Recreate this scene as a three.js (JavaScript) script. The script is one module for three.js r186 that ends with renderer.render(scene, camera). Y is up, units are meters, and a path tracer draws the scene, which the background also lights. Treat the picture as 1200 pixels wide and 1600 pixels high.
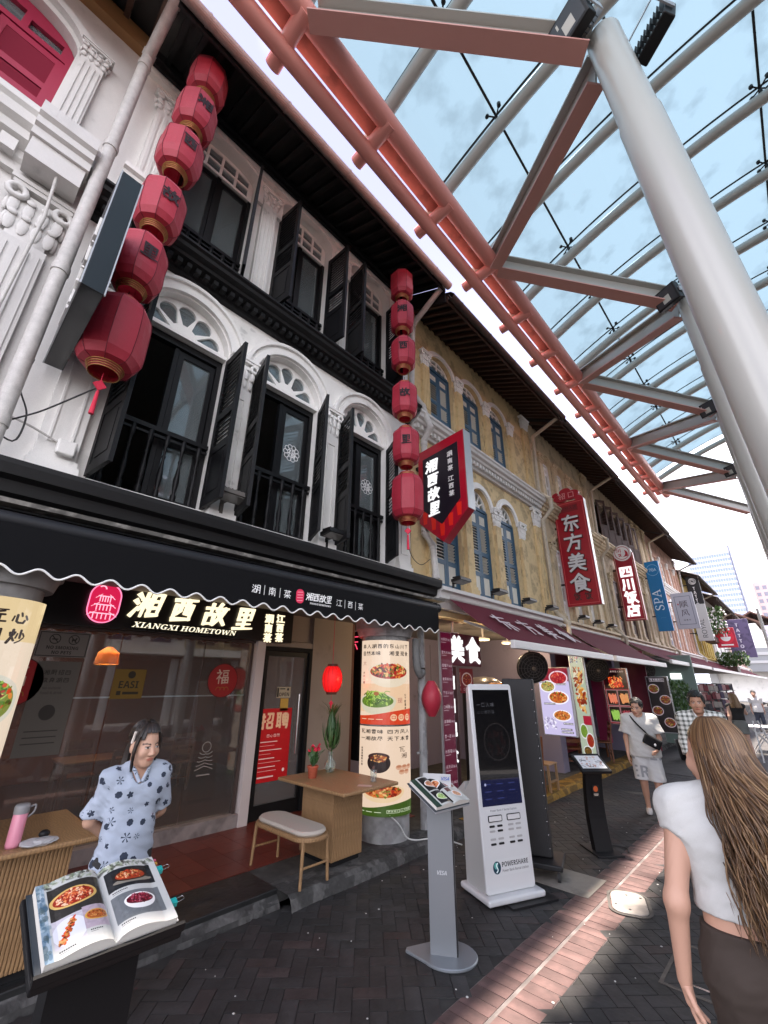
import * as THREE from 'three';
import { mergeGeometries } from 'three/addons/utils/BufferGeometryUtils.js';
import { RoundedBoxGeometry } from 'three/addons/geometries/RoundedBoxGeometry.js';

// ---------- camera, sky, sun, exposure ----------
const scene = new THREE.Scene();
const camera = new THREE.PerspectiveCamera(100.97, 0.75, 0.05, 3000);
{
  const yaw = 43.2 * Math.PI / 180, pitch = 21.9 * Math.PI / 180, roll = 0.5 * Math.PI / 180;
  const head = new THREE.Vector3(Math.cos(yaw), 0, -Math.sin(yaw)), up0 = new THREE.Vector3(0, 1, 0);
  const right = new THREE.Vector3().crossVectors(head, up0);
  const fwd = head.clone().multiplyScalar(Math.cos(pitch)).addScaledVector(up0, Math.sin(pitch));
  const up = new THREE.Vector3().crossVectors(right, fwd);
  camera.position.set(0, 1.95, 0);
  camera.up.copy(up).multiplyScalar(Math.cos(roll)).addScaledVector(right, -Math.sin(roll));
  camera.lookAt(fwd.add(camera.position));
}
const renderer = new THREE.WebGLRenderer({ antialias: true });
renderer.toneMapping = THREE.LinearToneMapping;
renderer.toneMappingExposure = 5.1;
renderer.shadowMap.enabled = true;

// seeded randomness and noise
let seed = 1234567;
const rnd = (a = 0, b = 1) => { seed = (seed + 0x6d2b79f5) | 0; let t = Math.imul(seed ^ (seed >>> 15), 1 | seed); t = (t + Math.imul(t ^ (t >>> 7), 61 | t)) ^ t; return a + (b - a) * (((t ^ (t >>> 14)) >>> 0) / 4294967296); };
const hash = (x, y, s = 0) => { let h = Math.imul(x | 0, 374761393) + Math.imul(y | 0, 668265263) + Math.imul(s | 0, 1274126177); h = Math.imul(h ^ (h >>> 13), 1274126177); return ((h ^ (h >>> 16)) >>> 0) / 4294967296; };
const smooth = (t) => t * t * (3 - 2 * t), clamp = (x, a = 0, b = 1) => Math.min(b, Math.max(a, x)), mix = (a, b, t) => a + (b - a) * t;
function vnoise(x, y, p, s = 0) {           // value noise that repeats every p cells
  const xi = Math.floor(x), yi = Math.floor(y), fx = smooth(x - xi), fy = smooth(y - yi), w = (n) => ((n % p) + p) % p;
  return mix(mix(hash(w(xi), w(yi), s), hash(w(xi + 1), w(yi), s), fx), mix(hash(w(xi), w(yi + 1), s), hash(w(xi + 1), w(yi + 1), s), fx), fy);
}
function fbm(u, v, p, oct = 4, s = 0) { let a = 0, k = 0.5, n = 0; for (let i = 0; i < oct; i++) { a += k * vnoise(u * p, v * p, p, s + i); n += k; k *= 0.5; p *= 2; } return a / n; }

{ // sky: lavender blue overhead paling to white cloud low down
  const w = 1024, h = 512, d = new Float32Array(w * h * 4);
  const n3 = (x, y, z, s) => { const f = (a) => Math.floor(a), X = f(x), Y = f(y), Z = f(z), a = smooth(x - X), b = smooth(y - Y), c = smooth(z - Z), q = (i, j, k) => hash(X + i, Y + j, Z + k + s * 57);
    return mix(mix(mix(q(0, 0, 0), q(1, 0, 0), a), mix(q(0, 1, 0), q(1, 1, 0), a), b), mix(mix(q(0, 0, 1), q(1, 0, 1), a), mix(q(0, 1, 1), q(1, 1, 1), a), b), c); };
  for (let j = 0; j < h; j++) for (let i = 0; i < w; i++) {
    const el = ((j + 0.5) / h - 0.5) * Math.PI, az = ((i + 0.5) / w - 0.5) * 2 * Math.PI, y = Math.sin(el), x = Math.cos(el) * Math.cos(az), z = Math.cos(el) * Math.sin(az);
    const e = Math.max(y, 0.02), qx = x / (e + 0.35) * 1.6, qz = z / (e + 0.35) * 1.6;
    let c = 0, k = 0.5, f = 1; for (let o = 0; o < 5; o++) { c += k * n3(qx * f + 3.1, y * 2 * f, qz * f + 7.7, o); k *= 0.5; f *= 2.1; }
    const cover = clamp((c - 0.56 + 0.34 * (1 - smooth(clamp(y / 0.8)))) * 3.0);
    const t = smooth(clamp(y / 0.9)), r0 = mix(0.52, 0.165, t), g0 = mix(0.53, 0.172, t), b0 = mix(0.66, 0.29, t);
    const cl = 1.0 - 0.16 * smooth(clamp(n3(qx * 2 + 9, 1.3, qz * 2, 9) * 1.6 - 0.5));
    const o = (j * w + i) * 4, low = y < 0 ? 0.55 : 1;
    d[o] = mix(r0, 1.22 * cl, cover) * low; d[o + 1] = mix(g0, 1.2 * cl, cover) * low; d[o + 2] = mix(b0, 1.24 * cl, cover) * low; d[o + 3] = 1;
  }
  const sky = new THREE.DataTexture(d, w, h, THREE.RGBAFormat, THREE.FloatType);
  sky.mapping = THREE.EquirectangularReflectionMapping; sky.magFilter = THREE.LinearFilter; sky.needsUpdate = true;
  scene.background = sky; scene.environment = sky;
  scene.backgroundIntensity = 1; scene.environmentIntensity = 1;
}
const sun = new THREE.DirectionalLight(0xfff0e2, 4.2);
sun.position.set(2.5, 50, -6.1); sun.target.position.set(0, 0, 0);   // high noon sun, a little behind the row of houses
sun.castShadow = true; sun.shadow.radius = 3.2;
Object.assign(sun.shadow.camera, { left: -60, right: 60, top: 60, bottom: -60, near: 1, far: 150 }); sun.shadow.mapSize.set(2048, 2048);
scene.add(sun, sun.target);

// ---------- helpers ----------
const V = (x, y, z) => new THREE.Vector3(x, y, z), taken = {}, origin = new Map();
const numbered = (n) => { const k = taken[n] = (taken[n] ?? -1) + 1; return k ? n + '_' + String(k).padStart(3, '0') : n; };
function tag(o, label, category, group, kind) { if (label) o.userData.label = label; if (category) o.userData.category = category; if (group) o.userData.group = group; if (kind) o.userData.kind = kind; return o; }
function thing(name, label, category, pos = [0, 0, 0], turn = 0, group) { const o = new THREE.Group(); o.name = numbered(name); o.position.set(...pos); o.rotation.y = turn; scene.add(o); return tag(o, label, category, group); }
function thingW(name, label, category, pos = [0, 0, 0], group) { const o = thing(name, label, category, pos, 0, group); origin.set(o, pos); return o; }   // its parts are given in world coordinates
function copyOf(o, pos, turn, label, name) { const c = o.clone(); c.userData = { ...o.userData }; c.name = numbered(name || o.name.replace(/_\d{3}$/, '')); c.position.set(...pos); if (turn !== undefined) c.rotation.y = turn; if (label) c.userData.label = label; scene.add(c); return c; }
function flat(g) { const f = g.index ? g.toNonIndexed() : g; for (const k of Object.keys(f.attributes)) if (!['position', 'normal', 'uv', 'color'].includes(k)) f.deleteAttribute(k); if (!f.attributes.normal) f.computeVertexNormals(); return f; }
function metreUV(g) {                        // box-projected uv in metres
  const p = g.attributes.position, n = p.count, uv = new Float32Array(n * 2), a = V(), b = V(), c = V();
  for (let i = 0; i + 2 < n; i += 3) {
    a.fromBufferAttribute(p, i); b.fromBufferAttribute(p, i + 1); c.fromBufferAttribute(p, i + 2);
    const m = b.clone().sub(a).cross(c.clone().sub(a)), ax = Math.abs(m.x), ay = Math.abs(m.y), az = Math.abs(m.z);
    [a, b, c].forEach((q, k) => { const o = (i + k) * 2; if (ay >= ax && ay >= az) { uv[o] = q.x; uv[o + 1] = q.z; } else if (ax >= az) { uv[o] = q.z; uv[o + 1] = q.y; } else { uv[o] = q.x; uv[o + 1] = q.y; } });
  }
  g.setAttribute('uv', new THREE.BufferAttribute(uv, 2)); return g;
}
const mat4 = new THREE.Matrix4();
class MB {
  constructor() { this.g = []; }
  add(g, m) { g = flat(g); if (m) g.applyMatrix4(m); this.g.push(g); return this; }
  box(x0, x1, y0, y1, z0, z1) { const g = new THREE.BoxGeometry(Math.abs(x1 - x0), Math.abs(y1 - y0), Math.abs(z1 - z0)); return this.add(g, mat4.makeTranslation((x0 + x1) / 2, (y0 + y1) / 2, (z0 + z1) / 2)); }
  rbox(x0, x1, y0, y1, z0, z1, r = 0.01, s = 1) { const g = new RoundedBoxGeometry(x1 - x0, y1 - y0, z1 - z0, s, r); return this.add(g, mat4.makeTranslation((x0 + x1) / 2, (y0 + y1) / 2, (z0 + z1) / 2)); }
  cyl(a, b, r0, r1 = r0, seg = 12, open = false) { const A = V(...a), B = V(...b), d = B.clone().sub(A), g = new THREE.CylinderGeometry(r1, r0, d.length(), seg, 1, open); const q = new THREE.Quaternion().setFromUnitVectors(V(0, 1, 0), d.clone().normalize()); return this.add(g, new THREE.Matrix4().compose(A.add(B).multiplyScalar(0.5), q, V(1, 1, 1))); }
  bar(a, b, w, h) { const A = V(...a), B = V(...b), d = B.clone().sub(A), g = new THREE.BoxGeometry(w, h, d.length()); const m = new THREE.Matrix4().lookAt(A, B, V(0, 1, 0)); m.setPosition(A.add(B).multiplyScalar(0.5)); return this.add(g, m); }
  tube(pts, r, seg = 8, n = 0, closed = false) { const c = new THREE.CatmullRomCurve3(pts.map((p) => V(...p)), closed, 'centripetal'); return this.add(new THREE.TubeGeometry(c, n || pts.length * 6, r, seg, closed)); }
  ball(x, y, z, rx, ry = rx, rz = rx, s = 10) { return this.add(new THREE.SphereGeometry(1, s, Math.max(6, s * 0.7 | 0)), new THREE.Matrix4().makeScale(rx, ry, rz).setPosition(x, y, z)); }
  lathe(prof, x, y, z, seg = 12) { return this.add(new THREE.LatheGeometry(prof.map(([r, h]) => new THREE.Vector2(r, h)), seg), mat4.makeTranslation(x, y, z)); }
  prof(pts, x0, x1) { const s = new THREE.Shape(pts.map(([z, y]) => new THREE.Vector2(z, y))); const g = new THREE.ExtrudeGeometry(s, { depth: x1 - x0, bevelEnabled: false }); return this.add(g, new THREE.Matrix4().makeBasis(V(0, 0, 1), V(0, 1, 0), V(-1, 0, 0)).setPosition(x1, 0, 0)); }   // profile given as [z, y], run along x
  shape(s, z0, z1, bevel = 0, seg = 8) { return this.add(new THREE.ExtrudeGeometry(s, bevel ? { depth: z1 - z0 - 2 * bevel, bevelEnabled: true, bevelThickness: bevel, bevelSize: bevel, bevelOffset: -bevel, bevelSegments: 1, curveSegments: seg } : { depth: z1 - z0, bevelEnabled: false, curveSegments: seg }), mat4.makeTranslation(0, 0, z0 + bevel)); }
  geo(keepUV) { if (!this.g.length) return null; const g = mergeGeometries(this.g, false); if (!keepUV) metreUV(g); return g; }
  build(name, m, parent, keepUV) {
    const g = this.geo(keepUV), o = new THREE.Mesh(g, m); let r = parent; while (r && r.parent && r.parent !== scene) r = r.parent;
    const at = r && origin.get(r); if (at) g.translate(-at[0], -at[1], -at[2]);
    return put(o, name, parent);
  }
}
function put(o, name, parent) { o.name = parent ? name : numbered(name); o.castShadow = o.receiveShadow = true; (parent || scene).add(o); return o; }
const mb = () => new MB();
const rect = (x0, x1, y0, y1) => new THREE.Shape([[x0, y0], [x1, y0], [x1, y1], [x0, y1]].map((p) => new THREE.Vector2(...p)));
const poly = (pts) => new THREE.Shape(pts.map((p) => new THREE.Vector2(...p)));
function rrect(x0, x1, y0, y1, r) { const s = new THREE.Shape(); s.moveTo(x0 + r, y0); s.lineTo(x1 - r, y0); s.absarc(x1 - r, y0 + r, r, -Math.PI / 2, 0); s.lineTo(x1, y1 - r); s.absarc(x1 - r, y1 - r, r, 0, Math.PI / 2); s.lineTo(x0 + r, y1); s.absarc(x0 + r, y1 - r, r, Math.PI / 2, Math.PI); s.lineTo(x0, y0 + r); s.absarc(x0 + r, y0 + r, r, Math.PI, 1.5 * Math.PI); return s; }

// ---------- textures ----------
function tex(size, fn, metres, srgb = true) {   // a repeating texture that covers `metres`
  const d = new Uint8Array(size * size * 4);
  for (let j = 0; j < size; j++) for (let i = 0; i < size; i++) { const c = fn(i / size, j / size), o = (j * size + i) * 4; for (let k = 0; k < 3; k++) d[o + k] = clamp(Array.isArray(c) ? c[k] : c) * 255; d[o + 3] = 255; }
  const t = new THREE.DataTexture(d, size, size); t.wrapS = t.wrapT = THREE.RepeatWrapping; t.magFilter = THREE.LinearFilter; t.repeat.set(1 / metres, 1 / metres); if (srgb) t.colorSpace = THREE.SRGBColorSpace; t.needsUpdate = true; return t;
}
function canvas(w, h, draw) { const c = document.createElement('canvas'); c.width = w; c.height = h; const g = c.getContext('2d'); draw(g, w, h); const t = new THREE.CanvasTexture(c); t.colorSpace = THREE.SRGBColorSpace; return t; }
const T = {};
T.plaster = tex(512, (u, v) => { const st = smooth(clamp((fbm(u * 1, v, 5, 5, 3) - 0.55) * 5)), s2 = clamp((fbm(u, v, 24, 3, 8) - 0.62) * 6); return 0.98 - 0.045 * st - 0.12 * s2 * st - 0.035 * hash(u * 512, v * 512, 5); }, 2.3);
T.plasterB = tex(256, (u, v) => fbm(u, v, 12, 5, 21), 1.1, false);
T.stain = tex(512, (u, v) => { const st = smooth(clamp((fbm(u, v, 7, 5, 13) - 0.5) * 6)), f = fbm(u, v, 40, 3, 17); const k = st * (0.2 + 0.5 * f); return [1 - k * 0.3, 1 - k * 0.31, 1 - k * 0.3].map((x) => x - 0.08 * f); }, 1.9);
T.speck = tex(256, (u, v) => 0.84 + 0.16 * fbm(u, v, 16, 4, 31) + 0.08 * (hash(u * 256, v * 256, 7) - 0.5), 0.8);
T.stone = tex(512, (u, v) => { const f = fbm(u, v, 10, 5, 41), k = clamp((fbm(u, v, 5, 4, 47) - 0.52) * 7), w = hash(u * 512, v * 512, 3) > 0.995 ? 0.3 : 0; return clamp(0.55 + 0.35 * f + 0.12 * k + w); }, 1.0);
T.stoneB = tex(512, (u, v) => fbm(u, v, 20, 5, 51), 0.9, false);
T.kerb = tex(512, (u, v) => { const c = smooth(clamp((fbm(u, v, 9, 5, 61) - 0.46) * 7)); return 0.62 + 0.3 * c * (0.5 + 0.5 * fbm(u, v, 50, 2, 66)) - 0.2 * fbm(u, v, 30, 3, 68); }, 1.2);
T.wood = tex(512, (u, v) => { const g = fbm(u * 1, v, 3, 3, 71), r = 0.5 + 0.5 * Math.sin((u * 26 + g * 9) * 6.283), f = vnoise(u * 256, v * 8, 256, 77); return 0.78 + 0.12 * r + 0.12 * f - 0.06; }, 0.6);
T.cloth = tex(256, (u, v) => 0.86 + 0.1 * ((Math.floor(u * 128) + Math.floor(v * 128)) % 2) + 0.06 * hash(u * 256, v * 256, 4) - 0.05, 0.12);
T.dirtglass = tex(256, (u, v) => { const k = clamp((fbm(u, v, 6, 5, 81) - 0.5) * 4); return 0.9 + 0.1 * (1 - k); }, 1.8);
T.roof = tex(256, (u, v) => 0.6 + 0.4 * fbm(u, v, 10, 4, 91), 1.5);

// ---------- materials ----------
function M(c, rough = 0.8, extra = {}) { const m = new THREE.MeshPhysicalMaterial({ roughness: rough, ...extra }); if (Array.isArray(c)) m.color.setRGB(...c); else m.color.set(c); return m; }
const mt = {
  white: M([0.88, 0.865, 0.83], 0.75, { map: T.plaster, bumpMap: T.plasterB, bumpScale: 0.003 }),
  trim: M([0.88, 0.87, 0.84], 0.65, { map: T.plaster }),
  greyWhite: M([0.68, 0.665, 0.645], 0.8, { map: T.plaster, bumpMap: T.plasterB, bumpScale: 0.004 }),
  yellow: M([0.70, 0.535, 0.29], 0.8, { map: T.stain }),
  cream: M([0.66, 0.54, 0.36], 0.8, { map: T.stain }),
  tan: M([0.58, 0.47, 0.33], 0.8, { map: T.stain }),
  salmon: M([0.62, 0.40, 0.31], 0.8, { map: T.stain }),
  pink: M([0.68, 0.47, 0.42], 0.8, { map: T.stain }),
  ochre: M([0.62, 0.47, 0.14], 0.8, { map: T.stain }),
  black: M([0.006, 0.006, 0.007], 0.5, { specularIntensity: 0.55 }),
  blackTrim: M([0.010, 0.010, 0.011], 0.6, { map: T.speck, specularIntensity: 0.6 }),
  blackMatt: M([0.007, 0.007, 0.008], 0.8, { specularIntensity: 0.5 }),
  blueFrame: M([0.035, 0.10, 0.17], 0.55), louvre: M([0.62, 0.60, 0.53], 0.6),
  navy: M([0.02, 0.05, 0.17], 0.55), brown: M([0.055, 0.026, 0.018], 0.6), maroon: M([0.32, 0.012, 0.05], 0.5),
  darkRoom: M([0.30, 0.28, 0.26], 0.9), roof: M([0.23, 0.12, 0.09], 0.85, { map: T.roof }), roofDark: M([0.07, 0.055, 0.05], 0.8, { map: T.roof }),
  gutter: M([0.28, 0.23, 0.21], 0.6, { map: T.speck }), pipe: M([0.62, 0.60, 0.57], 0.5, { map: T.speck }), pipeCream: M([0.58, 0.50, 0.38], 0.5, { map: T.speck }),
  pane: M([0.75, 0.82, 0.84], 0.03, { transmission: 0.9, ior: 1.6 }),
  steel: M([0.42, 0.42, 0.385], 0.28, { clearcoat: 0.5, clearcoatRoughness: 0.2 }), coral: M([0.80, 0.33, 0.28], 0.42), dustyPink: M([0.58, 0.30, 0.26], 0.45),
  alu: M([0.45, 0.46, 0.48], 0.38, { metalness: 0.55 }), chrome: M([0.7, 0.7, 0.7], 0.15, { metalness: 1 }),
  darkMetal: M([0.014, 0.014, 0.015], 0.45, { specularIntensity: 0.6 }), wire: M([0.02, 0.02, 0.02], 0.6), wireWhite: M([0.6, 0.6, 0.58], 0.6),
  ceiling: M([0.16, 0.145, 0.135], 0.9),
};
mt.dark = M([0.02, 0.02, 0.02], 0.7);
// ---------- brush lettering: each character as strokes on a 100 x 100 square ----------
const WATER = '0812,1822|0436,1446|0492,1862|';
const HAN = {
  '里': '2010,8010|2010,2055|8010,8055|2033,8033|2055,8055|5010,5092|2274,7874|0893,9293',
  '西': '0812,9212|1832,8232|1832,1890|8232,8290|1888,8288|3812,3855,2868|6212,6264,7468',
  '故': '0424,5024|2706,2750|1050,4450|1050,1090|4450,4490|1088,4488|6406,5034|5626,9626|8826,7460,5092|6040,7466,9692',
  '湘': WATER + '2430,5430|3908,3994|3832,2470|4036,5462|6212,9412|6212,6290|9412,9490|6238,9438|6263,9463|6290,9490',
  '湖': WATER + '2426,5426|3908,3950|2652,5252|2652,2690|5252,5290|2688,5288|6210,9410|6210,6270,5492|9410,9492,8688|6236,9436|6260,9460',
  '南': '1018,9018|5004,5034|1634,8434|1634,1694|8434,8494,7690|3844,4454|6244,5654|3056,7056|2874,7274|5056,5092',
  '菜': '0616,9416|3206,3226|6806,6826|8030,1838|2444,3054|5042,5452|7640,6856|0664,9464|5056,5096|4866,1492|5266,8892',
  '江': WATER + '3018,9418|6218,6288|2688,9688',
  '东': '1018,9018|4404,2046,8846|5446,5494,4690|3058,1886|7058,8684',
  '方': '5004,5418|0622,9422|4222,4046,1492|4048,8048,7490,6086',
  '美': '3204,4014|6804,6014|1418,8618|2032,8032|0848,9248|5018,5048|1066,9066|5050,4470,1294|5266,6682,9094',
  '食': '5002,2628,0440|5002,7428,9640|5024,5434|2840,7440|7440,7466|2840,2892,5082|2853,7453|2866,7466|7270,5682|4668,9294',
  '四': '1016,9016|1016,1088|9016,9088|1086,9086|3616,3448,2264|6216,6256,8058',
  '川': '1810,1858,0894|5014,5086|8608,8696',
  '饭': '2404,0834|2020,4420,3834|2642,2690,4276|8808,5616|5616,5456,4494|5634,8634,7262,5094|5842,7470,9694',
  '店': '5002,5414|1618,9418|1618,1456,0494|5224,5252|5238,8638|3056,8256|3056,3092|8256,8292|3090,8290',
  '顺': '1010,0860,0492|2614,2680|4208,4294|5212,9612|7412,6828|5830,9030|5830,5876|9030,9076|7438,7262,5294|7872,9692',
  '风': '1810,8010|1810,1658,0494|8010,8256,9694,9478|3428,6878|6628,3080',
  '福': '2004,2614|0622,4022,0862|2446,2494|2648,4060|5010,9410|5624,8824|5624,5646|8824,8846|5644,8844|5056,9456|5056,5094|9456,9494|7256,7292|5074,9474|5092,9492',
  '猛': '3404,0830|1410,3040,3294,2290|2848,0872|4608,8608,6824|6824,6846,5844|4232,9432|4656,9256|4656,4688|9256,9288|6056,6088|7656,7688|3890,9890',
  '火': '2024,2846|8022,6644|5004,5048,1294|5050,6672,9294',
  '现': '0612,4412|2412,2482|0846,4246|0486,4678|5010,9010|5010,5060|9010,9060|7024,6858,4892|7260,7290,9490,9476',
  '招': '0626,4026|2406,2492,1486|0662,4250|5010,9410,9050,8246|7010,6832,5052|5460,9060|5460,5494|9060,9094|5490,9090',
  '聘': '0410,4410|1410,1480|3410,3496|1432,3432|1456,3456|0484,4474|5414,9214|5414,5452|9214,9252|7204,7252|5432,9232|5450,9250|4860,9860|6460,6076,9076,8694,7692',
  '大': '0836,9236|5006,4848,1094|5240,6870,9294',
  '厨': '1008,9408|1008,1050,0494|2422,5222|2634,5034|2634,2654|5034,5054|2652,5052|3060,3472|4860,4470|2080,5474|5834,9634|8418,8492,7488|6448,7062',
  '匠': '1008,9408|1008,1092|1092,9492|7818,4226|4226,4056,2678|4244,8444|6444,6482',
  '心': '1444,0878|3034,3080,4290,7090,7872|5018,5640|8038,9262',
  '切': '0446,3636|1810,1876,3664|4814,9214,8890,7686|6614,6450,4092',
  '炒': '1024,1444|3620,3038|2404,2250,0494|2660,3678|5030,4460|6806,6858|8228,9246|9256,7280,4894',
  '味': '0622,3022|0622,0672|3022,3072|0670,3070|4422,9222|3846,9846|6804,6896|6648,5070,3884|7048,8268,9682',
  '天': '1012,9012|0644,9444|5012,4648,1094|5246,6672,9294', '下': '0612,9412|4812,4896|5234,7652', '山': '5006,5084|1436,1486|8636,8694|1484,8684',
  '一': '0650,9450', '口': '1616,8416|1616,1690|8416,8490|1686,8486', '入': '3808,5020,4448,0694|5024,6866,9694',
  '自': '5202,4214|2216,7816|2216,2294|7816,7894|2240,7840|2264,7864|2290,7890', '本': '0826,9226|5004,5096|4828,3060,0684|5228,7060,9482|2872,7272',
  '奔': '1418,8618|5004,4028,1244|5220,7034,9042|2050,8050|0868,9468|3450,3270,1494|6650,6694', '的': '2604,2016|1018,4018|1018,1090|4018,4090|1052,4052|1088,4088|6204,5036|5824,9224,8890,7686|6246,7460',
  '然': '2604,0840|1620,4220,0866|2232,2840|5432,9432|7206,6840,4866|7436,9466|8008,8818|1478,0892|3678,4092|5878,6492|8076,9292',
  '香': '8004,2012|0622,9422|5010,5048|4824,1046|5224,9046|2656,7456|2656,2694|7456,7494|2674,7474|2692,7492', '瓦': '0612,9412|2812,2486,4678|2838,6638,6692,9492,9476|4050,5464',
  '尽': '2008,7808|7808,7832|2030,7830|2008,1850,0476|5032,9060|4254,5864|3874,6290', '招2': '',
};
function strokesOf(ch) { return HAN[ch] ? HAN[ch].split('|').map((s) => s.split(',').map((p) => [+p.slice(0, 2), +p.slice(2, 4)])) : null; }
function han(g, ch, x, y, s, w, slant = 0, brush = 0) {        // draws one character with its upper left corner at x, y
  const st = strokesOf(ch); g.lineCap = brush ? 'round' : 'butt'; g.lineJoin = 'round';
  if (!st) { g.save(); g.font = Math.round(s * 0.9) + 'px sans-serif'; g.textAlign = 'center'; g.textBaseline = 'middle'; g.fillText(ch, x + s / 2, y + s / 2); g.restore(); return; }
  st.forEach((pts, k) => {
    g.lineWidth = w * s * (brush ? 0.75 + 0.6 * hash(k, ch.charCodeAt(0)) : 1); g.beginPath();
    pts.forEach(([a, b], i) => { const px = x + (a + slant * (50 - b)) * s / 100, py = y + b * s / 100 - (brush ? (a - 50) * 0.06 * s / 100 : 0); i ? g.lineTo(px, py) : g.moveTo(px, py); }); g.stroke();
  });
}
function hans(g, text, x, y, s, w, { dx = s * 1.1, dy = 0, slant = 0, brush = 0 } = {}) { [...text].forEach((c, i) => han(g, c, x + i * dx, y + i * dy, s, w, slant, brush)); }
function tiny(g, x, y, n, s, dx, dy = 0, w = 0.1) { const all = Object.keys(HAN).filter((c) => HAN[c]); for (let i = 0; i < n; i++) han(g, all[Math.floor(rnd(0, all.length))], x + i * dx, y + i * dy, s, w); }   // print too small to read
function hanGeo(ch, size, depth, w, slant = 0, brush = 0) {     // raised letters: centred, facing +z, stroke by stroke
  const b = mb(), st = strokesOf(ch); let lift = 0;
  st.forEach((pts, k) => {
    const ww = w * size * (brush ? 0.8 + 0.5 * hash(k, ch.charCodeAt(0)) : 1), P = pts.map(([x, y]) => [((x - 50) + slant * (50 - y)) * size / 100, ((50 - y) + (brush ? (x - 50) * 0.08 : 0)) * size / 100]);
    for (let i = 0; i + 1 < P.length; i++) {
      const [ax, ay] = P[i], [bx, by] = P[i + 1], L = Math.hypot(bx - ax, by - ay) || 1e-4, ux = (bx - ax) / L, uy = (by - ay) / L, e = ww * (brush ? 0.35 : 0.42), h0 = ww / 2 * (brush && i === 0 ? 1.12 : 1), h1 = ww / 2 * (brush && i + 2 === P.length ? 0.62 : 1);
      lift += 0.0004;
      const s = poly([[ax - ux * e - uy * h0, ay - uy * e + ux * h0], [ax - ux * e + uy * h0, ay - uy * e - ux * h0], [bx + ux * e + uy * h1, by + uy * e - ux * h1], [bx + ux * e - uy * h1, by + uy * e + ux * h1]]);
      b.shape(s, 0, depth + lift);
    }
  });
  return b.geo();
}
// ---------- the row of shophouses: a house stands at [x, 0, -4.3], its front in the plane z = 0 of its own axes ----------
const FZ = -4.3;
const archPath = (P, cx, hw, y0, ys, rise = hw) => { const p = new P(); p.moveTo(cx - hw, y0); p.lineTo(cx + hw, y0); p.lineTo(cx + hw, ys); for (let i = 1; i < 16; i++) { const a = i / 16 * Math.PI; p.lineTo(cx + Math.cos(a) * hw, ys + Math.sin(a) * rise); } p.lineTo(cx - hw, ys); p.lineTo(cx - hw, y0); return p; };
function ringShape(cx, cy, r0, r1, rise = 1) { const s = new THREE.Shape(), n = 20; for (let i = 0; i <= n; i++) { const a = i / n * Math.PI; s[i ? 'lineTo' : 'moveTo'](cx + Math.cos(a) * r1, cy + Math.sin(a) * r1 * rise); } for (let i = n; i >= 0; i--) { const a = i / n * Math.PI; s.lineTo(cx + Math.cos(a) * r0, cy + Math.sin(a) * r0 * rise); } return s; }
const capCache = {};
function capital(w, h, d) {                    // leafy capital, base at y = 0, against the plane z = 0
  const key = [w, h, d].join(); if (capCache[key]) return capCache[key];
  const b = mb();
  b.add(new THREE.CylinderGeometry(w * 0.74, w * 0.6, h * 0.8, 4, 1), new THREE.Matrix4().makeRotationY(Math.PI / 4).premultiply(new THREE.Matrix4().makeScale(1, 1, d / w * 1.15)).setPosition(0, h * 0.4, d * 0.25));
  for (let row = 0; row < 2; row++) for (let i = 0; i < 4; i++) {
    const x = (i - 1.5) * w * 0.29 * (1 + row * 0.12), y = h * (0.24 + row * 0.28);
    b.ball(x, y, d * (0.78 + row * 0.12), w * 0.13, h * 0.17, d * 0.16, 7); b.ball(x, y + h * 0.14, d * (0.98 + row * 0.12), w * 0.12, h * 0.05, d * 0.14, 7);
  }
  for (const s of [-1, 1]) { b.add(new THREE.TorusGeometry(h * 0.1, h * 0.045, 6, 10), mat4.makeTranslation(s * w * 0.52, h * 0.74, d * 1.05)); for (let r = 0; r < 2; r++) b.ball(s * w * (0.55 + r * 0.07), h * (0.26 + 0.28 * r), d * 0.45, w * 0.08, h * 0.15, d * 0.25, 7); }
  b.box(-w * 0.68, w * 0.68, h * 0.86, h * 0.93, 0, d * 1.2).box(-w * 0.74, w * 0.74, h * 0.93, h, 0, d * 1.32);
  return capCache[key] = b.geo();
}
function pilaster(H, x, w, y0, y1, capH, m, capM, panel = true, name = 'pilaster') {
  const b = mb(), d = 0.07;
  b.box(x - w / 2, x + w / 2, y0 + 0.2, y1 - capH, -0.02, d).box(x - w * 0.62, x + w * 0.62, y0, y0 + 0.14, -0.02, d + 0.05).box(x - w * 0.56, x + w * 0.56, y0 + 0.14, y0 + 0.2, -0.02, d + 0.025);
  if (panel === 'flute') for (let i = 0; i < 4; i++) b.box(x + (i - 1.5) * w * 0.23 - w * 0.06, x + (i - 1.5) * w * 0.23 + w * 0.06, y0 + 0.3, y1 - capH - 0.08, d, d + 0.016);
  else if (panel) { const q = w * 0.3, a = y0 + 0.34, c = y1 - capH - 0.14; b.box(x - q, x - q + 0.018, a, c, d, d + 0.016).box(x + q - 0.018, x + q, a, c, d, d + 0.016).box(x - q + 0.018, x + q - 0.018, c - 0.018, c, d, d + 0.016).box(x - q + 0.018, x + q - 0.018, a, a + 0.018, d, d + 0.016); }
  const p = b.build(name, m, H);
  const c = put(new THREE.Mesh(capital(w, capH, d + 0.03), capM), 'capital', p); c.position.set(x, y1 - capH, -0.015);
  return p;
}
const leafCache = {};
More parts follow.
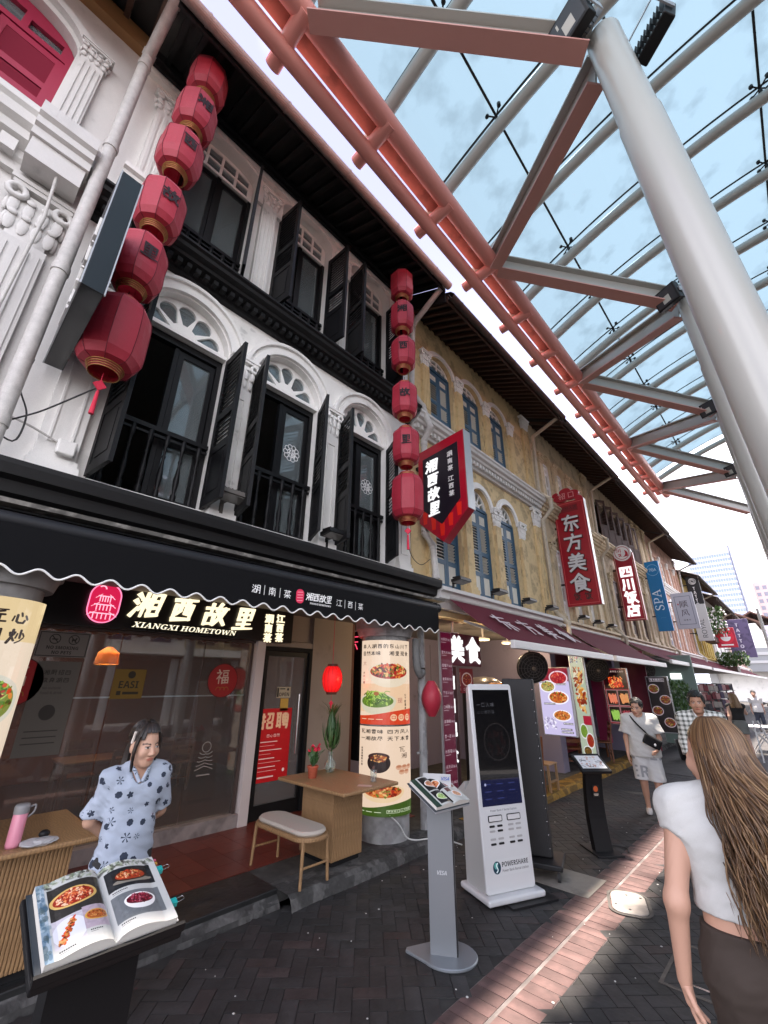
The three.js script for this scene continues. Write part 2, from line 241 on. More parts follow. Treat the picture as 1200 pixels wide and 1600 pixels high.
function shutterLeaf(parent, kind, w, h, x, y, z, turn, frameM, slatM, slatParts, name = 'shutter', arched = 0) {   // hinged at its own x = 0
  const key = [w, h, kind].join(); let L = leafCache[key];
  if (!L) {
    const f = mb(), st = 0.065, t = 0.038, rails = kind === 'solidlow' ? [0, 0.34, 0.56, 1] : kind === 'three' ? [0, 0.26, 0.5, 0.82, 1] : [0, 0.36, 1];
    f.box(0, st, 0, h, -t / 2, t / 2).box(w - st, w, 0, h, -t / 2, t / 2);
    rails.forEach((r, i) => { const c = clamp(r * h, 0.05, h - 0.05); f.box(st, w - st, c - 0.045, c + 0.045, -t / 2 + 0.001, t / 2 - 0.001); });
    const slats = [], panels = [];
    for (let i = 0; i + 1 < rails.length; i++) {
      const a = clamp(rails[i] * h, 0.05, h) + 0.045, c = clamp(rails[i + 1] * h, 0, h - 0.05) - 0.045, solid = kind === 'panels' || (kind === 'solidlow' && i === 0) || (kind === 'three' && (i === 0 || i === 3)) || (kind === 'two' && i === 0);
      if (solid) panels.push([a, c]); else for (let y2 = a + 0.02; y2 < c - 0.01; y2 += kind === 'three' || kind === 'two' ? 0.062 : 0.058) slats.push(y2);
    }
    const sg = mb().add(new THREE.BoxGeometry(w - 2 * st, 0.008, 0.05), new THREE.Matrix4().makeRotationX(0.75)).geo();
    sg.translate(w / 2, 0, 0);
    const all = mb(); for (const s of slats) { const q = sg.clone(); q.translate(0, s, 0); all.add(q); }
    L = leafCache[key] = { frame: f.geo(), slat: sg, slats, merged: all.geo(), panels: panels.map(([a, c]) => mb().box(st, w - st, a, c, -0.01, 0.01).box(st + 0.05, w - st - 0.05, a + 0.05, c - 0.05, -0.016, 0.016).geo()) };
  }
  const o = put(new THREE.Mesh(L.frame, frameM), name, parent); o.position.set(x, y, z); o.rotation.y = turn;
  for (const p of L.panels) put(new THREE.Mesh(p, slatM), 'panel', o);
  if (slatParts) for (const s of L.slats) put(new THREE.Mesh(L.slat, slatM), 'slat', o).position.y = s;
  else if (L.merged) put(new THREE.Mesh(L.merged, slatM), 'louvre', o).userData.kind = 'stuff';
  return o;
}
const baluster = mb().lathe([[0.0, 0], [0.03, 0], [0.03, 0.12], [0.016, 0.14], [0.026, 0.22], [0.032, 0.3], [0.02, 0.42], [0.013, 0.5], [0.024, 0.53], [0.013, 0.56], [0.018, 0.66], [0.03, 0.68], [0.03, 0.8], [0, 0.8]], 0, 0, 0, 8).geo();
function balustrade(win, x0, x1, y, h, z, m) {
  mb().box(x0, x1, y + h, y + h + 0.05, z - 0.03, z + 0.03).box(x0, x1, y + h - 0.06, y + h - 0.035, z - 0.018, z + 0.018).build('rail', m, win);
  const n = Math.round((x1 - x0) / 0.17); for (let i = 0; i < n; i++) { const b = put(new THREE.Mesh(baluster, m), 'baluster', win); b.position.set(x0 + (i + 0.5) * (x1 - x0) / n, y, z); b.scale.y = h / 0.8; }
}
function fanlight(win, cx, cy, r, z, m, spokes) {     // white half-round light with petal openings, each with its pane
  const s = ringShape(cx, cy, 0.0001, r), n = 5;
  for (let i = 0; i < n; i++) {
    const a = (i + 0.5) / n * Math.PI, c = Math.cos(a), d = Math.sin(a), p = new THREE.Path(), w = spokes ? 0.26 : 0.2;
    const at = (u, v) => [cx + c * u - d * v, cy + 0.03 + d * u + c * v];
    const r0 = r * 0.34, r1 = r * 0.68, q = r * w; const pts = [[r0, r * 0.05]]; for (let k = 0; k <= 8; k++) { const b2 = Math.PI / 2 - k / 8 * Math.PI; pts.push([r1 + Math.cos(b2) * q * 0.95, Math.sin(b2) * q]); } pts.push([r0, -r * 0.05]);
    pts.forEach((k, j) => p[j ? 'lineTo' : 'moveTo'](...at(...k))); p.closePath(); s.holes.push(p);
  }
  mb().shape(s, z - 0.025, z + 0.025).build('fanlight', m, win);
  mb().shape(ringShape(cx, cy, 0.0001, r * 0.98), z - 0.012, z - 0.008).build('pane', mt.pane, win);
}
function cornice(H, w, y, out, h, m, teeth, name = 'cornice') {   // stepped moulding with a row of dentils
  const b = mb();
  b.prof([[0, y], [0.07, y], [0.07, y + 0.05 * h / 0.3], [0.1, y + 0.07 * h / 0.3], [0.1, y + h * 0.38], [out * 0.62, y + h * 0.46], [out * 0.66, y + h * 0.6], [out * 0.86, y + h * 0.66], [out * 0.9, y + h * 0.82], [out, y + h * 0.88], [out, y + h], [0, y + h]], 0.005, w - 0.005);
  if (teeth) for (let x = 0.06; x < w - 0.1; x += teeth) b.box(x, x + teeth * 0.5, y + h * 0.16, y + h * 0.4, 0.1, out * 0.52);
  return b.build(name, m, H);
}
function eaves(H, w, y, out, wallTop, rafterM, gutM, roofM, parts, gutter = true) {
  const zr = -5, yr = y + (out - zr) * 0.5;   // ridge
  const n = Math.round(w / 0.125), pos = [], idx = [], L = 10;
  for (let i = 0; i <= n; i++) for (let j = 0; j <= L; j++) { const t = j / L; pos.push(i * w / n, mix(y + 0.05, yr, t) + 0.035 * Math.abs(Math.sin(i * Math.PI / 2)) * 2 + 0.012 * ((j % 2)), mix(out + 0.1, zr, t)); }
  for (let i = 0; i < n; i++) for (let j = 0; j < L; j++) { const a = i * (L + 1) + j, b = a + L + 1; idx.push(a, a + 1, b, b, a + 1, b + 1); }
  const g = new THREE.BufferGeometry(); g.setAttribute('position', new THREE.Float32BufferAttribute(pos, 3)); g.setAttribute('uv', new THREE.Float32BufferAttribute(new Float32Array(pos.length / 3 * 2), 2)); g.setIndex(idx); g.computeVertexNormals();
  const roof = mb().add(g).build('roof', roofM, H);
  mb().prof([[out + 0.04, y + 0.02], [out + 0.04, y + 0.045], [zr, yr - 0.01], [zr, yr - 0.06]], 0.02, w - 0.02).build('roof_boarding', mt.dark, roof);
  mb().prof([[zr, yr - 0.02], [zr, yr + 0.06], [-11, 8.6], [-11, 8.5]], 0.02, w - 0.02).build('rear_slope', roofM, roof);
  const rg = mb().prof([[out - 0.02, y - 0.07], [out - 0.02, y + 0.015], [-0.2, y + (out + 0.2) * 0.5 - 0.005], [-0.2, y + (out + 0.2) * 0.5 - 0.1]], -0.03, 0.03).geo();
  if (parts) for (let x = 0.15; x < w; x += 0.21) put(new THREE.Mesh(rg, rafterM), 'rafter', H).position.x = x;
  else { const b = mb(); for (let x = 0.15; x < w; x += 0.3) { const q = rg.clone(); q.translate(x, 0, 0); b.add(q); } b.build('rafters', rafterM, H); }
  mb().box(0.02, w - 0.02, y - 0.13, y + 0.03, out - 0.02, out + 0.01).build('fascia_board', rafterM, H);
  if (gutter) {
    const s = []; for (let i = 0; i <= 10; i++) { const a = Math.PI + i / 10 * Math.PI; s.push([out + 0.09 + Math.cos(a) * 0.075, y - 0.03 + Math.sin(a) * 0.085]); } for (let i = 10; i >= 0; i--) { const a = Math.PI + i / 10 * Math.PI; s.push([out + 0.09 + Math.cos(a) * 0.068, y - 0.03 + Math.sin(a) * 0.078]); }
    const gt = mb().prof(s, 0.01, w - 0.01).build('gutter', gutM, H);
    const j = mb(); for (let x = 0.3; x < w; x += 1.1) j.prof(s.slice(0, 11).map(([a, b]) => [out + 0.09 + (a - out - 0.09) * 1.1, y - 0.03 + (b - y + 0.03) * 1.1]), x, x + 0.03); j.build('joint', gutM, gt);
  }
}
function shellOf(H, w, wallM, top, deep = 7) {     // party walls, floors and dark rooms behind the front
  mb().box(0.012, 0.2, 3.16, top, -deep, -0.252).box(w - 0.2, w - 0.012, 3.16, top, -deep, -0.252).box(0.2, w - 0.2, 3.16, top, -deep, -deep + 0.15).build('party_wall', mt.darkRoom, H);
  mb().box(0.012, w - 0.012, 3.0, 3.15, -deep, -0.252).build('first_floor', mt.ceiling, H);
  mb().box(0.2, w - 0.2, 6.3, 6.5, -deep + 0.15, -0.252).box(0.2, w - 0.2, top - 0.25, top - 0.1, -deep + 0.15, -0.252).build('upper_floor', mt.darkRoom, H);
}
function pipeRun(H, pts, r, m, name = 'drainpipe') {
  const b = mb(); for (let i = 0; i + 1 < pts.length; i++) { b.cyl(pts[i], pts[i + 1], r, r, 12); b.ball(...pts[i + 1], r * 1.02, r * 1.02, r * 1.02, 12); }
  const p = b.build(name, m, H);
  for (let i = 0; i + 1 < pts.length; i++) { const A = V(...pts[i]), B = V(...pts[i + 1]), L = A.distanceTo(B), n = Math.max(1, Math.round(L / 1.6)); for (let k = 0; k <= n; k++) { const q = A.clone().lerp(B, clamp(k / n, 0.04, 0.96)), d = B.clone().sub(A).normalize().multiplyScalar(0.04); mb().cyl(q.clone().sub(d).toArray(), q.clone().add(d).toArray(), r * 1.16, r * 1.16, 12).build('collar', m, p); } }
  return p;
}

// the white house with black shutters
function whiteHouse() {
  const w = 5.2, H = thing('shophouse', 'white three storey shophouse with open black shutters and black cornices', 'shophouse', [0.03, 0, FZ]), cx = [1.15, 2.6, 4.08];
  const hw = 0.53, y0 = 3.6, ys = 5.68, u0 = 6.72, us = 9.05, uh = 0.5;
  const s = rect(0, w, 3.0, 9.6); for (const c of cx) { s.holes.push(archPath(THREE.Path, c, hw, y0, ys), archPath(THREE.Path, c, uh, u0, us, 0.2)); }
  mb().shape(s, -0.25, 0).build('wall', mt.white, H); shellOf(H, w, mt.white, 9.6);
  const lower = [[0.05, 88], [0.03, 82]], open = [[[84, 88]], [[103, 66]], [[110, 62]]], upOpen = [[96, 70], [84, 92], [96, 78]];
  cx.forEach((c, k) => {
    // first floor
    const ring = mb().shape(ringShape(c, ys, hw + 0.02, hw + 0.09), 0, 0.05).shape(ringShape(c, ys, hw + 0.09, 0.68), 0, 0.03).shape(ringShape(c, ys, 0.68, 0.725), 0, 0.07).build('arch_moulding', mt.trim, H);
    const win = mb().box(c - hw, c - hw + 0.06, y0 + 0.01, ys, -0.22, -0.14).box(c + hw - 0.06, c + hw, y0 + 0.01, ys, -0.22, -0.14).box(c - hw + 0.06, c + hw - 0.06, ys - 0.09, ys - 0.002, -0.22, -0.14).box(c - 0.025, c + 0.025, y0 + 0.01, ys - 0.09, -0.24, -0.17).build('window', mt.black, H);
    fanlight(win, c, ys, hw - 0.005, -0.13, mt.trim);
    mb().box(c - hw, c + hw, ys, ys + 0.05, -0.1, -0.05).build('transom', mt.trim, win);
    mb().box(c - hw, c + hw, y0 - 0.02, y0 + 0.02, -0.24, 0.03).build('sill', mt.trim, win);
    const lx = k === 0 ? 1 : 1, leaf = mb().box(c + 0.03, c + 0.09, y0 + 0.03, ys - 0.1, -0.215, -0.175).box(c + hw - 0.12, c + hw - 0.065, y0 + 0.03, ys - 0.1, -0.215, -0.175).box(c + 0.09, c + hw - 0.12, ys - 0.18, ys - 0.1, -0.215, -0.175).box(c + 0.09, c + hw - 0.12, y0 + 0.72, y0 + 0.82, -0.215, -0.175).box(c + 0.09, c + hw - 0.12, y0 + 0.03, y0 + 0.12, -0.215, -0.175).build('casement', mt.black, win);
    mb().box(c + 0.09, c + hw - 0.12, y0 + 0.82, ys - 0.18, -0.197, -0.193).build('pane', mt.pane, win); mb().box(c + 0.09, c + hw - 0.12, y0 + 0.12, y0 + 0.72, -0.197, -0.193).build('pane', mt.pane, win);
    mb().box(c - hw + 0.07, c - hw + 0.12, y0 + 0.03, ys - 0.1, -0.62, -0.24).box(c - hw + 0.07, c - hw + 0.12, y0 + 1.0, y0 + 1.1, -0.6, -0.25).build('casement', mt.black, win);
    if (k) { const e = put(new THREE.Mesh(new THREE.CircleGeometry(0.14, 24), M(0xffffff, 0.6, { map: emblemTex, transparent: true, alphaTest: 0.4 })), 'emblem', win); e.position.set(c + 0.25, y0 + 1.3, -0.188); }
    balustrade(win, c - hw + 0.02, c + hw - 0.02, y0 + 0.02, 0.76, -0.08, mt.black);
    const [a, b] = open[k][0];
    shutterLeaf(H, 'solidlow', 0.51, 1.98, c - hw, y0 + 0.04, 0.0, -a * Math.PI / 180, mt.black, mt.black, true);
    shutterLeaf(H, 'solidlow', 0.49, 1.98, c + hw, y0 + 0.04, 0.0, Math.PI + b * Math.PI / 180, mt.black, mt.black, true);
    // second floor
    const uw = mb().box(c - uh, c - uh + 0.05, u0 + 0.01, us - 0.3, -0.22, -0.14).box(c + uh - 0.05, c + uh, u0 + 0.01, us - 0.3, -0.22, -0.14).box(c - 0.03, c + 0.03, u0 + 0.01, us - 0.3, -0.22, -0.15).build('window', mt.black, H);
    const gr = archPath(THREE.Shape, c, uh - 0.01, us - 0.3, us, 0.19); const cells = 4;
    for (let i = 0; i < cells; i++) for (let j = 0; j < 2; j++) { const a0 = c - uh + 0.07 + i * (2 * uh - 0.12) / cells, a1 = a0 + (2 * uh - 0.12) / cells - 0.035, b0 = us - 0.25 + j * 0.19, h1 = (x) => us + 0.15 * Math.sqrt(Math.max(0, 1 - ((x - c) / uh) ** 2)) - 0.02, p = new THREE.Path(); const t0 = j ? h1(a0) : b0 + 0.155, t1 = j ? h1(a1) : b0 + 0.155; if (j && Math.min(t0, t1) < b0 + 0.03) continue; p.moveTo(a0, b0); p.lineTo(a1, b0); p.lineTo(a1, t1); p.lineTo(a0, t0); p.closePath(); gr.holes.push(p); }
    mb().shape(gr, -0.17, -0.13).build('transom_grid', mt.trim, uw); mb().shape(archPath(THREE.Shape, c, uh - 0.02, us - 0.29, us, 0.17), -0.152, -0.148).build('pane', mt.pane, uw);
    for (const q of [-1, 1]) { const xa = q < 0 ? c - uh + 0.05 : c + 0.03, xb = xa + uh - 0.08; mb().box(xa, xa + 0.05, u0 + 0.04, us - 0.31, -0.215, -0.18).box(xb - 0.05, xb, u0 + 0.04, us - 0.31, -0.215, -0.18).box(xa + 0.05, xb - 0.05, us - 0.38, us - 0.31, -0.215, -0.18).box(xa + 0.05, xb - 0.05, u0 + 0.04, u0 + 0.14, -0.215, -0.18).build('casement', mt.black, uw); mb().box(xa + 0.05, xb - 0.05, u0 + 0.14, us - 0.38, -0.2, -0.196).build('pane', mt.pane, uw); }
    balustrade(uw, c - uh + 0.02, c + uh - 0.02, u0 + 0.02, 0.55, -0.08, mt.black);
    mb().shape(ringShape(c, us - 0.02, uh + 0.01, uh + 0.1, 0.42), 0, 0.05).box(c - uh - 0.1, c - uh - 0.01, us - 0.4, us - 0.02, 0, 0.05).box(c + uh + 0.01, c + uh + 0.1, us - 0.4, us - 0.02, 0, 0.05).build('window_moulding', mt.trim, H);
    const [ua, ub] = upOpen[k];
    shutterLeaf(H, 'solidlow', 0.48, 1.98, c - uh, u0 + 0.05, 0.0, -ua * Math.PI / 180, mt.black, mt.black, true);
    shutterLeaf(H, 'solidlow', 0.48, 1.98, c + uh, u0 + 0.05, 0.0, Math.PI + ub * Math.PI / 180, mt.black, mt.black, true);
  });
  for (const x of [1.875, 3.34]) { pilaster(H, x, 0.25, 3.5, 5.76, 0.46, mt.trim, mt.trim); pilaster(H, x, 0.24, 6.7, 9.0, 0.3, mt.trim, mt.trim, 'flute'); }
  pilaster(H, 0.36, 0.3, 3.5, 5.76, 0.46, mt.trim, mt.trim); pilaster(H, 0.36, 0.3, 6.7, 9.0, 0.3, mt.trim, mt.trim, 'flute');
  pilaster(H, 4.96, 0.26, 3.5, 5.76, 0.46, mt.trim, mt.trim); pilaster(H, 4.94, 0.26, 6.7, 9.0, 0.3, mt.trim, mt.trim, 'flute');
  mb().box(0.02, w - 0.02, 9.22, 9.28, 0.001, 0.07).box(0.02, w - 0.02, 9.3, 9.42, 0.001, 0.05).build('string_course', mt.trim, H);
  cornice(H, 5.18, 6.42, 0.36, 0.26, mt.blackTrim, 0.11);
  mb().prof([[0, 3.16], [0.12, 3.16], [0.14, 3.25], [0.2, 3.27], [0.22, 3.36], [0.3, 3.38], [0.32, 3.46], [0.32, 3.5], [0, 3.5]], 0.005, 5.62).build('ledge', mt.blackTrim, H);
  mb().box(0.02, w - 0.02, 9.44, 9.58, 0.001, 0.14).box(0.02, w - 0.02, 9.36, 9.44, 0.06, 0.1).build('frieze_board', mt.blackTrim, H);
  eaves(H, w, 9.16, 1.0, 9.6, mt.blackTrim, mt.gutter, mt.roof, true);
  mb().prof([[0.98, 8.8], [0.98, 9.2], [-5, 12.2], [-5, 11.7]], w - 0.004, w + 0.014).build('gable_edge', mt.blackTrim, H);
  pipeRun(H, [[5.12, 9.15, 1.0], [5.14, 8.72, 0.2], [5.14, 7.1, 0.14], [5.4, 6.85, 0.2], [5.4, 6.3, 0.36], [5.4, 6.1, 0.2], [5.4, 4.3, 0.16], [5.56, 4.1, 0.2], [5.56, 3.55, 0.24]], 0.055, mt.pipe);
  return H;
}
// houses with closed shutters
function closedHouse({ x, w, label, wall, trim, frame, slat, cx, hw = 0.42, cornM = trim, eaveY = 8.85, ledgeM = trim, pil = 'flat', upArch = true, detail = 1, roofM = mt.roofDark, pipeM = mt.pipeCream, wide, gut = mt.roofDark, capM = trim, low = true, piers = [], ledgeFrom = 0.005 }) {
  const H = thing('shophouse', label, 'shophouse', [x, 0, FZ]), top = eaveY + 0.45, ys = 5.5, us = top - 1.0, y0 = 3.5, u0 = 6.75;
  const s = rect(0, w, 3.0, top); for (const c of cx) { if (low) s.holes.push(archPath(THREE.Path, c, hw, y0, ys)); if (!wide) s.holes.push(archPath(THREE.Path, c, hw, u0, us, upArch ? hw * 0.75 : 0.02)); }
  if (wide) s.holes.push(archPath(THREE.Path, wide[0], wide[1], u0, us + 0.2, 0.02));
  mb().shape(s, -0.25, 0).build('wall', wall, H); shellOf(H, w, wall, top);
  for (const c of cx) for (const fl of [0, 1]) {
    if (fl ? wide : !low) continue;
    const a = fl ? u0 : y0, b = fl ? us : ys, rise = fl ? (upArch ? 0.75 : 0.03) : 1, hgt = b - a - 0.02;
    const win = mb().box(c - hw, c - hw + 0.05, a + 0.005, b, -0.16, -0.08).box(c + hw - 0.05, c + hw, a + 0.005, b, -0.16, -0.08).box(c - hw + 0.05, c + hw - 0.05, b - 0.04, b + 0.03, -0.16, -0.08).build('window', frame, H);
    const lw = hw - 0.055;
    shutterLeaf(H, fl ? 'three' : 'three', lw, hgt - 0.05, c - hw + 0.053, a + 0.015, -0.11, 0, frame, slat, false);
    shutterLeaf(H, fl ? 'three' : 'three', lw, hgt - 0.05, c + hw - 0.053, a + 0.015, -0.11, Math.PI, frame, slat, false);
    if (rise > 0.1) {
      const g = mb().shape(ringShape(c, b + 0.03, hw - 0.07, hw - 0.005, rise), -0.15, -0.1);
      if (fl) { for (let i = 1; i < 4; i++) { const xx = c - hw + i * hw / 2, t = Math.sqrt(Math.max(0, 1 - ((xx - c) / hw) ** 2)) * hw * rise - 0.02; g.box(xx - 0.014, xx + 0.014, b + 0.03, b + 0.03 + t, -0.145, -0.105); } g.box(c - hw * 0.85, c + hw * 0.85, b + 0.03 + hw * rise * 0.42, b + 0.06 + hw * rise * 0.42, -0.142, -0.108); }
      else for (let i = 1; i < 6; i++) { const an = i / 6 * Math.PI; g.bar([c, b + 0.03, -0.125], [c + Math.cos(an) * (hw - 0.03), b + 0.03 + Math.sin(an) * (hw - 0.03), -0.125], 0.024, 0.035); }
      if (!fl) g.shape(ringShape(c, b + 0.03, 0.1, 0.15), -0.15, -0.1);
      g.build('fanlight', trim, win); mb().shape(ringShape(c, b + 0.03, 0.0001, hw - 0.02, rise), -0.132, -0.128).build('pane', mt.pane, win);
      mb().shape(ringShape(c, b, hw + 0.01, hw + 0.07, rise), 0, 0.05).shape(ringShape(c, b, hw + 0.07, hw + 0.15, fl ? rise : 1), 0, 0.03).build('arch_moulding', trim, H);
    }
    mb().box(c - hw, c + hw, a - 0.04, a + 0.004, -0.2, 0.06).build('sill', trim, win);
  }
  if (wide) { const n = Math.round(wide[1] * 2 / 0.42), lw = wide[1] * 2 / n; for (let i = 0; i < n; i++) shutterLeaf(H, 'two', lw * 0.96, us + 0.16 - u0, wide[0] - wide[1] + i * lw + 0.01, u0 + 0.02, i % 2 ? 0.02 : 0.1, (i % 2 ? 0.5 : -0.5), frame, slat, false); }
  const xs = []; for (let i = 0; i + 1 < cx.length; i++) xs.push((cx[i] + cx[i + 1]) / 2); xs.push(cx[0] - (cx[1] - cx[0]) / 2, cx[cx.length - 1] + (cx[1] - cx[0]) / 2);
  if (detail) for (const px of xs) if (px > 0.1 && px < w - 0.1) { if (low) pilaster(H, px, 0.24, y0 - 0.05, ys + 0.12, 0.42, pil === 'flat' ? wall : trim, capM, false); if (!wide) pilaster(H, px, 0.22, u0 - 0.02, us + 0.1, 0.36, pil === 'flat' ? wall : trim, capM, detail > 1 ? 'flute' : false); }
  for (const px of [w - 0.28, ...piers]) { pilaster(H, px, 0.36, 3.45, 6.3, 0.5, wall, capM, true, 'corner_pilaster'); pilaster(H, px, 0.36, 6.75, top - 0.2, 0.4, wall, capM, true, 'corner_pilaster'); }
  cornice(H, w, 6.32, 0.3, 0.36, cornM, 0.13); mb().prof([[0, 3.1], [0.12, 3.1], [0.16, 3.2], [0.24, 3.24], [0.26, 3.34], [0.32, 3.36], [0.32, 3.42], [0, 3.42]], ledgeFrom, w - 0.02).build('ledge', ledgeM, H);
  eaves(H, w, eaveY, 1.0, top, mt.brown, gut, roofM, detail > 1);
  pipeRun(H, [[w - 0.1, eaveY - 0.02, 1.0], [w - 0.12, eaveY - 0.35, 0.2], [w - 0.12, 6.85, 0.14], [w - 0.05, 6.6, 0.4], [w - 0.05, 6.3, 0.4], [w - 0.1, 6.0, 0.14], [w - 0.1, 3.6, 0.14], [w - 0.12, 3.3, 0.42], [w - 0.12, 2.9, 0.4]], 0.05, pipeM);
  return H;
}
const emblemTex = canvas(128, 128, (g) => { g.clearRect(0, 0, 128, 128); g.strokeStyle = '#ddd'; g.fillStyle = '#ddd'; g.lineWidth = 5; for (let i = 0; i < 10; i++) { g.beginPath(); g.arc(64 + Math.cos(i * 0.628) * 44, 64 + Math.sin(i * 0.628) * 44, 15, 0, 7); g.stroke(); } g.strokeStyle = '#eee'; hans(g, '福', 34, 34, 60, 0.09); });
whiteHouse();
closedHouse({ x: 5.25, w: 5.53, ledgeFrom: 0.42, label: 'yellow shophouse with blue framed cream louvred shutters and white arches', wall: mt.yellow, trim: mt.trim, frame: mt.blueFrame, slat: mt.louvre, cx: [1.14, 2.4, 3.63], detail: 2, ledgeM: mt.greyWhite, cornM: mt.greyWhite, eaveY: 8.95, piers: [] });
closedHouse({ x: 10.8, w: 4.72, label: 'cream shophouse with narrow white arched windows beyond the yellow house', wall: mt.cream, trim: mt.cream, frame: mt.trim, slat: mt.louvre, cx: [1.1, 2.15, 3.2], hw: 0.32, eaveY: 8.85, capM: mt.cream, cornM: mt.cream });
closedHouse({ x: 15.55, w: 8.1, label: 'tan shophouse with a wide row of dark brown shutters under ornate plaster', wall: mt.tan, trim: mt.cream, frame: mt.brown, slat: mt.brown, cx: [1.6, 3.2, 4.8], eaveY: 8.8, wide: [2.9, 2.3], cornM: mt.cream, ledgeM: mt.tan, low: true, piers: [5.9, 6.8] });
closedHouse({ x: 23.7, w: 7.0, label: 'salmon shophouse with navy blue shutters and white window trim', wall: mt.salmon, trim: mt.trim, frame: mt.trim, slat: mt.navy, cx: [1.4, 3.2, 5.0], hw: 0.5, eaveY: 8.7, upArch: false, pipeM: mt.pipe });
closedHouse({ x: 30.75, w: 7.0, label: 'bright yellow shophouse with ornate columns beyond the salmon house', wall: mt.ochre, trim: mt.ochre, frame: mt.trim, slat: mt.navy, cx: [1.4, 3.2, 5.0], hw: 0.5, eaveY: 7.9, upArch: false, pipeM: mt.pipe });
closedHouse({ x: 37.8, w: 9.0, label: 'grey white shophouse under a dark tiled roof', wall: mt.greyWhite, trim: mt.trim, frame: mt.trim, slat: mt.blueFrame, cx: [2, 4.5, 7], hw: 0.6, eaveY: 7.6, upArch: false, detail: 0 });
closedHouse({ x: 46.85, w: 11.0, label: 'pale pink shophouse far down the street with a brown roof', wall: mt.pink, trim: mt.trim, frame: mt.trim, slat: mt.brown, cx: [2, 5.4, 8.8], hw: 0.6, eaveY: 7.5, upArch: false, detail: 0, roofM: mt.roof });
{ // the grey white neighbour with magenta shutters
  const w = 5.6, H = thing('shophouse', 'weathered grey white shophouse with magenta shutters and heavy ornate mouldings', 'shophouse', [-5.6, 0, FZ]), cx = [1.5, 2.95, 4.4], hw = 0.5;
  const s = rect(0, w, 3.0, 9.9); for (const c of cx) s.holes.push(archPath(THREE.Path, c, hw, 3.6, 5.6), archPath(THREE.Path, c, 0.62, 7.12, 8.55, 0.36));
  mb().shape(s, -0.25, 0).build('wall', mt.greyWhite, H); shellOf(H, w, mt.greyWhite, 9.9);
  cx.forEach((c) => {
    mb().shape(ringShape(c, 5.6, hw + 0.01, hw + 0.08), 0, 0.07).shape(ringShape(c, 5.6, hw + 0.08, hw + 0.16), 0, 0.04).build('arch_moulding', mt.greyWhite, H);
    const win = mb().shape((() => { const q = archPath(THREE.Shape, c, 0.61, 7.13, 8.55, 0.35); for (const [a, b] of [[-0.5, -0.2], [-0.14, 0.14], [0.2, 0.5]]) { const p = new THREE.Path(); p.moveTo(c + a, 8.5); p.lineTo(c + b, 8.5); p.lineTo(c + b, 8.74 - 0.12 * Math.abs(a + b)); p.lineTo(c + a, 8.74 - 0.12 * Math.abs(a + b)); p.closePath(); q.holes.push(p); } const p = new THREE.Path(); p.moveTo(c - 0.56, 7.18); p.lineTo(c + 0.56, 7.18); p.lineTo(c + 0.56, 8.42); p.lineTo(c - 0.56, 8.42); p.closePath(); q.holes.push(p); return q; })(), -0.2, -0.12).build('window', mt.maroon, H);
    mb().box(c - 0.5, c + 0.5, 8.45, 8.8, -0.172, -0.168).build('pane', mt.pane, win);
    for (const q of [0, 1]) shutterLeaf(H, 'panels2' in leafCache ? 'two' : 'solidlow', 0.55, 1.22, q ? c + 0.56 : c - 0.56, 7.19, -0.15, q ? Math.PI : (c > 4 ? -0.5 : 0), mt.maroon, mt.maroon, true);
    for (const q of [-1, 1]) if (c + q * 0.77 < 5.5) pilaster(H, c + q * 0.77, 0.22, 7.14, 8.75, 0.26, mt.greyWhite, mt.greyWhite, 'flute');
    mb().shape(ringShape(c, 8.6, 0.64, 0.78, 0.62), 0, 0.08).build('window_moulding', mt.greyWhite, H);
    for (const q of [0, 1]) shutterLeaf(H, 'solidlow', 0.47, 1.98, q ? c + hw - 0.02 : c - hw + 0.02, 3.62, -0.12, q ? Math.PI : 0, mt.maroon, mt.maroon, false);
  });
  for (const x of [0.4, 2.22, 3.68]) pilaster(H, x, 0.26, 3.5, 5.9, 0.5, mt.greyWhite, mt.greyWhite, 'flute');
  pilaster(H, 5.28, 0.34, 3.5, 6.3, 0.66, mt.greyWhite, mt.greyWhite, 'flute'); 
  cornice(H, w, 6.35, 0.34, 0.62, mt.greyWhite, 0.24);
  mb().box(5.06, 5.48, 6.36, 6.6, 0.1, 0.33).prof([[0.1, 6.6], [0.36, 6.6], [0.36, 6.7], [0.4, 6.72], [0.4, 6.8], [0.44, 6.83], [0.44, 6.98], [0.1, 6.98]], 5.04, 5.5).box(5.06, 5.46, 6.985, 7.13, 0.001, 0.2).build('pedestal', mt.greyWhite, H);
  mb().prof([[0, 3.16], [0.12, 3.16], [0.14, 3.25], [0.2, 3.27], [0.22, 3.36], [0.3, 3.38], [0.32, 3.46], [0.32, 3.5], [0, 3.5]], 0.005, w - 0.005).build('ledge', mt.blackTrim, H);
  mb().box(0, w, 9.4, 9.7, 0.001, 0.12).build('frieze_board', M([0.25, 0.13, 0.05], 0.7), H);
  eaves(H, w, 9.3, 1.0, 9.9, mt.brown, mt.gutter, mt.roof, false);
  pipeRun(H, [[5.62, 9.3, 0.9], [5.58, 9.0, 0.3], [5.58, 3.55, 0.3]], 0.06, mt.pipe);
  pipeRun(H, [[5.3, 6.5, 0.3], [5.34, 5.9, 0.22], [5.3, 4.4, 0.14], [5.2, 3.6, 0.12]], 0.014, mt.pipe, 'conduit');
}
{ // white piers at the boundary, right of the grey house pipe
  const H = scene.children.find((o) => o.name === 'shophouse');
  mb().box(0.14, 0.6, 6.72, 6.98, 0.001, 0.2).prof([[0, 6.98], [0.22, 6.98], [0.26, 7.1], [0.3, 7.12], [0.3, 7.18], [0, 7.18]], 0.1, 0.62).build('pedestal', mt.trim, H);
}
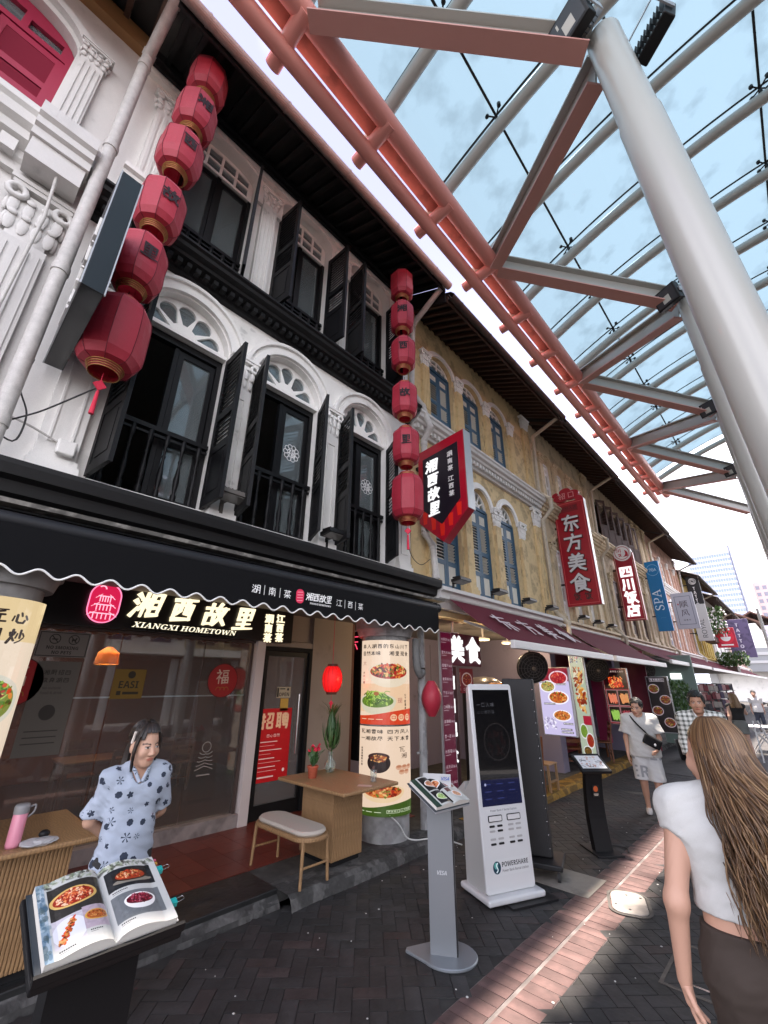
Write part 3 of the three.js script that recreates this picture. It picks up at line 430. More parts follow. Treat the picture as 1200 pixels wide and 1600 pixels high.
// ---------- street, paving, kerbs ----------
const paveM = [0, 1, 2, 3, 4].map((i) => M([[0.042, 0.041, 0.042], [0.05, 0.047, 0.048], [0.036, 0.036, 0.037], [0.062, 0.047, 0.046], [0.17, 0.098, 0.092]][i], 0.72, { map: T.stone, bumpMap: T.stoneB, bumpScale: 0.004 }));
const grout = M([0.05, 0.049, 0.047], 0.95, { map: T.stone });
const street = tag(mb().box(-120, 400, -0.3, -0.008, -4.1, 9).build('street', grout), 'dark paved pedestrian street between the shophouses', null, null, 'structure');
{
  const inView = []; const bw = 0.115, bl = 0.23, gap = 0.006, rot = Math.PI / 4, c = Math.cos(rot), s = Math.sin(rot);
  const lay = (x, z, a, len, wid, red) => { const d = Math.hypot(x, z); if (x < 0.3 || x > 13 || z < -4.08 || z > 1.6 || (z > 0.2 && x < 1)) return; inView.push([x, z, a, len, wid, d, red]); };
  for (let i = -110; i < 110; i++) for (let j = -60; j < 60; j++) {        // herringbone at 45 degrees to the kerb
    const k = ((i - j) % 4 + 4) % 4; let u, v, a;
    if (k === 0) { u = i * bw + bl / 2; v = j * bw + bw / 2; a = 0; } else if (k === 3) { u = i * bw + bw / 2; v = j * bw + bl / 2; a = Math.PI / 2; } else continue;
    const x = u * c - v * s + 5, z = u * s + v * c - 2; if (z > -2.22 && z < -1.72) continue; if (z < -4.0) continue; lay(x, z, a - rot + Math.PI, bl, bw);
  }
  for (let x = 0.3; x < 14; x += bw) { lay(x, -2.105, Math.PI / 2, bl, bw, 1); lay(x + bw / 2, -1.85, Math.PI / 2, bl, bw, 1); }   // two soldier courses run along the street
  inView.sort((a, b) => a[5] - b[5]);
  const one = (len, wid) => new THREE.BoxGeometry(len - gap, 0.03, wid - gap), g1 = flat(one(bl, bw)); metreUV(g1);
  const vars = [0, 1, 2, 3, 4].map((k) => { const q = g1.clone(); const uv = q.attributes.uv; for (let i = 0; i < uv.count; i++) uv.setXY(i, uv.getX(i) + k * 0.23, uv.getY(i) + k * 0.41); return q; });
  const rest = [mb(), mb(), mb(), mb(), mb()]; let n = 0;
  const frame = new THREE.PerspectiveCamera(); frame.copy(camera); frame.updateMatrixWorld(); frame.updateProjectionMatrix(); const pv = V();
  for (const [x, z, a, , , , red] of inView) {
    const y = -0.015 + 0.0018 * (hash(x * 991, z * 777) - 0.5), kind = red ? 4 : Math.floor(hash(x * 313, z * 517, 2) * 3.4), rx = 0.006 * (hash(x * 71, z * 97, 5) - 0.5);
    pv.set(x, 0, z).project(frame); const seen = Math.abs(pv.x) < 1.02 && Math.abs(pv.y) < 1.02 && pv.z < 1;
    if (seen && n < 300) { const o = put(new THREE.Mesh(vars[Math.floor(hash(x * 37, z * 59, 9) * 5)], paveM[kind]), 'paver', street); o.position.set(x, y, z); o.rotation.set(rx, a, 0); n++; }
    else { const q = vars[Math.floor(hash(x * 37, z * 59, 9) * 5)].clone(); q.applyMatrix4(new THREE.Matrix4().makeRotationY(a).setPosition(x, y, z)); rest[kind].g.push(q); }
  }
  rest.forEach((b, i) => { if (b.g.length) { const o = new THREE.Mesh(mergeGeometries(b.g), paveM[i]); put(o, 'paving', street); o.userData.kind = 'stuff'; } });
  mb().box(0.2, 13, -0.0078, -0.0035, -2.225, -1.735).build('mortar_bed', M([0.30, 0.26, 0.25], 0.95, { map: T.stone }), street);
  // farther on, the courses are too fine to tell apart
  const farTex = tex(512, (u, v) => { const U = (u + v) * 16, W = (u - v) * 16, e = Math.min(U - Math.floor(U), W - Math.floor(W)); return (e < 0.1 ? 0.62 : 0.8) + 0.2 * hash(Math.floor(U), Math.floor(W), 3) - 0.06 * hash(u * 512, v * 512, 1); }, 2.4);
  mb().box(13, 400, -0.008, -0.0005, -4.08, 9).build('far_paving', M([0.075, 0.071, 0.07], 0.75, { map: farTex }), street);
  mb().box(-20, 13, -0.008, -0.0005, 1.6, 9).build('side_paving', M([0.07, 0.067, 0.066], 0.75, { map: farTex }), street);
}
// kerbs and the raised walkway under the houses
const kerbM = M([0.16, 0.155, 0.15], 0.9, { map: T.kerb, bumpMap: T.stoneB, bumpScale: 0.012 }), slabM = M([0.022, 0.023, 0.024], 0.55, { map: T.stone, bumpMap: T.stoneB, bumpScale: 0.004 });
function kerbLine(name, x0, x1, z, h, m, label) {     // worn stone edge, uneven along its length
  const b = mb(), n = Math.round((x1 - x0) / 0.12), P = []; 
  for (let i = 0; i <= n; i++) { const x = mix(x0, x1, i / n), k = (vnoise(i * 0.5, 3.3, 999, 4) - 0.5) * 0.03; P.push([[x, -0.02, z + 0.05 + k], [x, h * 0.35 + k * 0.6, z + 0.035 + k], [x, h - 0.03, z + 0.012 + k], [x, h, z - 0.03], [x, h, z - 0.3]]); }
  const pos = [], tri = (a, c, d) => pos.push(...a, ...c, ...d); for (let i = 0; i < n; i++) for (let j = 0; j < 4; j++) { const [a, c] = [P[i][j], P[i][j + 1]], [d, e] = [P[i + 1][j], P[i + 1][j + 1]]; tri(a, d, c); tri(d, e, c); }
  const g = new THREE.BufferGeometry(); g.setAttribute('position', new THREE.Float32BufferAttribute(pos, 3)); g.computeVertexNormals(); g.setAttribute('uv', new THREE.Float32BufferAttribute(new Float32Array(pos.length / 3 * 2), 2));
  return tag(b.add(g).build(name, m), label, null, null, 'structure');
}
const walk = tag(mb().box(-20, 400, -0.02, 0.11, -14, -4.36).build('walkway', M([0.09, 0.085, 0.08], 0.9, { map: T.stone })), 'raised covered walkway floor under the houses', null, null, 'structure');
kerbLine('kerb', -6, 3.02, -4.16, 0.075, kerbM, 'worn grey concrete kerb before the white house');
kerbLine('kerb', 3.02, 6.1, -3.98, 0.112, kerbM, 'broken grey kerb at the pillar of the white house');
kerbLine('kerb', 6.1, 15, -3.9, 0.12, M([0.50, 0.27, 0.02], 0.85, { map: T.kerb }), 'yellow painted kerb before the yellow house');
kerbLine('kerb', 15, 60, -3.95, 0.11, kerbM, 'grey kerb farther along the street');
tag(mb().box(3.02, 6.1, 0, 0.108, -4.36, -4.2).box(6.1, 60, 0, 0.108, -4.36, -4.2).build('walkway_edge', M([0.10, 0.098, 0.095], 0.9, { map: T.stone })), 'concrete strip behind the kerb', null, null, 'structure');
for (let i = 0; i < 4; i++) { const x0 = -1.6 + i * 1.16; mb().rbox(x0, x0 + 1.152, 0.06, 0.118, -4.74, -4.19, 0.012).build('stone_slab', slabM, walk); }
{ // red floor tiles
  const g = metreUV(flat(new THREE.BoxGeometry(0.298, 0.012, 0.298))), ms = [[0.135, 0.022, 0.014], [0.155, 0.028, 0.018], [0.12, 0.020, 0.013]].map((c) => M(c, 0.42, { map: T.speck }));
  for (let i = 0; i < 19; i++) for (let j = 0; j < 5; j++) { const o = put(new THREE.Mesh(g, ms[Math.floor(rnd(0, 3))]), 'tile', walk); o.position.set(0.2 + i * 0.302, 0.112 + rnd(0, 0.001), -4.9 - j * 0.302); }
}
{ // cover set in the paving, concrete patch
  const c = thingW('manhole_cover', 'small pale oval cover set in the paving', 'cover', [5.36, 0, -1.78]);
  const o = (a, b) => { const s = new THREE.Shape(); s.absellipse(0, 0, a, b, 0, Math.PI * 2); return s; };
  const r = rrect(-0.24, 0.24, -0.15, 0.15, 0.1), rot = new THREE.Matrix4().makeRotationX(-Math.PI / 2).premultiply(new THREE.Matrix4().makeRotationY(0.35)).setPosition(5.36, 0.004, -1.78);
  const k = mb(); k.shape(r, 0, 0.012, 0.004); k.g.forEach((g) => g.applyMatrix4(rot)); k.build('lid', M([0.26, 0.24, 0.22], 0.8, { map: T.stain }), c);
  const f = rrect(-0.275, 0.275, -0.185, 0.185, 0.13); f.holes.push(rrect(-0.25, 0.25, -0.16, 0.16, 0.11)); const q = mb().shape(f, 0, 0.006); q.g.forEach((g) => g.applyMatrix4(rot)); q.build('rim', M([0.12, 0.11, 0.10], 0.8, { map: T.stone }), c);
  const d = mb(); for (const [a, b] of [[-0.15, 0.05], [0.14, -0.06], [0.16, 0.06], [-0.12, -0.08]]) d.cyl([5.36 + a, 0.014, -1.78 + b], [5.36 + a, 0.018, -1.78 + b], 0.012, 0.012, 8); d.build('bolt', mt.dark, c);
  tag(mb().box(5.2, 5.75, 0.0005, 0.0045, -2.95, -2.1).build('concrete_patch', M([0.24, 0.22, 0.19], 0.9, { map: T.stain })), 'patch of pale concrete beside the charging kiosk', null, null, 'structure').rotation.set(0, 0, 0);
  const p = thingW('drain_cover', 'square paver filled cover with a metal slot beside the pale oval cover', 'cover', [4.6, 0, -0.95]);
  const fr = rect(4.25, 4.95, 0.6, 1.3), R = new THREE.Matrix4().makeRotationX(-Math.PI / 2); fr.holes.push(rect(4.275, 4.925, 0.625, 1.275)); const z = mb().shape(fr, 0.001, 0.006); z.g.forEach((g) => g.applyMatrix4(R)); z.build('frame', M([0.16, 0.14, 0.12], 0.7, { map: T.stone }), p);
  mb().box(4.36, 4.38, 0.001, 0.007, -1.18, -0.74).build('slot', mt.chrome, p);
}
{ // pale specks trodden into the paving
  const b = mb(); for (let i = 0; i < 150; i++) { const x = rnd(0.8, 9), z = rnd(-3.95, -0.2), r = rnd(0.004, 0.012); b.cyl([x, -0.002, z], [x, 0.0025, z], r, r * rnd(0.5, 1), 6); }
  b.build('paving_specks', M([0.5, 0.49, 0.47], 0.9), street).userData.kind = 'stuff';
}
// ---------- glass street canopy on steel poles ----------
{
  const C = thing('street_canopy', 'arched glass street canopy with coral edge tubes on grey steel poles', 'canopy', [0, 0, 0]);
  const yOf = (z) => 1.95 + 7 * (1.21 - 0.165 * ((0.35 - z / 7) / 0.68) ** 2), x0 = -0.4, x1 = 18.9, ze = -2.28, zr = 7.18, zo = -2.66, zor = 7.56;
  const glassM = M([0.078, 0.122, 0.156], 0.94, { transmission: 0.94, ior: 1.35, map: T.dirtglass, specularIntensity: 0.6 });
  for (const [e, o, k] of [[ze, zo, -1], [zr, zor, 1]]) {
    mb().cyl([x0 - 0.3, 8.95, e], [x1, 8.95, e], 0.125, 0.125, 18).build('edge_tube', mt.coral, C);
    mb().cyl([x0 - 0.3, 8.80, o], [x1 + 0.1, 8.80, o], 0.10, 0.10, 16).build('outer_tube', mt.coral, C);
    mb().box(x0 - 0.3, x1, 9.02, 9.05, Math.min(e, o) + 0.05, Math.max(e, o) - 0.05).build('edge_plate', M([0.24, 0.10, 0.085], 0.7, { map: T.stain }), C);
  }
  const stub = mb().cyl([0, 8.86, zo - 0.24], [0, 8.9, ze + 0.05], 0.095, 0.095, 14).geo(), xs = []; for (let x = 1.04 - 1.4; x < x1; x += 1.4) xs.push(x);
  const pg = (() => { const p = []; for (let i = 0; i <= 24; i++) { const z = mix(zo - 0.05, zor + 0.05, i / 24); p.push([0, yOf(z) - 0.02, z]); } return mb().tube(p, 0.095, 14, 40).geo(); })();
  for (const x of xs) { put(new THREE.Mesh(pg, mt.steel), 'purlin', C).position.x = x; put(new THREE.Mesh(stub, mt.coral), 'purlin_stub', C).position.x = x; }
  const zs = [-2.62, -1.33, 0.21, 1.75, 3.29, 4.83, 6.37, 7.5];
  const fit = (() => { const b = mb(); b.cyl([0, 0.06, 0], [0, 0.2, 0], 0.018, 0.018, 6); for (const [a, c] of [[1, 1], [1, -1], [-1, 1], [-1, -1]]) { b.cyl([0, 0.19, 0], [a * 0.1, 0.22, c * 0.1], 0.012, 0.012, 6); b.cyl([a * 0.1, 0.19, c * 0.1], [a * 0.1, 0.25, c * 0.1], 0.03, 0.03, 8); } return b.geo(); })();
  for (let j = 0; j + 1 < zs.length; j++) {
    const n = 5, row = (w) => { const pos = []; for (let i = 0; i < n; i++) { const za = mix(zs[j] + 0.012, zs[j + 1] - 0.012, i / n), zb = mix(zs[j] + 0.012, zs[j + 1] - 0.012, (i + 1) / n), ya = yOf(za) + 0.24, yb = yOf(zb) + 0.24; pos.push(0.012, ya, za, 0.012, yb, zb, w - 0.012, ya, za, w - 0.012, ya, za, 0.012, yb, zb, w - 0.012, yb, zb); } const g = new THREE.BufferGeometry(); g.setAttribute('position', new THREE.Float32BufferAttribute(pos, 3)); g.computeVertexNormals(); return metreUV(g); };
    const g = row(1.4); for (let k = 0; k + 1 < xs.length; k++) put(new THREE.Mesh(g, glassM), 'pane', C).position.x = xs[k] - 0.02;
    if (j) for (const x of xs) { const f = put(new THREE.Mesh(fit, mt.darkMetal), 'fitting', C); f.position.set(x - 0.02, yOf(zs[j]), zs[j]); }
  }
  const jt = mb(); for (let j = 1; j + 1 < zs.length; j++) jt.box(xs[0], xs[xs.length - 1] - 0.02, yOf(zs[j]) + 0.23, yOf(zs[j]) + 0.25, zs[j] - 0.016, zs[j] + 0.016);
  jt.build('street_joint', mt.dark, C);
  const cj = mb(); for (let i = 0; i < 30; i++) { const za = mix(zs[0], zs[7], i / 30), zb = mix(zs[0], zs[7], (i + 1) / 30); cj.bar([0, yOf(za) + 0.24, za], [0, yOf(zb) + 0.24, zb], 0.03, 0.022); } const cg = cj.geo();
  for (const x of xs) put(new THREE.Mesh(cg, mt.dark), 'cross_joint', C).position.x = x - 0.02;
  // poles and arms
  const iBeam = (a, b, name) => { const A = V(...a), B = V(...b), d = B.clone().sub(A), L = d.length(), m = new THREE.Matrix4().lookAt(A, B, V(0, 1, 0)); m.setPosition(A.clone().add(B).multiplyScalar(0.5)); const w = mb().add(new THREE.BoxGeometry(0.02, 0.29, L), m).add(new THREE.BoxGeometry(0.2, 0.025, L), m.clone().multiply(new THREE.Matrix4().makeTranslation(0, 0.155, 0))).build(name, mt.steel, C); mb().add(new THREE.BoxGeometry(0.2, 0.025, L), m.clone().multiply(new THREE.Matrix4().makeTranslation(0, -0.155, 0))).build('lower_flange', mt.dustyPink, w); };
  for (const [pz, ez, dx] of [[0.11, ze, 1], [4.79, zr, -1]]) for (let k = 0; k < 5; k++) {
    const px = 3.14 + 4.2 * k; const top = 7.93;
    const p = mb().cyl([px, -0.01, pz + dx * 0.24], [px, 6.6, pz + dx * 0.04], 0.17, 0.17, 28).build('pole', mt.steel, C);
    mb().cyl([px, 6.6, pz + dx * 0.04], [px, 8.12, pz - dx * 0.005], 0.158, 0.158, 28).build('pole_head', mt.steel, p); mb().cyl([px, -0.005, pz + dx * 0.24], [px, 0.03, pz + dx * 0.24], 0.3, 0.3, 24).build('base_plate', mt.steel, p);
    for (const q of [-2.1, 2.1]) { const nx = px + q; if (nx < x0 || nx > x1) continue; const d = V(q, 1.02, ez - pz).normalize().multiplyScalar(0.2); iBeam([px + d.x, top + d.y, pz + d.z], [nx - d.x * 0.6, 8.93 - d.y * 0.6, ez - d.z * 0.6], 'arm'); }
  }
  for (const [px, a, s] of [[3.14, 0, 0], [7.34, 0, 1], [11.54, 0, 1], [15.74, 0, 1]]) {
    const make = (dx, dz, dy, ry, rx, label) => {
      const F = thing('floodlight', label, 'floodlight', [px + dx, 8.0 + dy, 0.08 + dz], ry, 'floodlights at the canopy pole heads'); F.rotation.x = rx; F.rotation.order = 'YXZ';
      const b = mb().rbox(-0.19, 0.19, -0.16, 0.16, -0.06, 0.07, 0.015).build('housing', mt.darkMetal, F); const fins = mb(); for (let i = 0; i < 9; i++) fins.box(-0.17 + i * 0.042, -0.165 + i * 0.042, -0.15, 0.15, -0.1, -0.055); fins.build('cooling_fins', mt.darkMetal, b);
      mb().box(-0.16, 0.16, -0.13, 0.13, 0.0705, 0.073).build('lens', M([0.06, 0.06, 0.065], 0.12), b); mb().box(-0.06, 0.06, -0.1, 0.02, 0.0735, 0.075).box(-0.1, -0.08, 0.04, 0.1, 0.0735, 0.075).build('led_array', M([0.5, 0.5, 0.45], 0.4), b);
      mb().box(-0.215, -0.2, -0.05, 0.03, -0.2, 0.03).box(0.2, 0.215, -0.05, 0.03, -0.2, 0.03).box(-0.2, 0.2, -0.05, 0.03, -0.21, -0.2).build('bracket', mt.alu, F);
    };
    if (!s) { make(-0.34, -0.18, 0.1, -Math.PI * 0.62, 0.35, 'black floodlight facing the white house on the canopy pole beside the long haired woman'); make(0.3, 0.42, 0.1, Math.PI * 0.3, 0.3, 'black floodlight on a swivel arm facing away from the white house'); }
    else make(-0.32, -0.2, -0.05, -Math.PI * 0.65, 0.3, px < 8 ? 'small black floodlight on the second canopy pole' : px < 12 ? 'small black floodlight on the third canopy pole' : 'small black floodlight on the last canopy pole');
  }
}
// ---------- lanterns, signs, awnings on the fronts ----------
const clothRed = M([0.60, 0.03, 0.065], 0.55, { sheen: 0.3, transmission: 0.22, map: T.cloth, bumpMap: T.plasterB, bumpScale: 0.006 }), seamRed = M([0.16, 0.006, 0.02], 0.7), gold = M([0.45, 0.24, 0.08], 0.4, { metalness: 0.7 }), tassel = M([0.62, 0.02, 0.06], 0.7);
const ink = M([0.02, 0.01, 0.015], 0.8), LAMP = 0.295, glow = (hex, k) => M([0.02, 0.02, 0.02], 0.5, { emissive: new THREE.Color(hex), emissiveIntensity: k * LAMP });
function lantern(label, x, y, z, r, h, ch, turn, last) {        // eight sided cloth lantern on wire hoops, y is its middle
  const L = thing('lantern', label, 'lantern', [x, y, z], turn, 'red cloth lanterns hanging in two strings'), n = 8;
  const prof = [[r * 0.56, -h / 2], [r * 0.8, -h * 0.47], [r * 0.965, -h * 0.36], [r, -h * 0.22], [r * 1.005, 0], [r, h * 0.22], [r * 0.965, h * 0.36], [r * 0.8, h * 0.47], [r * 0.56, h / 2]];
  const pos = [], P = (i, j) => { const a = (i + 0.5) / n * Math.PI * 2, w = hash(i * 7 + Math.floor(y * 13), j) * 0.012 - 0.006; return [Math.sin(a) * (prof[j][0] + w), prof[j][1] + w * 0.5, Math.cos(a) * (prof[j][0] + w)]; };
  for (let i = 0; i < n; i++) for (let j = 0; j + 1 < prof.length; j++) {
    const K = 3, A = P(i, j), B = P((i + 1) % n, j), D = P(i, j + 1), E = P((i + 1) % n, j + 1), q = (u, v) => [0, 1, 2].map((k) => { const s = mix(mix(A[k], B[k], u), mix(D[k], E[k], u), v); return k === 1 ? s : s * (1 + 0.03 * Math.sin(u * Math.PI)); });
    for (let u = 0; u < K; u++) { const a = q(u / K, 0), b = q((u + 1) / K, 0), c = q(u / K, 1), d = q((u + 1) / K, 1); pos.push(...a, ...b, ...c, ...b, ...d, ...c); }
  }
  const g = new THREE.BufferGeometry(); g.setAttribute('position', new THREE.Float32BufferAttribute(pos, 3)); g.computeVertexNormals();
  const body = mb().add(metreUV(g)).build('cloth_body', clothRed, L);
  const sm = mb(); for (let i = 0; i < n; i++) sm.tube(prof.map((_, j) => { const p = P(i, j); return [p[0] * 1.006, p[1], p[2] * 1.006]; }), 0.0035, 5, 14); sm.build('seam', seamRed, body);
  const hp = mb(); for (const s of [-1, 1]) for (let k = 0; k < 4; k++) hp.add(new THREE.TorusGeometry(r * (0.56 - 0.03 * k), 0.005, 5, 20), new THREE.Matrix4().makeRotationX(Math.PI / 2).setPosition(0, s * (h / 2 + 0.018 * k + 0.004), 0)); hp.build('wire_hoop', gold, L);
  mb().add(new THREE.CylinderGeometry(r * 0.5, r * 0.5, 0.06, 16, 1, true), mat4.makeTranslation(0, h / 2 + 0.03, 0)).build('collar', clothRed, L); mb().add(new THREE.CylinderGeometry(r * 0.54, r * 0.46, 0.06, 16, 1, true), mat4.makeTranslation(0, -h / 2 - 0.03, 0)).build('collar', clothRed, L);
  mb().cyl([0, h / 2, 0], [0, h / 2 + 0.2, 0], 0.004, 0.004, 6).build('hanger', mt.wire, L);
  if (ch) { const gg = hanGeo(ch, r * 0.74, 0.002, 0.15, 0, 1), pp = gg.attributes.position; for (let i = 0; i < pp.count; i++) { const X = pp.getX(i), Y = pp.getY(i) + h * 0.05; pp.setXYZ(i, X, Y, r * 0.985 + pp.getZ(i) * 0.5); } gg.computeVertexNormals(); put(new THREE.Mesh(gg, ink), 'character', L); }
  if (last) { const t = mb().cyl([0, -h / 2 - 0.05, 0], [0, -h / 2 - 0.13, 0], 0.004).cyl([0, -h / 2 - 0.24, 0], [0, -h / 2 - 0.46, 0], 0.012, 0.02, 8); t.add(new THREE.BoxGeometry(0.07, 0.07, 0.02), new THREE.Matrix4().makeRotationZ(Math.PI / 4).setPosition(0, -h / 2 - 0.18, 0)).build('tassel', tassel, L); }
  return L;
}
{
  const word = ['', '湘', '西', '故', '里', ''], say = ['plain topmost', 'with the character for Xiang', 'with the character for west', 'with the character for old', 'with the character for hometown', 'plain bottom'];
  const A = [[0.60, 8.97], [0.57, 8.2], [0.54, 7.4], [0.51, 6.46], [0.48, 5.62], [0.47, 4.74]], B = [[4.37, 8.76], [4.37, 7.98], [4.39, 7.17], [4.41, 6.22], [4.43, 5.36], [4.45, 4.5]];
  const face = (x) => Math.atan2(-x, 3.7);
  A.forEach(([x, y], i) => lantern('red lantern ' + say[i] + ', string beside the black sign box', x, y, -3.7, i === 5 ? 0.25 : 0.225, i === 5 ? 0.68 : 0.6, word[i], 0.1, i === 5));
  B.forEach(([x, y], i) => lantern('red lantern ' + say[i] + ', string beside the five sided sign', x, y, -3.7, i === 5 ? 0.245 : 0.215, i === 5 ? 0.68 : 0.58, word[i], -0.85, i === 5));
  const c = tag(mb().tube([[0.46, 4.2, -3.72], [0.2, 3.95, -3.95], [-0.02, 3.75, -4.1], [0.1, 3.66, -4.05], [0.12, 3.9, -4.05], [0.02, 4.2, -4.15], [0.04, 4.48, -4.15]], 0.007, 6, 60).build('cable', mt.wire), 'thin black cable looping below the black sign box', 'cable');
  tag(mb().tube([[4.46, 3.9, -3.72], [4.9, 3.75, -4.0], [5.3, 3.72, -4.12], [5.5, 3.85, -4.1]], 0.006, 6, 40).build('cable', mt.wire), 'thin black cable below the lantern string at the five sided sign', 'cable');
}
{ // sign box at the party line, seen nearly edge on
  const S = thingW('sign_box', 'black projecting sign box with glossy side beside the drainpipe', 'sign', [0.17, 4.5, -3.6]);
  mb().rbox(0.105, 0.245, 4.5, 5.74, -4.18, -3.0, 0.006).build('casing', M([0.012, 0.013, 0.016], 0.16), S);
  mb().box(0.096, 0.105, 4.5, 5.74, -3.012, -2.996).box(0.245, 0.254, 4.5, 5.74, -3.012, -2.996).box(0.096, 0.105, 4.5, 4.512, -4.18, -3.012).box(0.096, 0.105, 5.728, 5.74, -4.18, -3.012).build('edge_trim', mt.alu, S);
  const f = new THREE.Group(); f.name = 'lettering'; S.add(f); ['湘', '西', '故', '里'].forEach((c, i) => { const g = put(new THREE.Mesh(hanGeo(c, 0.24, 0.012, 0.12, 0, 1), mt.trim), 'character', f); g.rotation.y = -Math.PI / 2; g.position.set(0.104 - 0.17, 5.5 - 4.5 - i * 0.27, 0.05); });
  mb().box(0.15, 0.2, 5.4, 5.5, -4.3, -4.18).box(0.15, 0.2, 4.7, 4.8, -4.3, -4.18).box(0.12, 0.22, 5.74, 5.9, -4.25, -4.05).build('bracket', mt.darkMetal, S);
}
{ // five sided sign, square to the front, facing up the street
  const X = 5.45, S = thing('hanging_sign', 'five sided black and red hanging sign with white brush characters', 'sign', [X, 4.04, -3.72]); S.rotation.y = -Math.PI / 2;   // its own x runs towards the house... its face looks to -x
  const o = poly([[-0.47, 0.42], [0.0, 0], [0.5, 0.46], [0.5, 1.9], [-0.47, 1.78]].map(([a, b]) => [a, b])), inn = poly([[-0.36, 0.62], [0.0, 0.3], [0.38, 0.66], [0.38, 1.7], [-0.36, 1.6]]);
  mb().shape(o, -0.1, 0.1, 0.008).build('case', M([0.36, 0.005, 0.02], 0.28, { clearcoat: 0.5 }), S);
  mb().shape(inn, 0.1, 0.106).build('field', M([0.012, 0.008, 0.014], 0.3), S);
  const rays = mb(); for (let i = 0; i < 5; i++) { const a = -0.34 + i * 0.17, b = 0.2 + Math.abs(a) * 0.8; rays.shape(poly([[a - 0.035, b - 0.1], [a + 0.035, b - 0.1], [a + 0.05, b + 0.12], [a - 0.05, b + 0.12]]), 0.1, 0.103); } rays.build('stripe', M([0.7, 0.02, 0.01], 0.35), S);
  mb().box(0.508, 0.515, 0.46, 1.9, -0.1, 0.1).build('edge_strip', mt.alu, S);
  const white = glow(0xffffff, 0.55); white.color.setRGB(0.8, 0.8, 0.8); ['湘', '西', '故', '里'].forEach((c, i) => { const g = put(new THREE.Mesh(hanGeo(c, 0.24, 0.012, 0.15, 0.12, 1), white), 'character', S); g.position.set(-0.16 + 0.01 * i, 1.42 - i * 0.27, 0.107); });
  [...'湖南菜江西菜'].forEach((c, i) => { const g = put(new THREE.Mesh(hanGeo(c, 0.105, 0.004, 0.1), mt.trim), 'small_character', S); g.position.set(0.22, 1.52 - i * 0.135 - (i > 2 ? 0.06 : 0), 0.107); });
  mb().box(-0.62, -0.47, 1.5, 1.56, -0.03, 0.03).box(-0.62, -0.47, 0.6, 0.66, -0.03, 0.03).build('bracket', mt.darkMetal, S);
}
function bladeSign(name, label, x, z0, z1, y0, y1, faceTex, edge, thick = 0.12, extra) {   // a flat box standing out from the front, its face up the street
  const w = z1 - z0, h = y1 - y0, S = thing(name, label, 'sign', [x, y0, (z0 + z1) / 2]); S.rotation.y = -Math.PI / 2;
  mb().rbox(-w / 2, w / 2, 0, h, -thick / 2, thick / 2, 0.012).build('case', edge, S);
  if (faceTex) { const f = put(new THREE.Mesh(new THREE.PlaneGeometry(w - 0.03, h - 0.03), faceTex.isTexture ? M(0xffffff, 0.45, { map: faceTex }) : faceTex), 'face', S); f.position.set(0, h / 2, thick / 2 + 0.003); }
  mb().box(-w / 2 - 0.35, -w / 2, h * 0.75, h * 0.75 + 0.05, -0.025, 0.025).box(-w / 2 - 0.35, -w / 2, h * 0.2, h * 0.2 + 0.05, -0.025, 0.025).build('bracket', mt.darkMetal, S);
  return S;
}
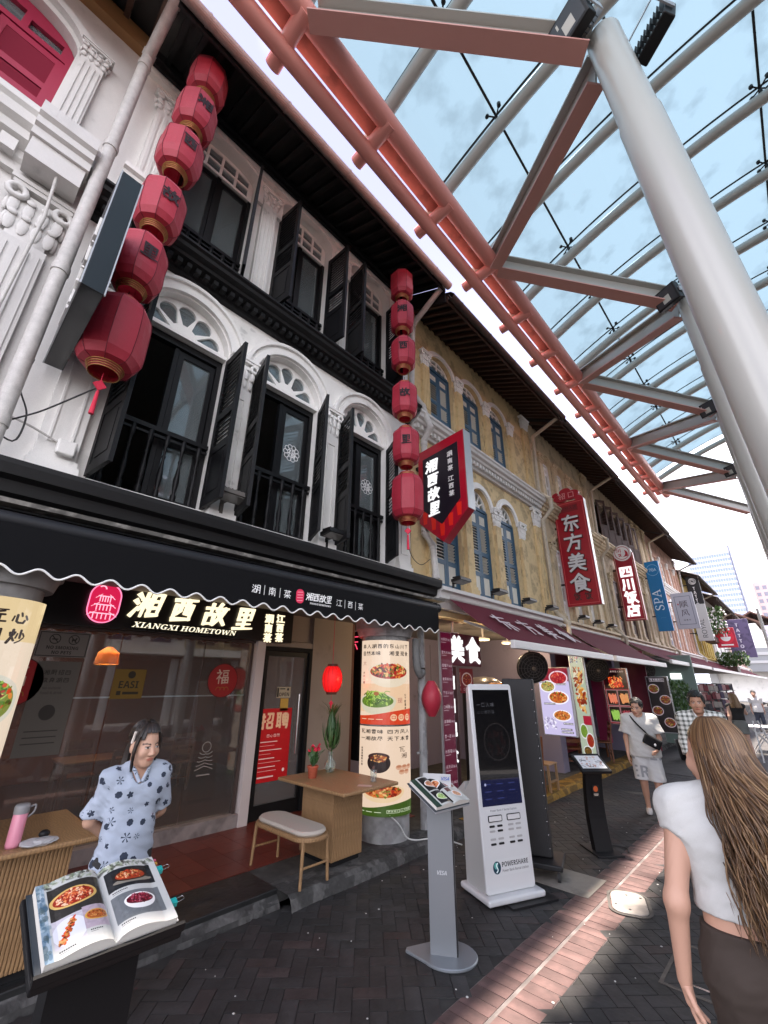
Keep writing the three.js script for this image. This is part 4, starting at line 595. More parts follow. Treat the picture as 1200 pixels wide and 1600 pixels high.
{
  const redM = M([0.33, 0.006, 0.018], 0.3, { clearcoat: 0.4 }), letterM = M([0.62, 0.62, 0.62], 0.35), back = M([0.06, 0.02, 0.02], 0.5);
  const S = bladeSign('blade_sign', 'tall red blade sign with four raised white characters and a red crest', 11.9, -4.25, -3.38, 3.86, 6.84, null, redM, 0.16);
  const w = 0.87, h = 2.98;
  mb().box(-w / 2 + 0.04, -w / 2 + 0.055, 0.05, h - 0.05, 0.08, 0.086).box(w / 2 - 0.055, w / 2 - 0.04, 0.05, h - 0.05, 0.08, 0.086).box(-w / 2 + 0.055, w / 2 - 0.055, 0.05, 0.065, 0.08, 0.086).box(-w / 2 + 0.055, w / 2 - 0.055, h - 0.065, h - 0.05, 0.08, 0.086).build('border', M([0.6, 0.1, 0.1], 0.4), S);
  [...'东方美食'].forEach((c, i) => { const b = put(new THREE.Mesh(hanGeo(c, 0.50, 0.05, 0.16), back), 'character_edge', S), g = put(new THREE.Mesh(hanGeo(c, 0.50, 0.06, 0.115), letterM), 'character', S); b.position.set(0, 2.3 - i * 0.57, 0.08); g.position.set(0, 2.3 - i * 0.57, 0.081); });
  for (const q of [-0.14, 0.14]) { put(new THREE.Mesh(hanGeo('饭', 0.2, 0.01, 0.1), back), 'small_character', S).position.set(q, 0.24, 0.081); }
  { const l = put(new THREE.Mesh(new THREE.PlaneGeometry(0.5, 0.2), M(0xffffff, 0.6, { map: canvas(256, 100, (g) => { g.fillStyle = '#7a0412'; g.fillRect(0, 0, 256, 100); g.strokeStyle = '#3a0508'; tiny(g, 10, 18, 4, 56, 60); }) })), 'panel', S); l.position.set(0, h - 0.22, 0.083); }
  mb().box(w / 2, w / 2 + 0.008, 0, h, -0.08, 0.08).build('edge_strip', mt.alu, S);
  const cr = mb(); for (const [a, b, r, t] of [[-0.2, 0.16, 0.2, 0], [0.12, 0.2, 0.22, 0.2], [-0.05, 0.34, 0.17, 0.1], [0.3, 0.06, 0.14, -0.6], [-0.34, 0.3, 0.1, 0.4]]) { const s = new THREE.Shape(); s.absellipse(a, h + b, r, r * 0.62, 0, Math.PI * 2, false, t); cr.shape(s, -0.05 - r * 0.02, 0.05 + r * 0.02, 0.012); } cr.build('crest', M([0.36, 0.01, 0.025], 0.35), S);
  ['招', '口'].forEach((c, i) => { const g = put(new THREE.Mesh(hanGeo(c, 0.2, 0.01, 0.08), M([0.7, 0.3, 0.3], 0.5)), 'crest_character', S); g.position.set(-0.14 + i * 0.26, h + 0.2, 0.062); });
  const S2 = bladeSign('blade_sign', 'narrow red blade sign with four white characters and a round emblem', 17, -4.18, -3.52, 4.0, 6.4, null, M([0.34, 0.012, 0.03], 0.35), 0.14);
  [...'四川饭店'].forEach((c, i) => { const g = put(new THREE.Mesh(hanGeo(c, 0.42, 0.03, 0.16), glow(0xffffff, 0.7)), 'character', S2); g.material.color.setRGB(0.8, 0.8, 0.8); g.position.set(0, 1.72 - i * 0.46, 0.07); });
  mb().box(-0.3, -0.285, 0.03, 2.37, 0.07, 0.076).box(0.285, 0.3, 0.03, 2.37, 0.07, 0.076).box(-0.285, 0.285, 0.03, 0.045, 0.07, 0.076).build('border', M([0.7, 0.5, 0.4], 0.4), S2);
  const em = mb().cyl([0, 2.42, -0.05], [0, 2.42, 0.09], 0.3, 0.3, 28).build('emblem', M(0xf2f0ee, 0.4), S2); const p = put(new THREE.Mesh(new THREE.CircleGeometry(0.28, 28), M(0xffffff, 0.5, { map: canvas(128, 128, (g) => { g.fillStyle = '#f3f0ee'; g.fillRect(0, 0, 128, 128); g.strokeStyle = g.fillStyle = '#b0142a'; g.lineWidth = 4; g.beginPath(); g.arc(64, 64, 54, 0, 7); g.stroke(); hans(g, '川', 24, 24, 36, 0.14); hans(g, '饭', 30, 66, 30, 0.12); g.beginPath(); g.moveTo(60, 100); g.quadraticCurveTo(100, 90, 84, 40); g.quadraticCurveTo(116, 60, 104, 96); g.closePath(); g.fill(); }) })), 'print', em); p.position.set(0, 2.42, 0.093);
  bladeSign('blade_sign', 'bright blue blade sign reading SPA with number 70A', 21.5, -4.1, -3.55, 4.02, 7.02, canvas(192, 1024, (g) => { g.fillStyle = '#1478b4'; g.fillRect(0, 0, 192, 1024); g.fillStyle = '#dff0fa'; g.font = '62px sans-serif'; g.textAlign = 'center'; g.fillText('70A', 96, 150); g.strokeStyle = '#bfe0f2'; g.lineWidth = 4; g.beginPath(); g.arc(96, 130, 84, 0, 7); g.stroke(); g.save(); g.translate(140, 740); g.rotate(-Math.PI / 2); g.font = '170px serif'; g.textAlign = 'left'; g.fillText('SPA', 0, 0); g.restore(); g.font = '22px sans-serif'; g.fillText('· · · · · ·', 96, 850); }), M([0.02, 0.17, 0.42], 0.4));
  bladeSign('blade_sign', 'pale grey blade sign with a framed two character name', 25, -3.95, -3.05, 4.4, 6.1, canvas(256, 480, (g) => { g.fillStyle = '#a9adb8'; g.fillRect(0, 0, 256, 480); g.strokeStyle = '#4a4f5a'; g.lineWidth = 5; g.strokeRect(34, 46, 188, 380); g.strokeStyle = '#4a4248'; hans(g, '顺', 80, 100, 100, 0.08, { brush: 1 }); hans(g, '风', 80, 225, 90, 0.08, { brush: 1 }); g.fillStyle = '#a02a30'; g.fillRect(56, 140, 16, 22); g.strokeStyle = '#555'; tiny(g, 88, 356, 3, 24, 30); }), M([0.4, 0.41, 0.45], 0.5));
  bladeSign('blade_sign', 'black blade sign with white letters TATTOO', 31, -3.95, -3.3, 5.9, 8.0, canvas(192, 512, (g) => { g.fillStyle = '#16161a'; g.fillRect(0, 0, 192, 512); g.fillStyle = '#e8e8ea'; g.font = 'bold 62px sans-serif'; g.textAlign = 'center'; [...'TATTOO'].forEach((c, i) => g.fillText(c, 96, 200 + i * 58)); g.strokeStyle = '#ddd'; g.lineWidth = 6; for (let i = 0; i < 4; i++) { g.beginPath(); g.ellipse(96, 72, 56 - i * 12, 44 - i * 9, i * 0.4, 0, 7); g.stroke(); } }), mt.darkMetal);
  bladeSign('blade_sign', 'light grey blade sign reading ROYAL', 30, -3.9, -3.2, 4.2, 6.2, canvas(192, 512, (g) => { g.fillStyle = '#b3b5b4'; g.fillRect(0, 0, 192, 512); g.fillStyle = '#43484a'; g.save(); g.translate(130, 480); g.rotate(-Math.PI / 2); g.font = '92px sans-serif'; g.fillText('ROYAL', 0, 0); g.restore(); }), M([0.45, 0.46, 0.45], 0.5));
  bladeSign('blade_sign', 'round red sign with a white bowl on a square board', 34, -3.55, -2.55, 4.05, 5.2, canvas(160, 180, (g) => { g.fillStyle = '#c62840'; g.fillRect(0, 0, 160, 180); g.fillStyle = '#e8324a'; g.beginPath(); g.arc(80, 78, 70, 0, 7); g.fill(); g.fillStyle = '#fff'; g.beginPath(); g.arc(80, 82, 42, 0, Math.PI); g.fill(); g.fillRect(70, 50, 10, 30); g.fillRect(92, 44, 8, 36); g.fillRect(30, 152, 100, 12); }), M([0.5, 0.05, 0.09], 0.5));
  bladeSign('blade_sign', 'purple grey blade sign with vertical lettering TATTOO', 37, -3.2, -1.95, 3.6, 6.0, canvas(192, 380, (g) => { g.fillStyle = '#6d6288'; g.fillRect(0, 0, 192, 380); g.fillStyle = '#3c3552'; for (let i = 0; i < 60; i++) { g.globalAlpha = 0.25; g.beginPath(); g.ellipse(hash(i, 1) * 192, hash(i, 2) * 380, 14 + hash(i, 3) * 22, 10, hash(i, 4) * 3, 0, 7); g.fill(); } g.globalAlpha = 1; g.fillStyle = '#e9e4f4'; g.font = 'bold 46px sans-serif'; g.textAlign = 'center'; [...'TATTOO'].forEach((c, i) => g.fillText(c, 96, 74 + i * 54)); }), M([0.16, 0.13, 0.25], 0.5));
}
// small floodlights standing on the ledges
function ledgeLight(x, y, z, label, m = mt.darkMetal) {
  const F = thing('ledge_floodlight', label, 'floodlight', [x, y, z], 0, 'small floodlights on the ledges');
  mb().add(new THREE.BoxGeometry(0.34, 0.05, 0.2), new THREE.Matrix4().makeRotationX(-0.15).setPosition(0, 0.16, 0.18)).build('housing', m, F); const f = mb(); for (let i = 0; i < 8; i++) f.box(-0.15 + i * 0.042, -0.14 + i * 0.042, 0.19, 0.215, 0.1, 0.26); f.build('fins', m, F);
  mb().box(-0.02, 0.02, 0, 0.15, 0, 0.02).box(-0.02, 0.02, 0.12, 0.15, 0.02, 0.14).build('bracket', m, F); mb().add(new THREE.BoxGeometry(0.28, 0.006, 0.15), new THREE.Matrix4().makeRotationX(-0.15).setPosition(0, 0.131, 0.185)).build('lens', M([0.25, 0.25, 0.24], 0.2), F);
}
ledgeLight(1.88, 3.62, -4.2, 'small rusty floodlight at the foot of the first white pilaster', M([0.12, 0.11, 0.1], 0.7)); ledgeLight(3.36, 3.56, -4.2, 'black floodlight at the foot of the second white pilaster');
[[6.25, 'under the five sided sign'], [7.6, 'under the middle yellow house window'], [8.9, 'under the last yellow house window'], [10.1, 'at the end of the yellow house'], [12.2, 'under the red blade sign'], [13.4, 'on the cream house ledge'], [14.6, 'at the end of the cream house ledge']].forEach(([x, t]) => ledgeLight(x, 3.44, -4.18, 'flat black floodlight on the ledge ' + t));
// ---------- awnings ----------
{
  const A = thingW('awning', 'black awning with scalloped white edged valance over the shop', 'awning', [2.2, 2.6, -4]), x0 = -1.6, x1 = 5.42, cl = M([0.005, 0.0052, 0.0065], 0.9, { map: T.cloth, specularIntensity: 0.4 });
  mb().cyl([x0, 3.03, -3.99], [x1 + 0.06, 3.03, -3.99], 0.062, 0.062, 18).build('roller', M([0.014, 0.015, 0.018], 0.5, { specularIntensity: 0.7 }), A);
  mb().cyl([x1 + 0.06, 3.03, -3.99], [x1 + 0.09, 3.03, -3.99], 0.07, 0.07, 18).build('end_cap', mt.darkMetal, A);
  const wave = (x) => 2.665 + 0.028 * Math.sin((x - 0.2) * 2 * Math.PI / 0.235), s = new THREE.Shape(); s.moveTo(x0, 2.99); const n = 260; for (let i = 0; i <= n; i++) { const x = mix(x0, x1, i / n); s.lineTo(x, wave(x)); } s.lineTo(x1, 2.99);
  const val = mb().shape(s, -3.925, -3.921).build('valance', cl, A);
  const pts = []; for (let i = 0; i <= 300; i++) { const x = mix(x0, x1, i / 300); pts.push([x, wave(x), -3.922]); } mb().tube(pts, 0.0085, 5, 600).build('piping', M([0.8, 0.8, 0.78], 0.6), val);
  mb().add(new THREE.BoxGeometry(x1 - x0, 0.004, 0.3), new THREE.Matrix4().makeRotationX(0.35).setPosition((x0 + x1) / 2, 3.1, -4.12)).build('fabric', cl, A);
  mb().box(x1 - 0.02, x1, 2.85, 3.1, -4.28, -3.93).box(x0, x1, 3.1, 3.18, -4.28, -4.2).build('cassette', mt.darkMetal, A);
  const tx = canvas(1024, 128, (g) => { g.clearRect(0, 0, 1024, 128); g.strokeStyle = g.fillStyle = '#f2f2f0'; [...'湖南菜'].forEach((c, i) => { hans(g, c, 14 + i * 118, 34, 62, 0.08); if (i < 2) g.fillRect(14 + i * 118 + 88, 32, 4, 66); }); g.fillStyle = '#e22a55'; g.beginPath(); g.roundRect(352, 14, 66, 100, 30); g.fill(); g.strokeStyle = '#ffd9e2'; g.lineWidth = 3; for (let i = 0; i < 4; i++) { g.beginPath(); g.moveTo(362, 98 - i * 20); g.lineTo(408, 92 - i * 20); g.stroke(); } g.strokeStyle = '#f2f2f0'; hans(g, '湘西故里', 440, 24, 60, 0.11, { brush: 1, slant: 0.15, dx: 58 }); g.fillStyle = '#f2f2f0'; g.font = 'italic bold 17px serif'; g.fillText('XIANGXI HOMETOWN', 470, 108); [...'江西菜'].forEach((c, i) => { hans(g, c, 716 + i * 110, 34, 58, 0.08); if (i < 2) g.fillRect(716 + i * 110 + 82, 32, 4, 66); }); });
  const pr = put(new THREE.Mesh(new THREE.PlaneGeometry(1.66, 0.2), M(0xffffff, 0.7, { map: tx, transparent: true, alphaTest: 0.45 })), 'print', val); pr.position.set(3.02 - 2.2, 2.83 - 2.6, -3.918 + 4);
  // old pipe and cables under the ledge
  tag(mb().box(-2, 5.7, 3.155, 3.19, -4.12, -3.98).build('cable_tray', M([0.34, 0.32, 0.29], 0.9, { map: T.kerb })), 'weathered grey tray of cables under the black ledge', 'tray');
}
const awnRed = M([0.13, 0.012, 0.028], 0.85, { map: T.cloth, specularIntensity: 0.4 });
function redAwning(label, x0, x1, z, y, print) {
  const A = thingW('awning', label, 'awning', [(x0 + x1) / 2, y, z]), yb = 3.28, zb = -4.1;
  const N = 8, pos = []; for (let i = 0; i < N; i++) { const f = (t) => [mix(yb, y, t) - 0.05 * Math.sin(t * Math.PI), mix(zb, z, t)], [ya, za] = f(i / N), [yc, zc] = f((i + 1) / N); pos.push(x0, ya, za, x0, yc, zc, x1, ya, za, x1, ya, za, x0, yc, zc, x1, yc, zc); }
  const g = new THREE.BufferGeometry(); g.setAttribute('position', new THREE.Float32BufferAttribute(pos, 3)); g.computeVertexNormals(); const cl = mb().add(metreUV(g)).build('fabric', awnRed, A);
  mb().rbox(x0 - 0.03, x1 + 0.03, y - 0.09, y + 0.03, z - 0.03, z + 0.05, 0.015).build('front_bar', M([0.62, 0.61, 0.60], 0.4), A);
  mb().cyl([x0, yb, zb], [x1, yb, zb], 0.06, 0.06, 12).build('roller', M([0.45, 0.42, 0.4], 0.5), A);
  for (const q of [0.12, 0.88]) { const xa = mix(x0, x1, q); mb().bar([xa, 2.95, -4.15], [xa + (q < 0.5 ? 0.45 : -0.45), mix(2.95, y, 0.5) - 0.02, mix(-4.15, z, 0.5)], 0.05, 0.04).bar([xa + (q < 0.5 ? 0.45 : -0.45), mix(2.95, y, 0.5) - 0.02, mix(-4.15, z, 0.5)], [xa, y - 0.04, z - 0.05], 0.05, 0.04).build('folding_arm', M([0.55, 0.55, 0.54], 0.4), A); }
  if (print) { const d = V(0, y - yb, z - zb).normalize(); [...'东方美食'].forEach((c, i) => { const gg = hanGeo(c, 0.55, 0.003, 0.1, 0, 1); const m = new THREE.Matrix4().makeBasis(V(1, 0, 0), d.clone().negate(), V(0, -d.z, d.y).negate()).setPosition(mix(x0, x1, 0.2 + i * 0.2), (yb + y) / 2 + 0.012, (zb + z) / 2); const o = put(new THREE.Mesh(gg, M([0.55, 0.50, 0.52], 0.7)), 'character', A); o.applyMatrix4(m); o.position.sub(A.position); }); }
}
redAwning('dark red awning with white brush lettering over the neighbouring eatery', 5.95, 10.4, -3.0, 2.5, true);
redAwning('dark red awning beyond the first red one', 10.7, 15.4, -3.0, 2.5);
redAwning('long dark red awning before the tan house', 15.8, 23.4, -2.9, 2.62);
redAwning('far dark red awning before the salmon house', 23.9, 38, -2.9, 2.6);
redAwning('navy edged awning far down the row', 38.4, 57, -2.9, 2.6);
{ const b = thing('junction_box', 'small white junction box low on the white pier under the black sign box', 'box', [0.44, 3.72, -4.2]); mb().rbox(-0.07, 0.07, 0, 0.14, 0, 0.06, 0.02, 2).build('lid', mt.trim, b); mb().tube([[-0.07, 0.1, 0.03], [-0.25, 0.16, 0.03], [-0.42, 0.2, 0.02]], 0.009, 6, 14).build('conduit', mt.pipe, b); }
// ---------- the restaurant front ----------
const wallpaper = M([0.30, 0.25, 0.215], 0.85, { map: T.plaster }), woodM = M([0.40, 0.235, 0.11], 0.5, { map: T.wood }), woodDark = M([0.18, 0.06, 0.025], 0.45, { map: T.wood }), colM = M([0.36, 0.36, 0.36], 0.8, { map: T.stain, bumpMap: T.plasterB, bumpScale: 0.004 });
const blob = (g, x, y, rx, ry, c, a = 0, k = 1) => { g.globalAlpha = k; g.fillStyle = c; g.beginPath(); g.ellipse(x, y, rx, ry, a, 0, 7); g.fill(); g.globalAlpha = 1; };
function dish(g, x, y, rx, ry, rim, inner, foods, n = 90, deep = 0) {       // a printed bowl of food
  if (deep) { g.fillStyle = rim; g.beginPath(); g.moveTo(x - rx, y); g.bezierCurveTo(x - rx * 0.9, y + deep * 1.3, x + rx * 0.9, y + deep * 1.3, x + rx, y); g.fill(); }
  blob(g, x, y, rx, ry, rim); blob(g, x, y, rx * 0.86, ry * 0.82, inner);
  for (let i = 0; i < n; i++) { const a = rnd(0, 6.28), r = Math.sqrt(rnd()) * 0.78; blob(g, x + Math.cos(a) * r * rx, y + Math.sin(a) * r * ry - (1 - r) * ry * 0.25, rnd(0.03, 0.11) * rx, rnd(0.03, 0.09) * rx * 0.7, foods[Math.floor(rnd(0, foods.length))], rnd(0, 3), 0.92); }
}
const lit = (map, k) => new THREE.MeshPhysicalMaterial({ color: 0x333333, map, roughness: 0.35, emissive: 0xffffff, emissiveMap: map, emissiveIntensity: k * LAMP, clearcoat: 0.3 });
const SPICY = ['#b3210f', '#d8481c', '#7a1208', '#e58a3a', '#4a1a0c', '#f0c27a', '#6a7a1c'], GREEN = ['#6f9a2c', '#97c044', '#4c7a1c', '#b8d66a', '#3c5a14'], MEAT = ['#8a3a18', '#b5622c', '#d08c4a', '#5a2410', '#e2ab6a'];
const posterA = canvas(420, 620, (g) => {
  g.fillStyle = '#f3d9bf'; g.fillRect(0, 0, 420, 620); g.fillStyle = '#efc9a4'; g.fillRect(0, 330, 420, 200);
  g.strokeStyle = '#20150f'; hans(g, '奔入湖西的东山川下', 20, 30, 36, 0.11, { dx: 42 }); hans(g, '自然本味', 20, 84, 36, 0.11, { dx: 38 }); hans(g, '湘里现食', 230, 84, 36, 0.11, { dx: 42 });
  dish(g, 235, 240, 165, 66, '#ead9c0', '#b4261a', SPICY, 170, 120); dish(g, 140, 455, 140, 56, '#d9d2b8', '#5f7d2a', GREEN, 40, 95);
  for (let i = 0; i < 70; i++) { g.strokeStyle = GREEN[i % 5]; g.lineWidth = rnd(4, 8); g.beginPath(); const a = rnd(60, 200), b = rnd(400, 470); g.moveTo(a, b); g.quadraticCurveTo(a + rnd(-30, 30), b - 30, a + rnd(-50, 50), b + rnd(-20, 24)); g.stroke(); } blob(g, 142, 402, 20, 14, '#a8642a');
  g.strokeStyle = '#9a5a4a'; hans(g, '大', 24, 160, 34, 0.07, { brush: 1 }); g.strokeStyle = '#b06a60'; hans(g, '现', 290, 430, 40, 0.07, { brush: 1 }); g.strokeStyle = '#2a1a12'; tiny(g, 26, 240, 4, 18, 0, 24, 0.15); tiny(g, 350, 400, 5, 18, 0, 24, 0.15);
  g.fillStyle = '#d8421e'; g.beginPath(); g.moveTo(0, 560); g.bezierCurveTo(150, 560, 220, 520, 420, 510); g.lineTo(420, 620); g.lineTo(0, 620); g.fill(); g.fillStyle = '#f0b890'; for (let i = 0; i < 3; i++) blob(g, 262 + i * 58, 570, 24, 24, '#f2c49c'); g.strokeStyle = '#d8421e'; g.lineWidth = 4; for (let i = 0; i < 3; i++) g.strokeRect(250 + i * 58, 560, 26, 16); g.fillStyle = '#f6d2b0'; for (let i = 0; i < 3; i++) g.fillRect(22 + i * 60, 580, 46, 5);
});
const posterB = canvas(420, 760, (g) => {
  g.fillStyle = '#f1d6bd'; g.fillRect(0, 0, 420, 760); g.strokeStyle = '#20150f'; hans(g, '瓦湘香味', 20, 26, 40, 0.11, { dx: 44 }); hans(g, '四方风入', 218, 26, 40, 0.11, { dx: 46 }); hans(g, '一湘故尽', 20, 88, 40, 0.11, { dx: 44 }); hans(g, '天下本香', 218, 88, 40, 0.11, { dx: 46 });
  blob(g, 162, 320, 78, 84, '#21100f'); blob(g, 162, 268, 72, 36, '#3a1c18'); for (let i = 0; i < 46; i++) blob(g, 162 + rnd(-50, 50), 276 + rnd(-20, 34), rnd(5, 14), rnd(4, 9), MEAT[i % 5], rnd(0, 3)); blob(g, 130, 360, 8, 16, '#8a6a66', 0.4, 0.6);
  g.strokeStyle = '#2a1a12'; tiny(g, 24, 190, 7, 18, 0, 24, 0.15); g.strokeStyle = '#3a241a'; hans(g, '瓦湘', 300, 180, 50, 0.07, { brush: 1, dx: 20, dy: 56 }); for (let i = 0; i < 5; i++) { blob(g, 300 + (i % 3) * 44 + (i > 2 ? 22 : 0), 360 + (i > 2 ? 40 : 0), 24, 22, '#d9a98c'); blob(g, 300 + (i % 3) * 44 + (i > 2 ? 22 : 0), 352 + (i > 2 ? 40 : 0), 20, 10, '#c08060'); }
  dish(g, 190, 560, 150, 60, '#eed0a8', '#c66a3c', SPICY, 120, 90); g.strokeStyle = '#3a241a'; tiny(g, 130, 480, 5, 22, 26, 3, 0.1); 
  g.fillStyle = '#3f5a1c'; g.beginPath(); g.moveTo(0, 700); g.bezierCurveTo(150, 700, 240, 650, 420, 640); g.lineTo(420, 760); g.lineTo(0, 760); g.fill(); g.fillStyle = '#dfe6cc'; for (let i = 0; i < 3; i++) g.fillRect(22 + i * 58, 722, 44, 5); g.strokeStyle = '#e8eed8'; g.lineWidth = 3; g.strokeRect(218, 706, 84, 24); g.strokeRect(312, 704, 90, 24); tiny(g, 226, 710, 4, 14, 18, 0, 0.14); tiny(g, 320, 708, 4, 14, 19, 0, 0.14);
});
const posterC = canvas(420, 900, (g) => {
  g.fillStyle = '#e9cf9e'; g.fillRect(0, 0, 420, 900); g.fillStyle = '#f0ddc6'; g.fillRect(0, 180, 420, 720); g.strokeStyle = '#241810'; hans(g, '大厨匠心', 70, 50, 58, 0.12, { dx: 70, brush: 1 }); hans(g, '现切现炒', 50, 130, 60, 0.12, { dx: 78, brush: 1 });
  dish(g, 250, 420, 150, 110, '#d9d6c6', '#7a8a3a', [...SPICY, ...GREEN], 130, 90); dish(g, 190, 720, 170, 120, '#efe9e0', '#b22a1c', SPICY, 150, 80); tiny(g, 30, 260, 8, 16, 0, 24, 0.14); tiny(g, 60, 260, 8, 16, 0, 24, 0.14);
});
function curvedBox(name, label, cx, cz, r, a0, a1, y0, y1, map, k) {        // a lit print wrapped round a column
  const L = thingW(name, label, 'light box', [cx, y0, cz], 'curved light boxes on the columns'), n = 16;
  const ring = (ra, rb, keep) => { const pos = [], uv = []; for (let i = 0; i < n; i++) { const A = mix(a0, a1, i / n), B = mix(a0, a1, (i + 1) / n), P = (a, q, y) => [cx + Math.cos(a) * q, y, cz + Math.sin(a) * q]; const q4 = (p, q, r2, s, u0, u1) => { pos.push(...p, ...q, ...r2, ...q, ...s, ...r2); uv.push(u0, 0, u1, 0, u0, 1, u1, 0, u1, 1, u0, 1); }; q4(P(A, rb, y0), P(B, rb, y0), P(A, rb, y1), P(B, rb, y1), i / n, (i + 1) / n); if (!keep) { q4(P(A, ra, y1), P(B, ra, y1), P(A, rb, y1), P(B, rb, y1), 0, 1); q4(P(A, ra, y0), P(B, ra, y0), P(A, rb, y0), P(B, rb, y0), 0, 1); if (!i) q4(P(A, ra, y0), P(A, rb, y0), P(A, ra, y1), P(A, rb, y1), 0, 1); if (i === n - 1) q4(P(B, ra, y0), P(B, rb, y0), P(B, ra, y1), P(B, rb, y1), 0, 1); } } const g = new THREE.BufferGeometry(); g.setAttribute('position', new THREE.Float32BufferAttribute(pos, 3)); g.setAttribute('uv', new THREE.Float32BufferAttribute(uv, 2)); g.computeVertexNormals(); return g; };
  mb().add(ring(r + 0.002, r + 0.04)).build('casing', mt.darkMetal, L); mb().add(ring(0, r + 0.044, true)).build('light_face', lit(map, k), L, true);
}
{
  const col = (label, x, z, top) => { const C = thingW('column', label, 'column', [x, 0.1, z]); mb().cyl([x, 0.09, z], [x, top, z], 0.335, 0.335, 32).build('shaft', colM, C); mb().cyl([x, top, z], [x, top + 0.1, z], 0.39, 0.42, 32).cyl([x, top + 0.1, z], [x, 3.0, z], 0.44, 0.44, 32).build('capital_ring', colM, C); };
  col('round grey column with two lit menu prints beside the wooden table', 4.84, -4.5, 2.56); col('round grey column with a lit menu print at the end of the black awning', 0.3, -4.45, 2.6);
  const d = Math.PI / 180; curvedBox('light_box', 'upper lit menu print with red chilli fish and green beans', 4.84, -4.5, 0.335, 198 * d, 70 * d, 1.42, 2.5, posterA, 0.62); curvedBox('light_box', 'lower lit menu print with a dark clay soup jar', 4.84, -4.5, 0.335, 198 * d, 70 * d, 0.40, 1.40, posterB, 0.62);
  curvedBox('light_box', 'cropped lit menu print on the column at the awning end', 0.3, -4.45, 0.335, 160 * d, 22 * d, 1.0, 2.5, posterC, 0.62);
}
{ // glass front
  const S = thingW('glazed_facade', 'dark framed glass shop front of the restaurant with stickers on it', 'shop front', [2, 0.1, -6.2]), z = -6.2, fr = M([0.30, 0.26, 0.24], 0.5), glassM = M([0.82, 0.84, 0.84], 0.02, { transmission: 0.97, ior: 1.55 });
  mb().box(-1.5, 3.66, 0.1, 0.27, z - 0.1, z + 0.1).build('plinth', M([0.26, 0.22, 0.21], 0.75, { map: T.stain }), S); mb().box(-1.5, 3.66, 2.49, 2.56, z - 0.05, z + 0.05).box(3.6, 3.64, 0.27, 2.49, z - 0.04, z + 0.04).build('frame', M([0.06, 0.04, 0.035], 0.5), S); mb().box(3.66, 3.8, 0.1, 2.56, z - 0.1, z + 0.12).build('jamb', M([0.52, 0.46, 0.45], 0.6), S);
  const xs = [-1.5, -0.4, 0.72, 1.8, 2.88, 3.6]; for (let i = 0; i + 1 < xs.length; i++) mb().box(xs[i] + 0.006, xs[i + 1] - 0.006, 0.275, 2.485, z - 0.006, z + 0.006).build('pane', glassM, S);
  mb().box(-1.5, 3.6, 1.74, 1.757, z - 0.05, z - 0.03).build('interior_rail', mt.alu, S);
  const st = (w, h, map, x, y, circle) => { const o = put(new THREE.Mesh(circle ? new THREE.CircleGeometry(w / 2, 32) : new THREE.PlaneGeometry(w, h), M(0xffffff, 0.6, { map })), 'sticker', S); o.position.set(x - 2, y - 0.1, z + 0.01 + 6.2); return o; };
  st(0.5, 0.28, canvas(300, 168, (g) => { g.fillStyle = '#6e6a66'; g.fillRect(0, 0, 300, 168); g.strokeStyle = g.fillStyle = '#161412'; g.lineWidth = 5; g.strokeRect(8, 8, 284, 152); for (const x of [95, 205]) { g.beginPath(); g.arc(x, 50, 30, 0, 7); g.stroke(); g.beginPath(); g.moveTo(x - 20, 30); g.lineTo(x + 20, 72); g.stroke(); } g.fillRect(78, 48, 34, 7); g.fillRect(192, 46, 26, 12); g.fillRect(194, 56, 5, 12); g.fillRect(211, 56, 5, 12); g.fillRect(214, 36, 8, 12); g.font = 'bold 29px sans-serif'; g.textAlign = 'center'; g.fillText('NO SMOKING', 150, 116); g.fillText('NO PETS', 150, 148); }), 1.2, 2.32);
  st(0.42, 0.95, canvas(240, 540, (g) => { g.fillStyle = '#57544f'; g.fillRect(0, 0, 240, 540); g.strokeStyle = g.fillStyle = '#24211e'; tiny(g, 46, 50, 4, 32, 38, 0, 0.12); tiny(g, 46, 96, 4, 32, 38, 0, 0.12); g.font = '20px sans-serif'; g.fillText('No outside', 60, 166); g.fillText('Food & drink', 56, 194); blob(g, 120, 300, 42, 44, '#2a2826'); for (let i = 0; i < 3; i++) g.fillRect(30, 400 + i * 34, 170, 6); }), 1.22, 1.66);
  const fu = canvas(256, 256, (g) => { g.fillStyle = '#4a0508'; g.fillRect(0, 0, 256, 256); blob(g, 128, 128, 122, 122, '#8a0d12'); g.strokeStyle = '#b8a090'; hans(g, '福', 66, 46, 110, 0.1, { brush: 1 }); g.strokeStyle = '#8a5a18'; g.lineWidth = 5; for (let i = 0; i < 3; i++) { g.beginPath(); g.arc(96 + i * 34, 196, 18, 3, 6.5); g.stroke(); } }); st(0.46, 0, fu, 3.22, 1.95, true); st(0.5, 0, fu, 0.86, 1.92, true);
  st(0.36, 0.34, canvas(200, 190, (g) => { g.fillStyle = '#6a5212'; g.fillRect(0, 0, 200, 190); g.fillStyle = '#16130c'; blob(g, 110, 36, 24, 24, '#1c180e'); g.font = 'bold 62px sans-serif'; g.textAlign = 'center'; g.fillText('EASI', 100, 122); g.fillRect(34, 140, 26, 26); g.fillRect(72, 146, 100, 16); }), 1.98, 1.9);
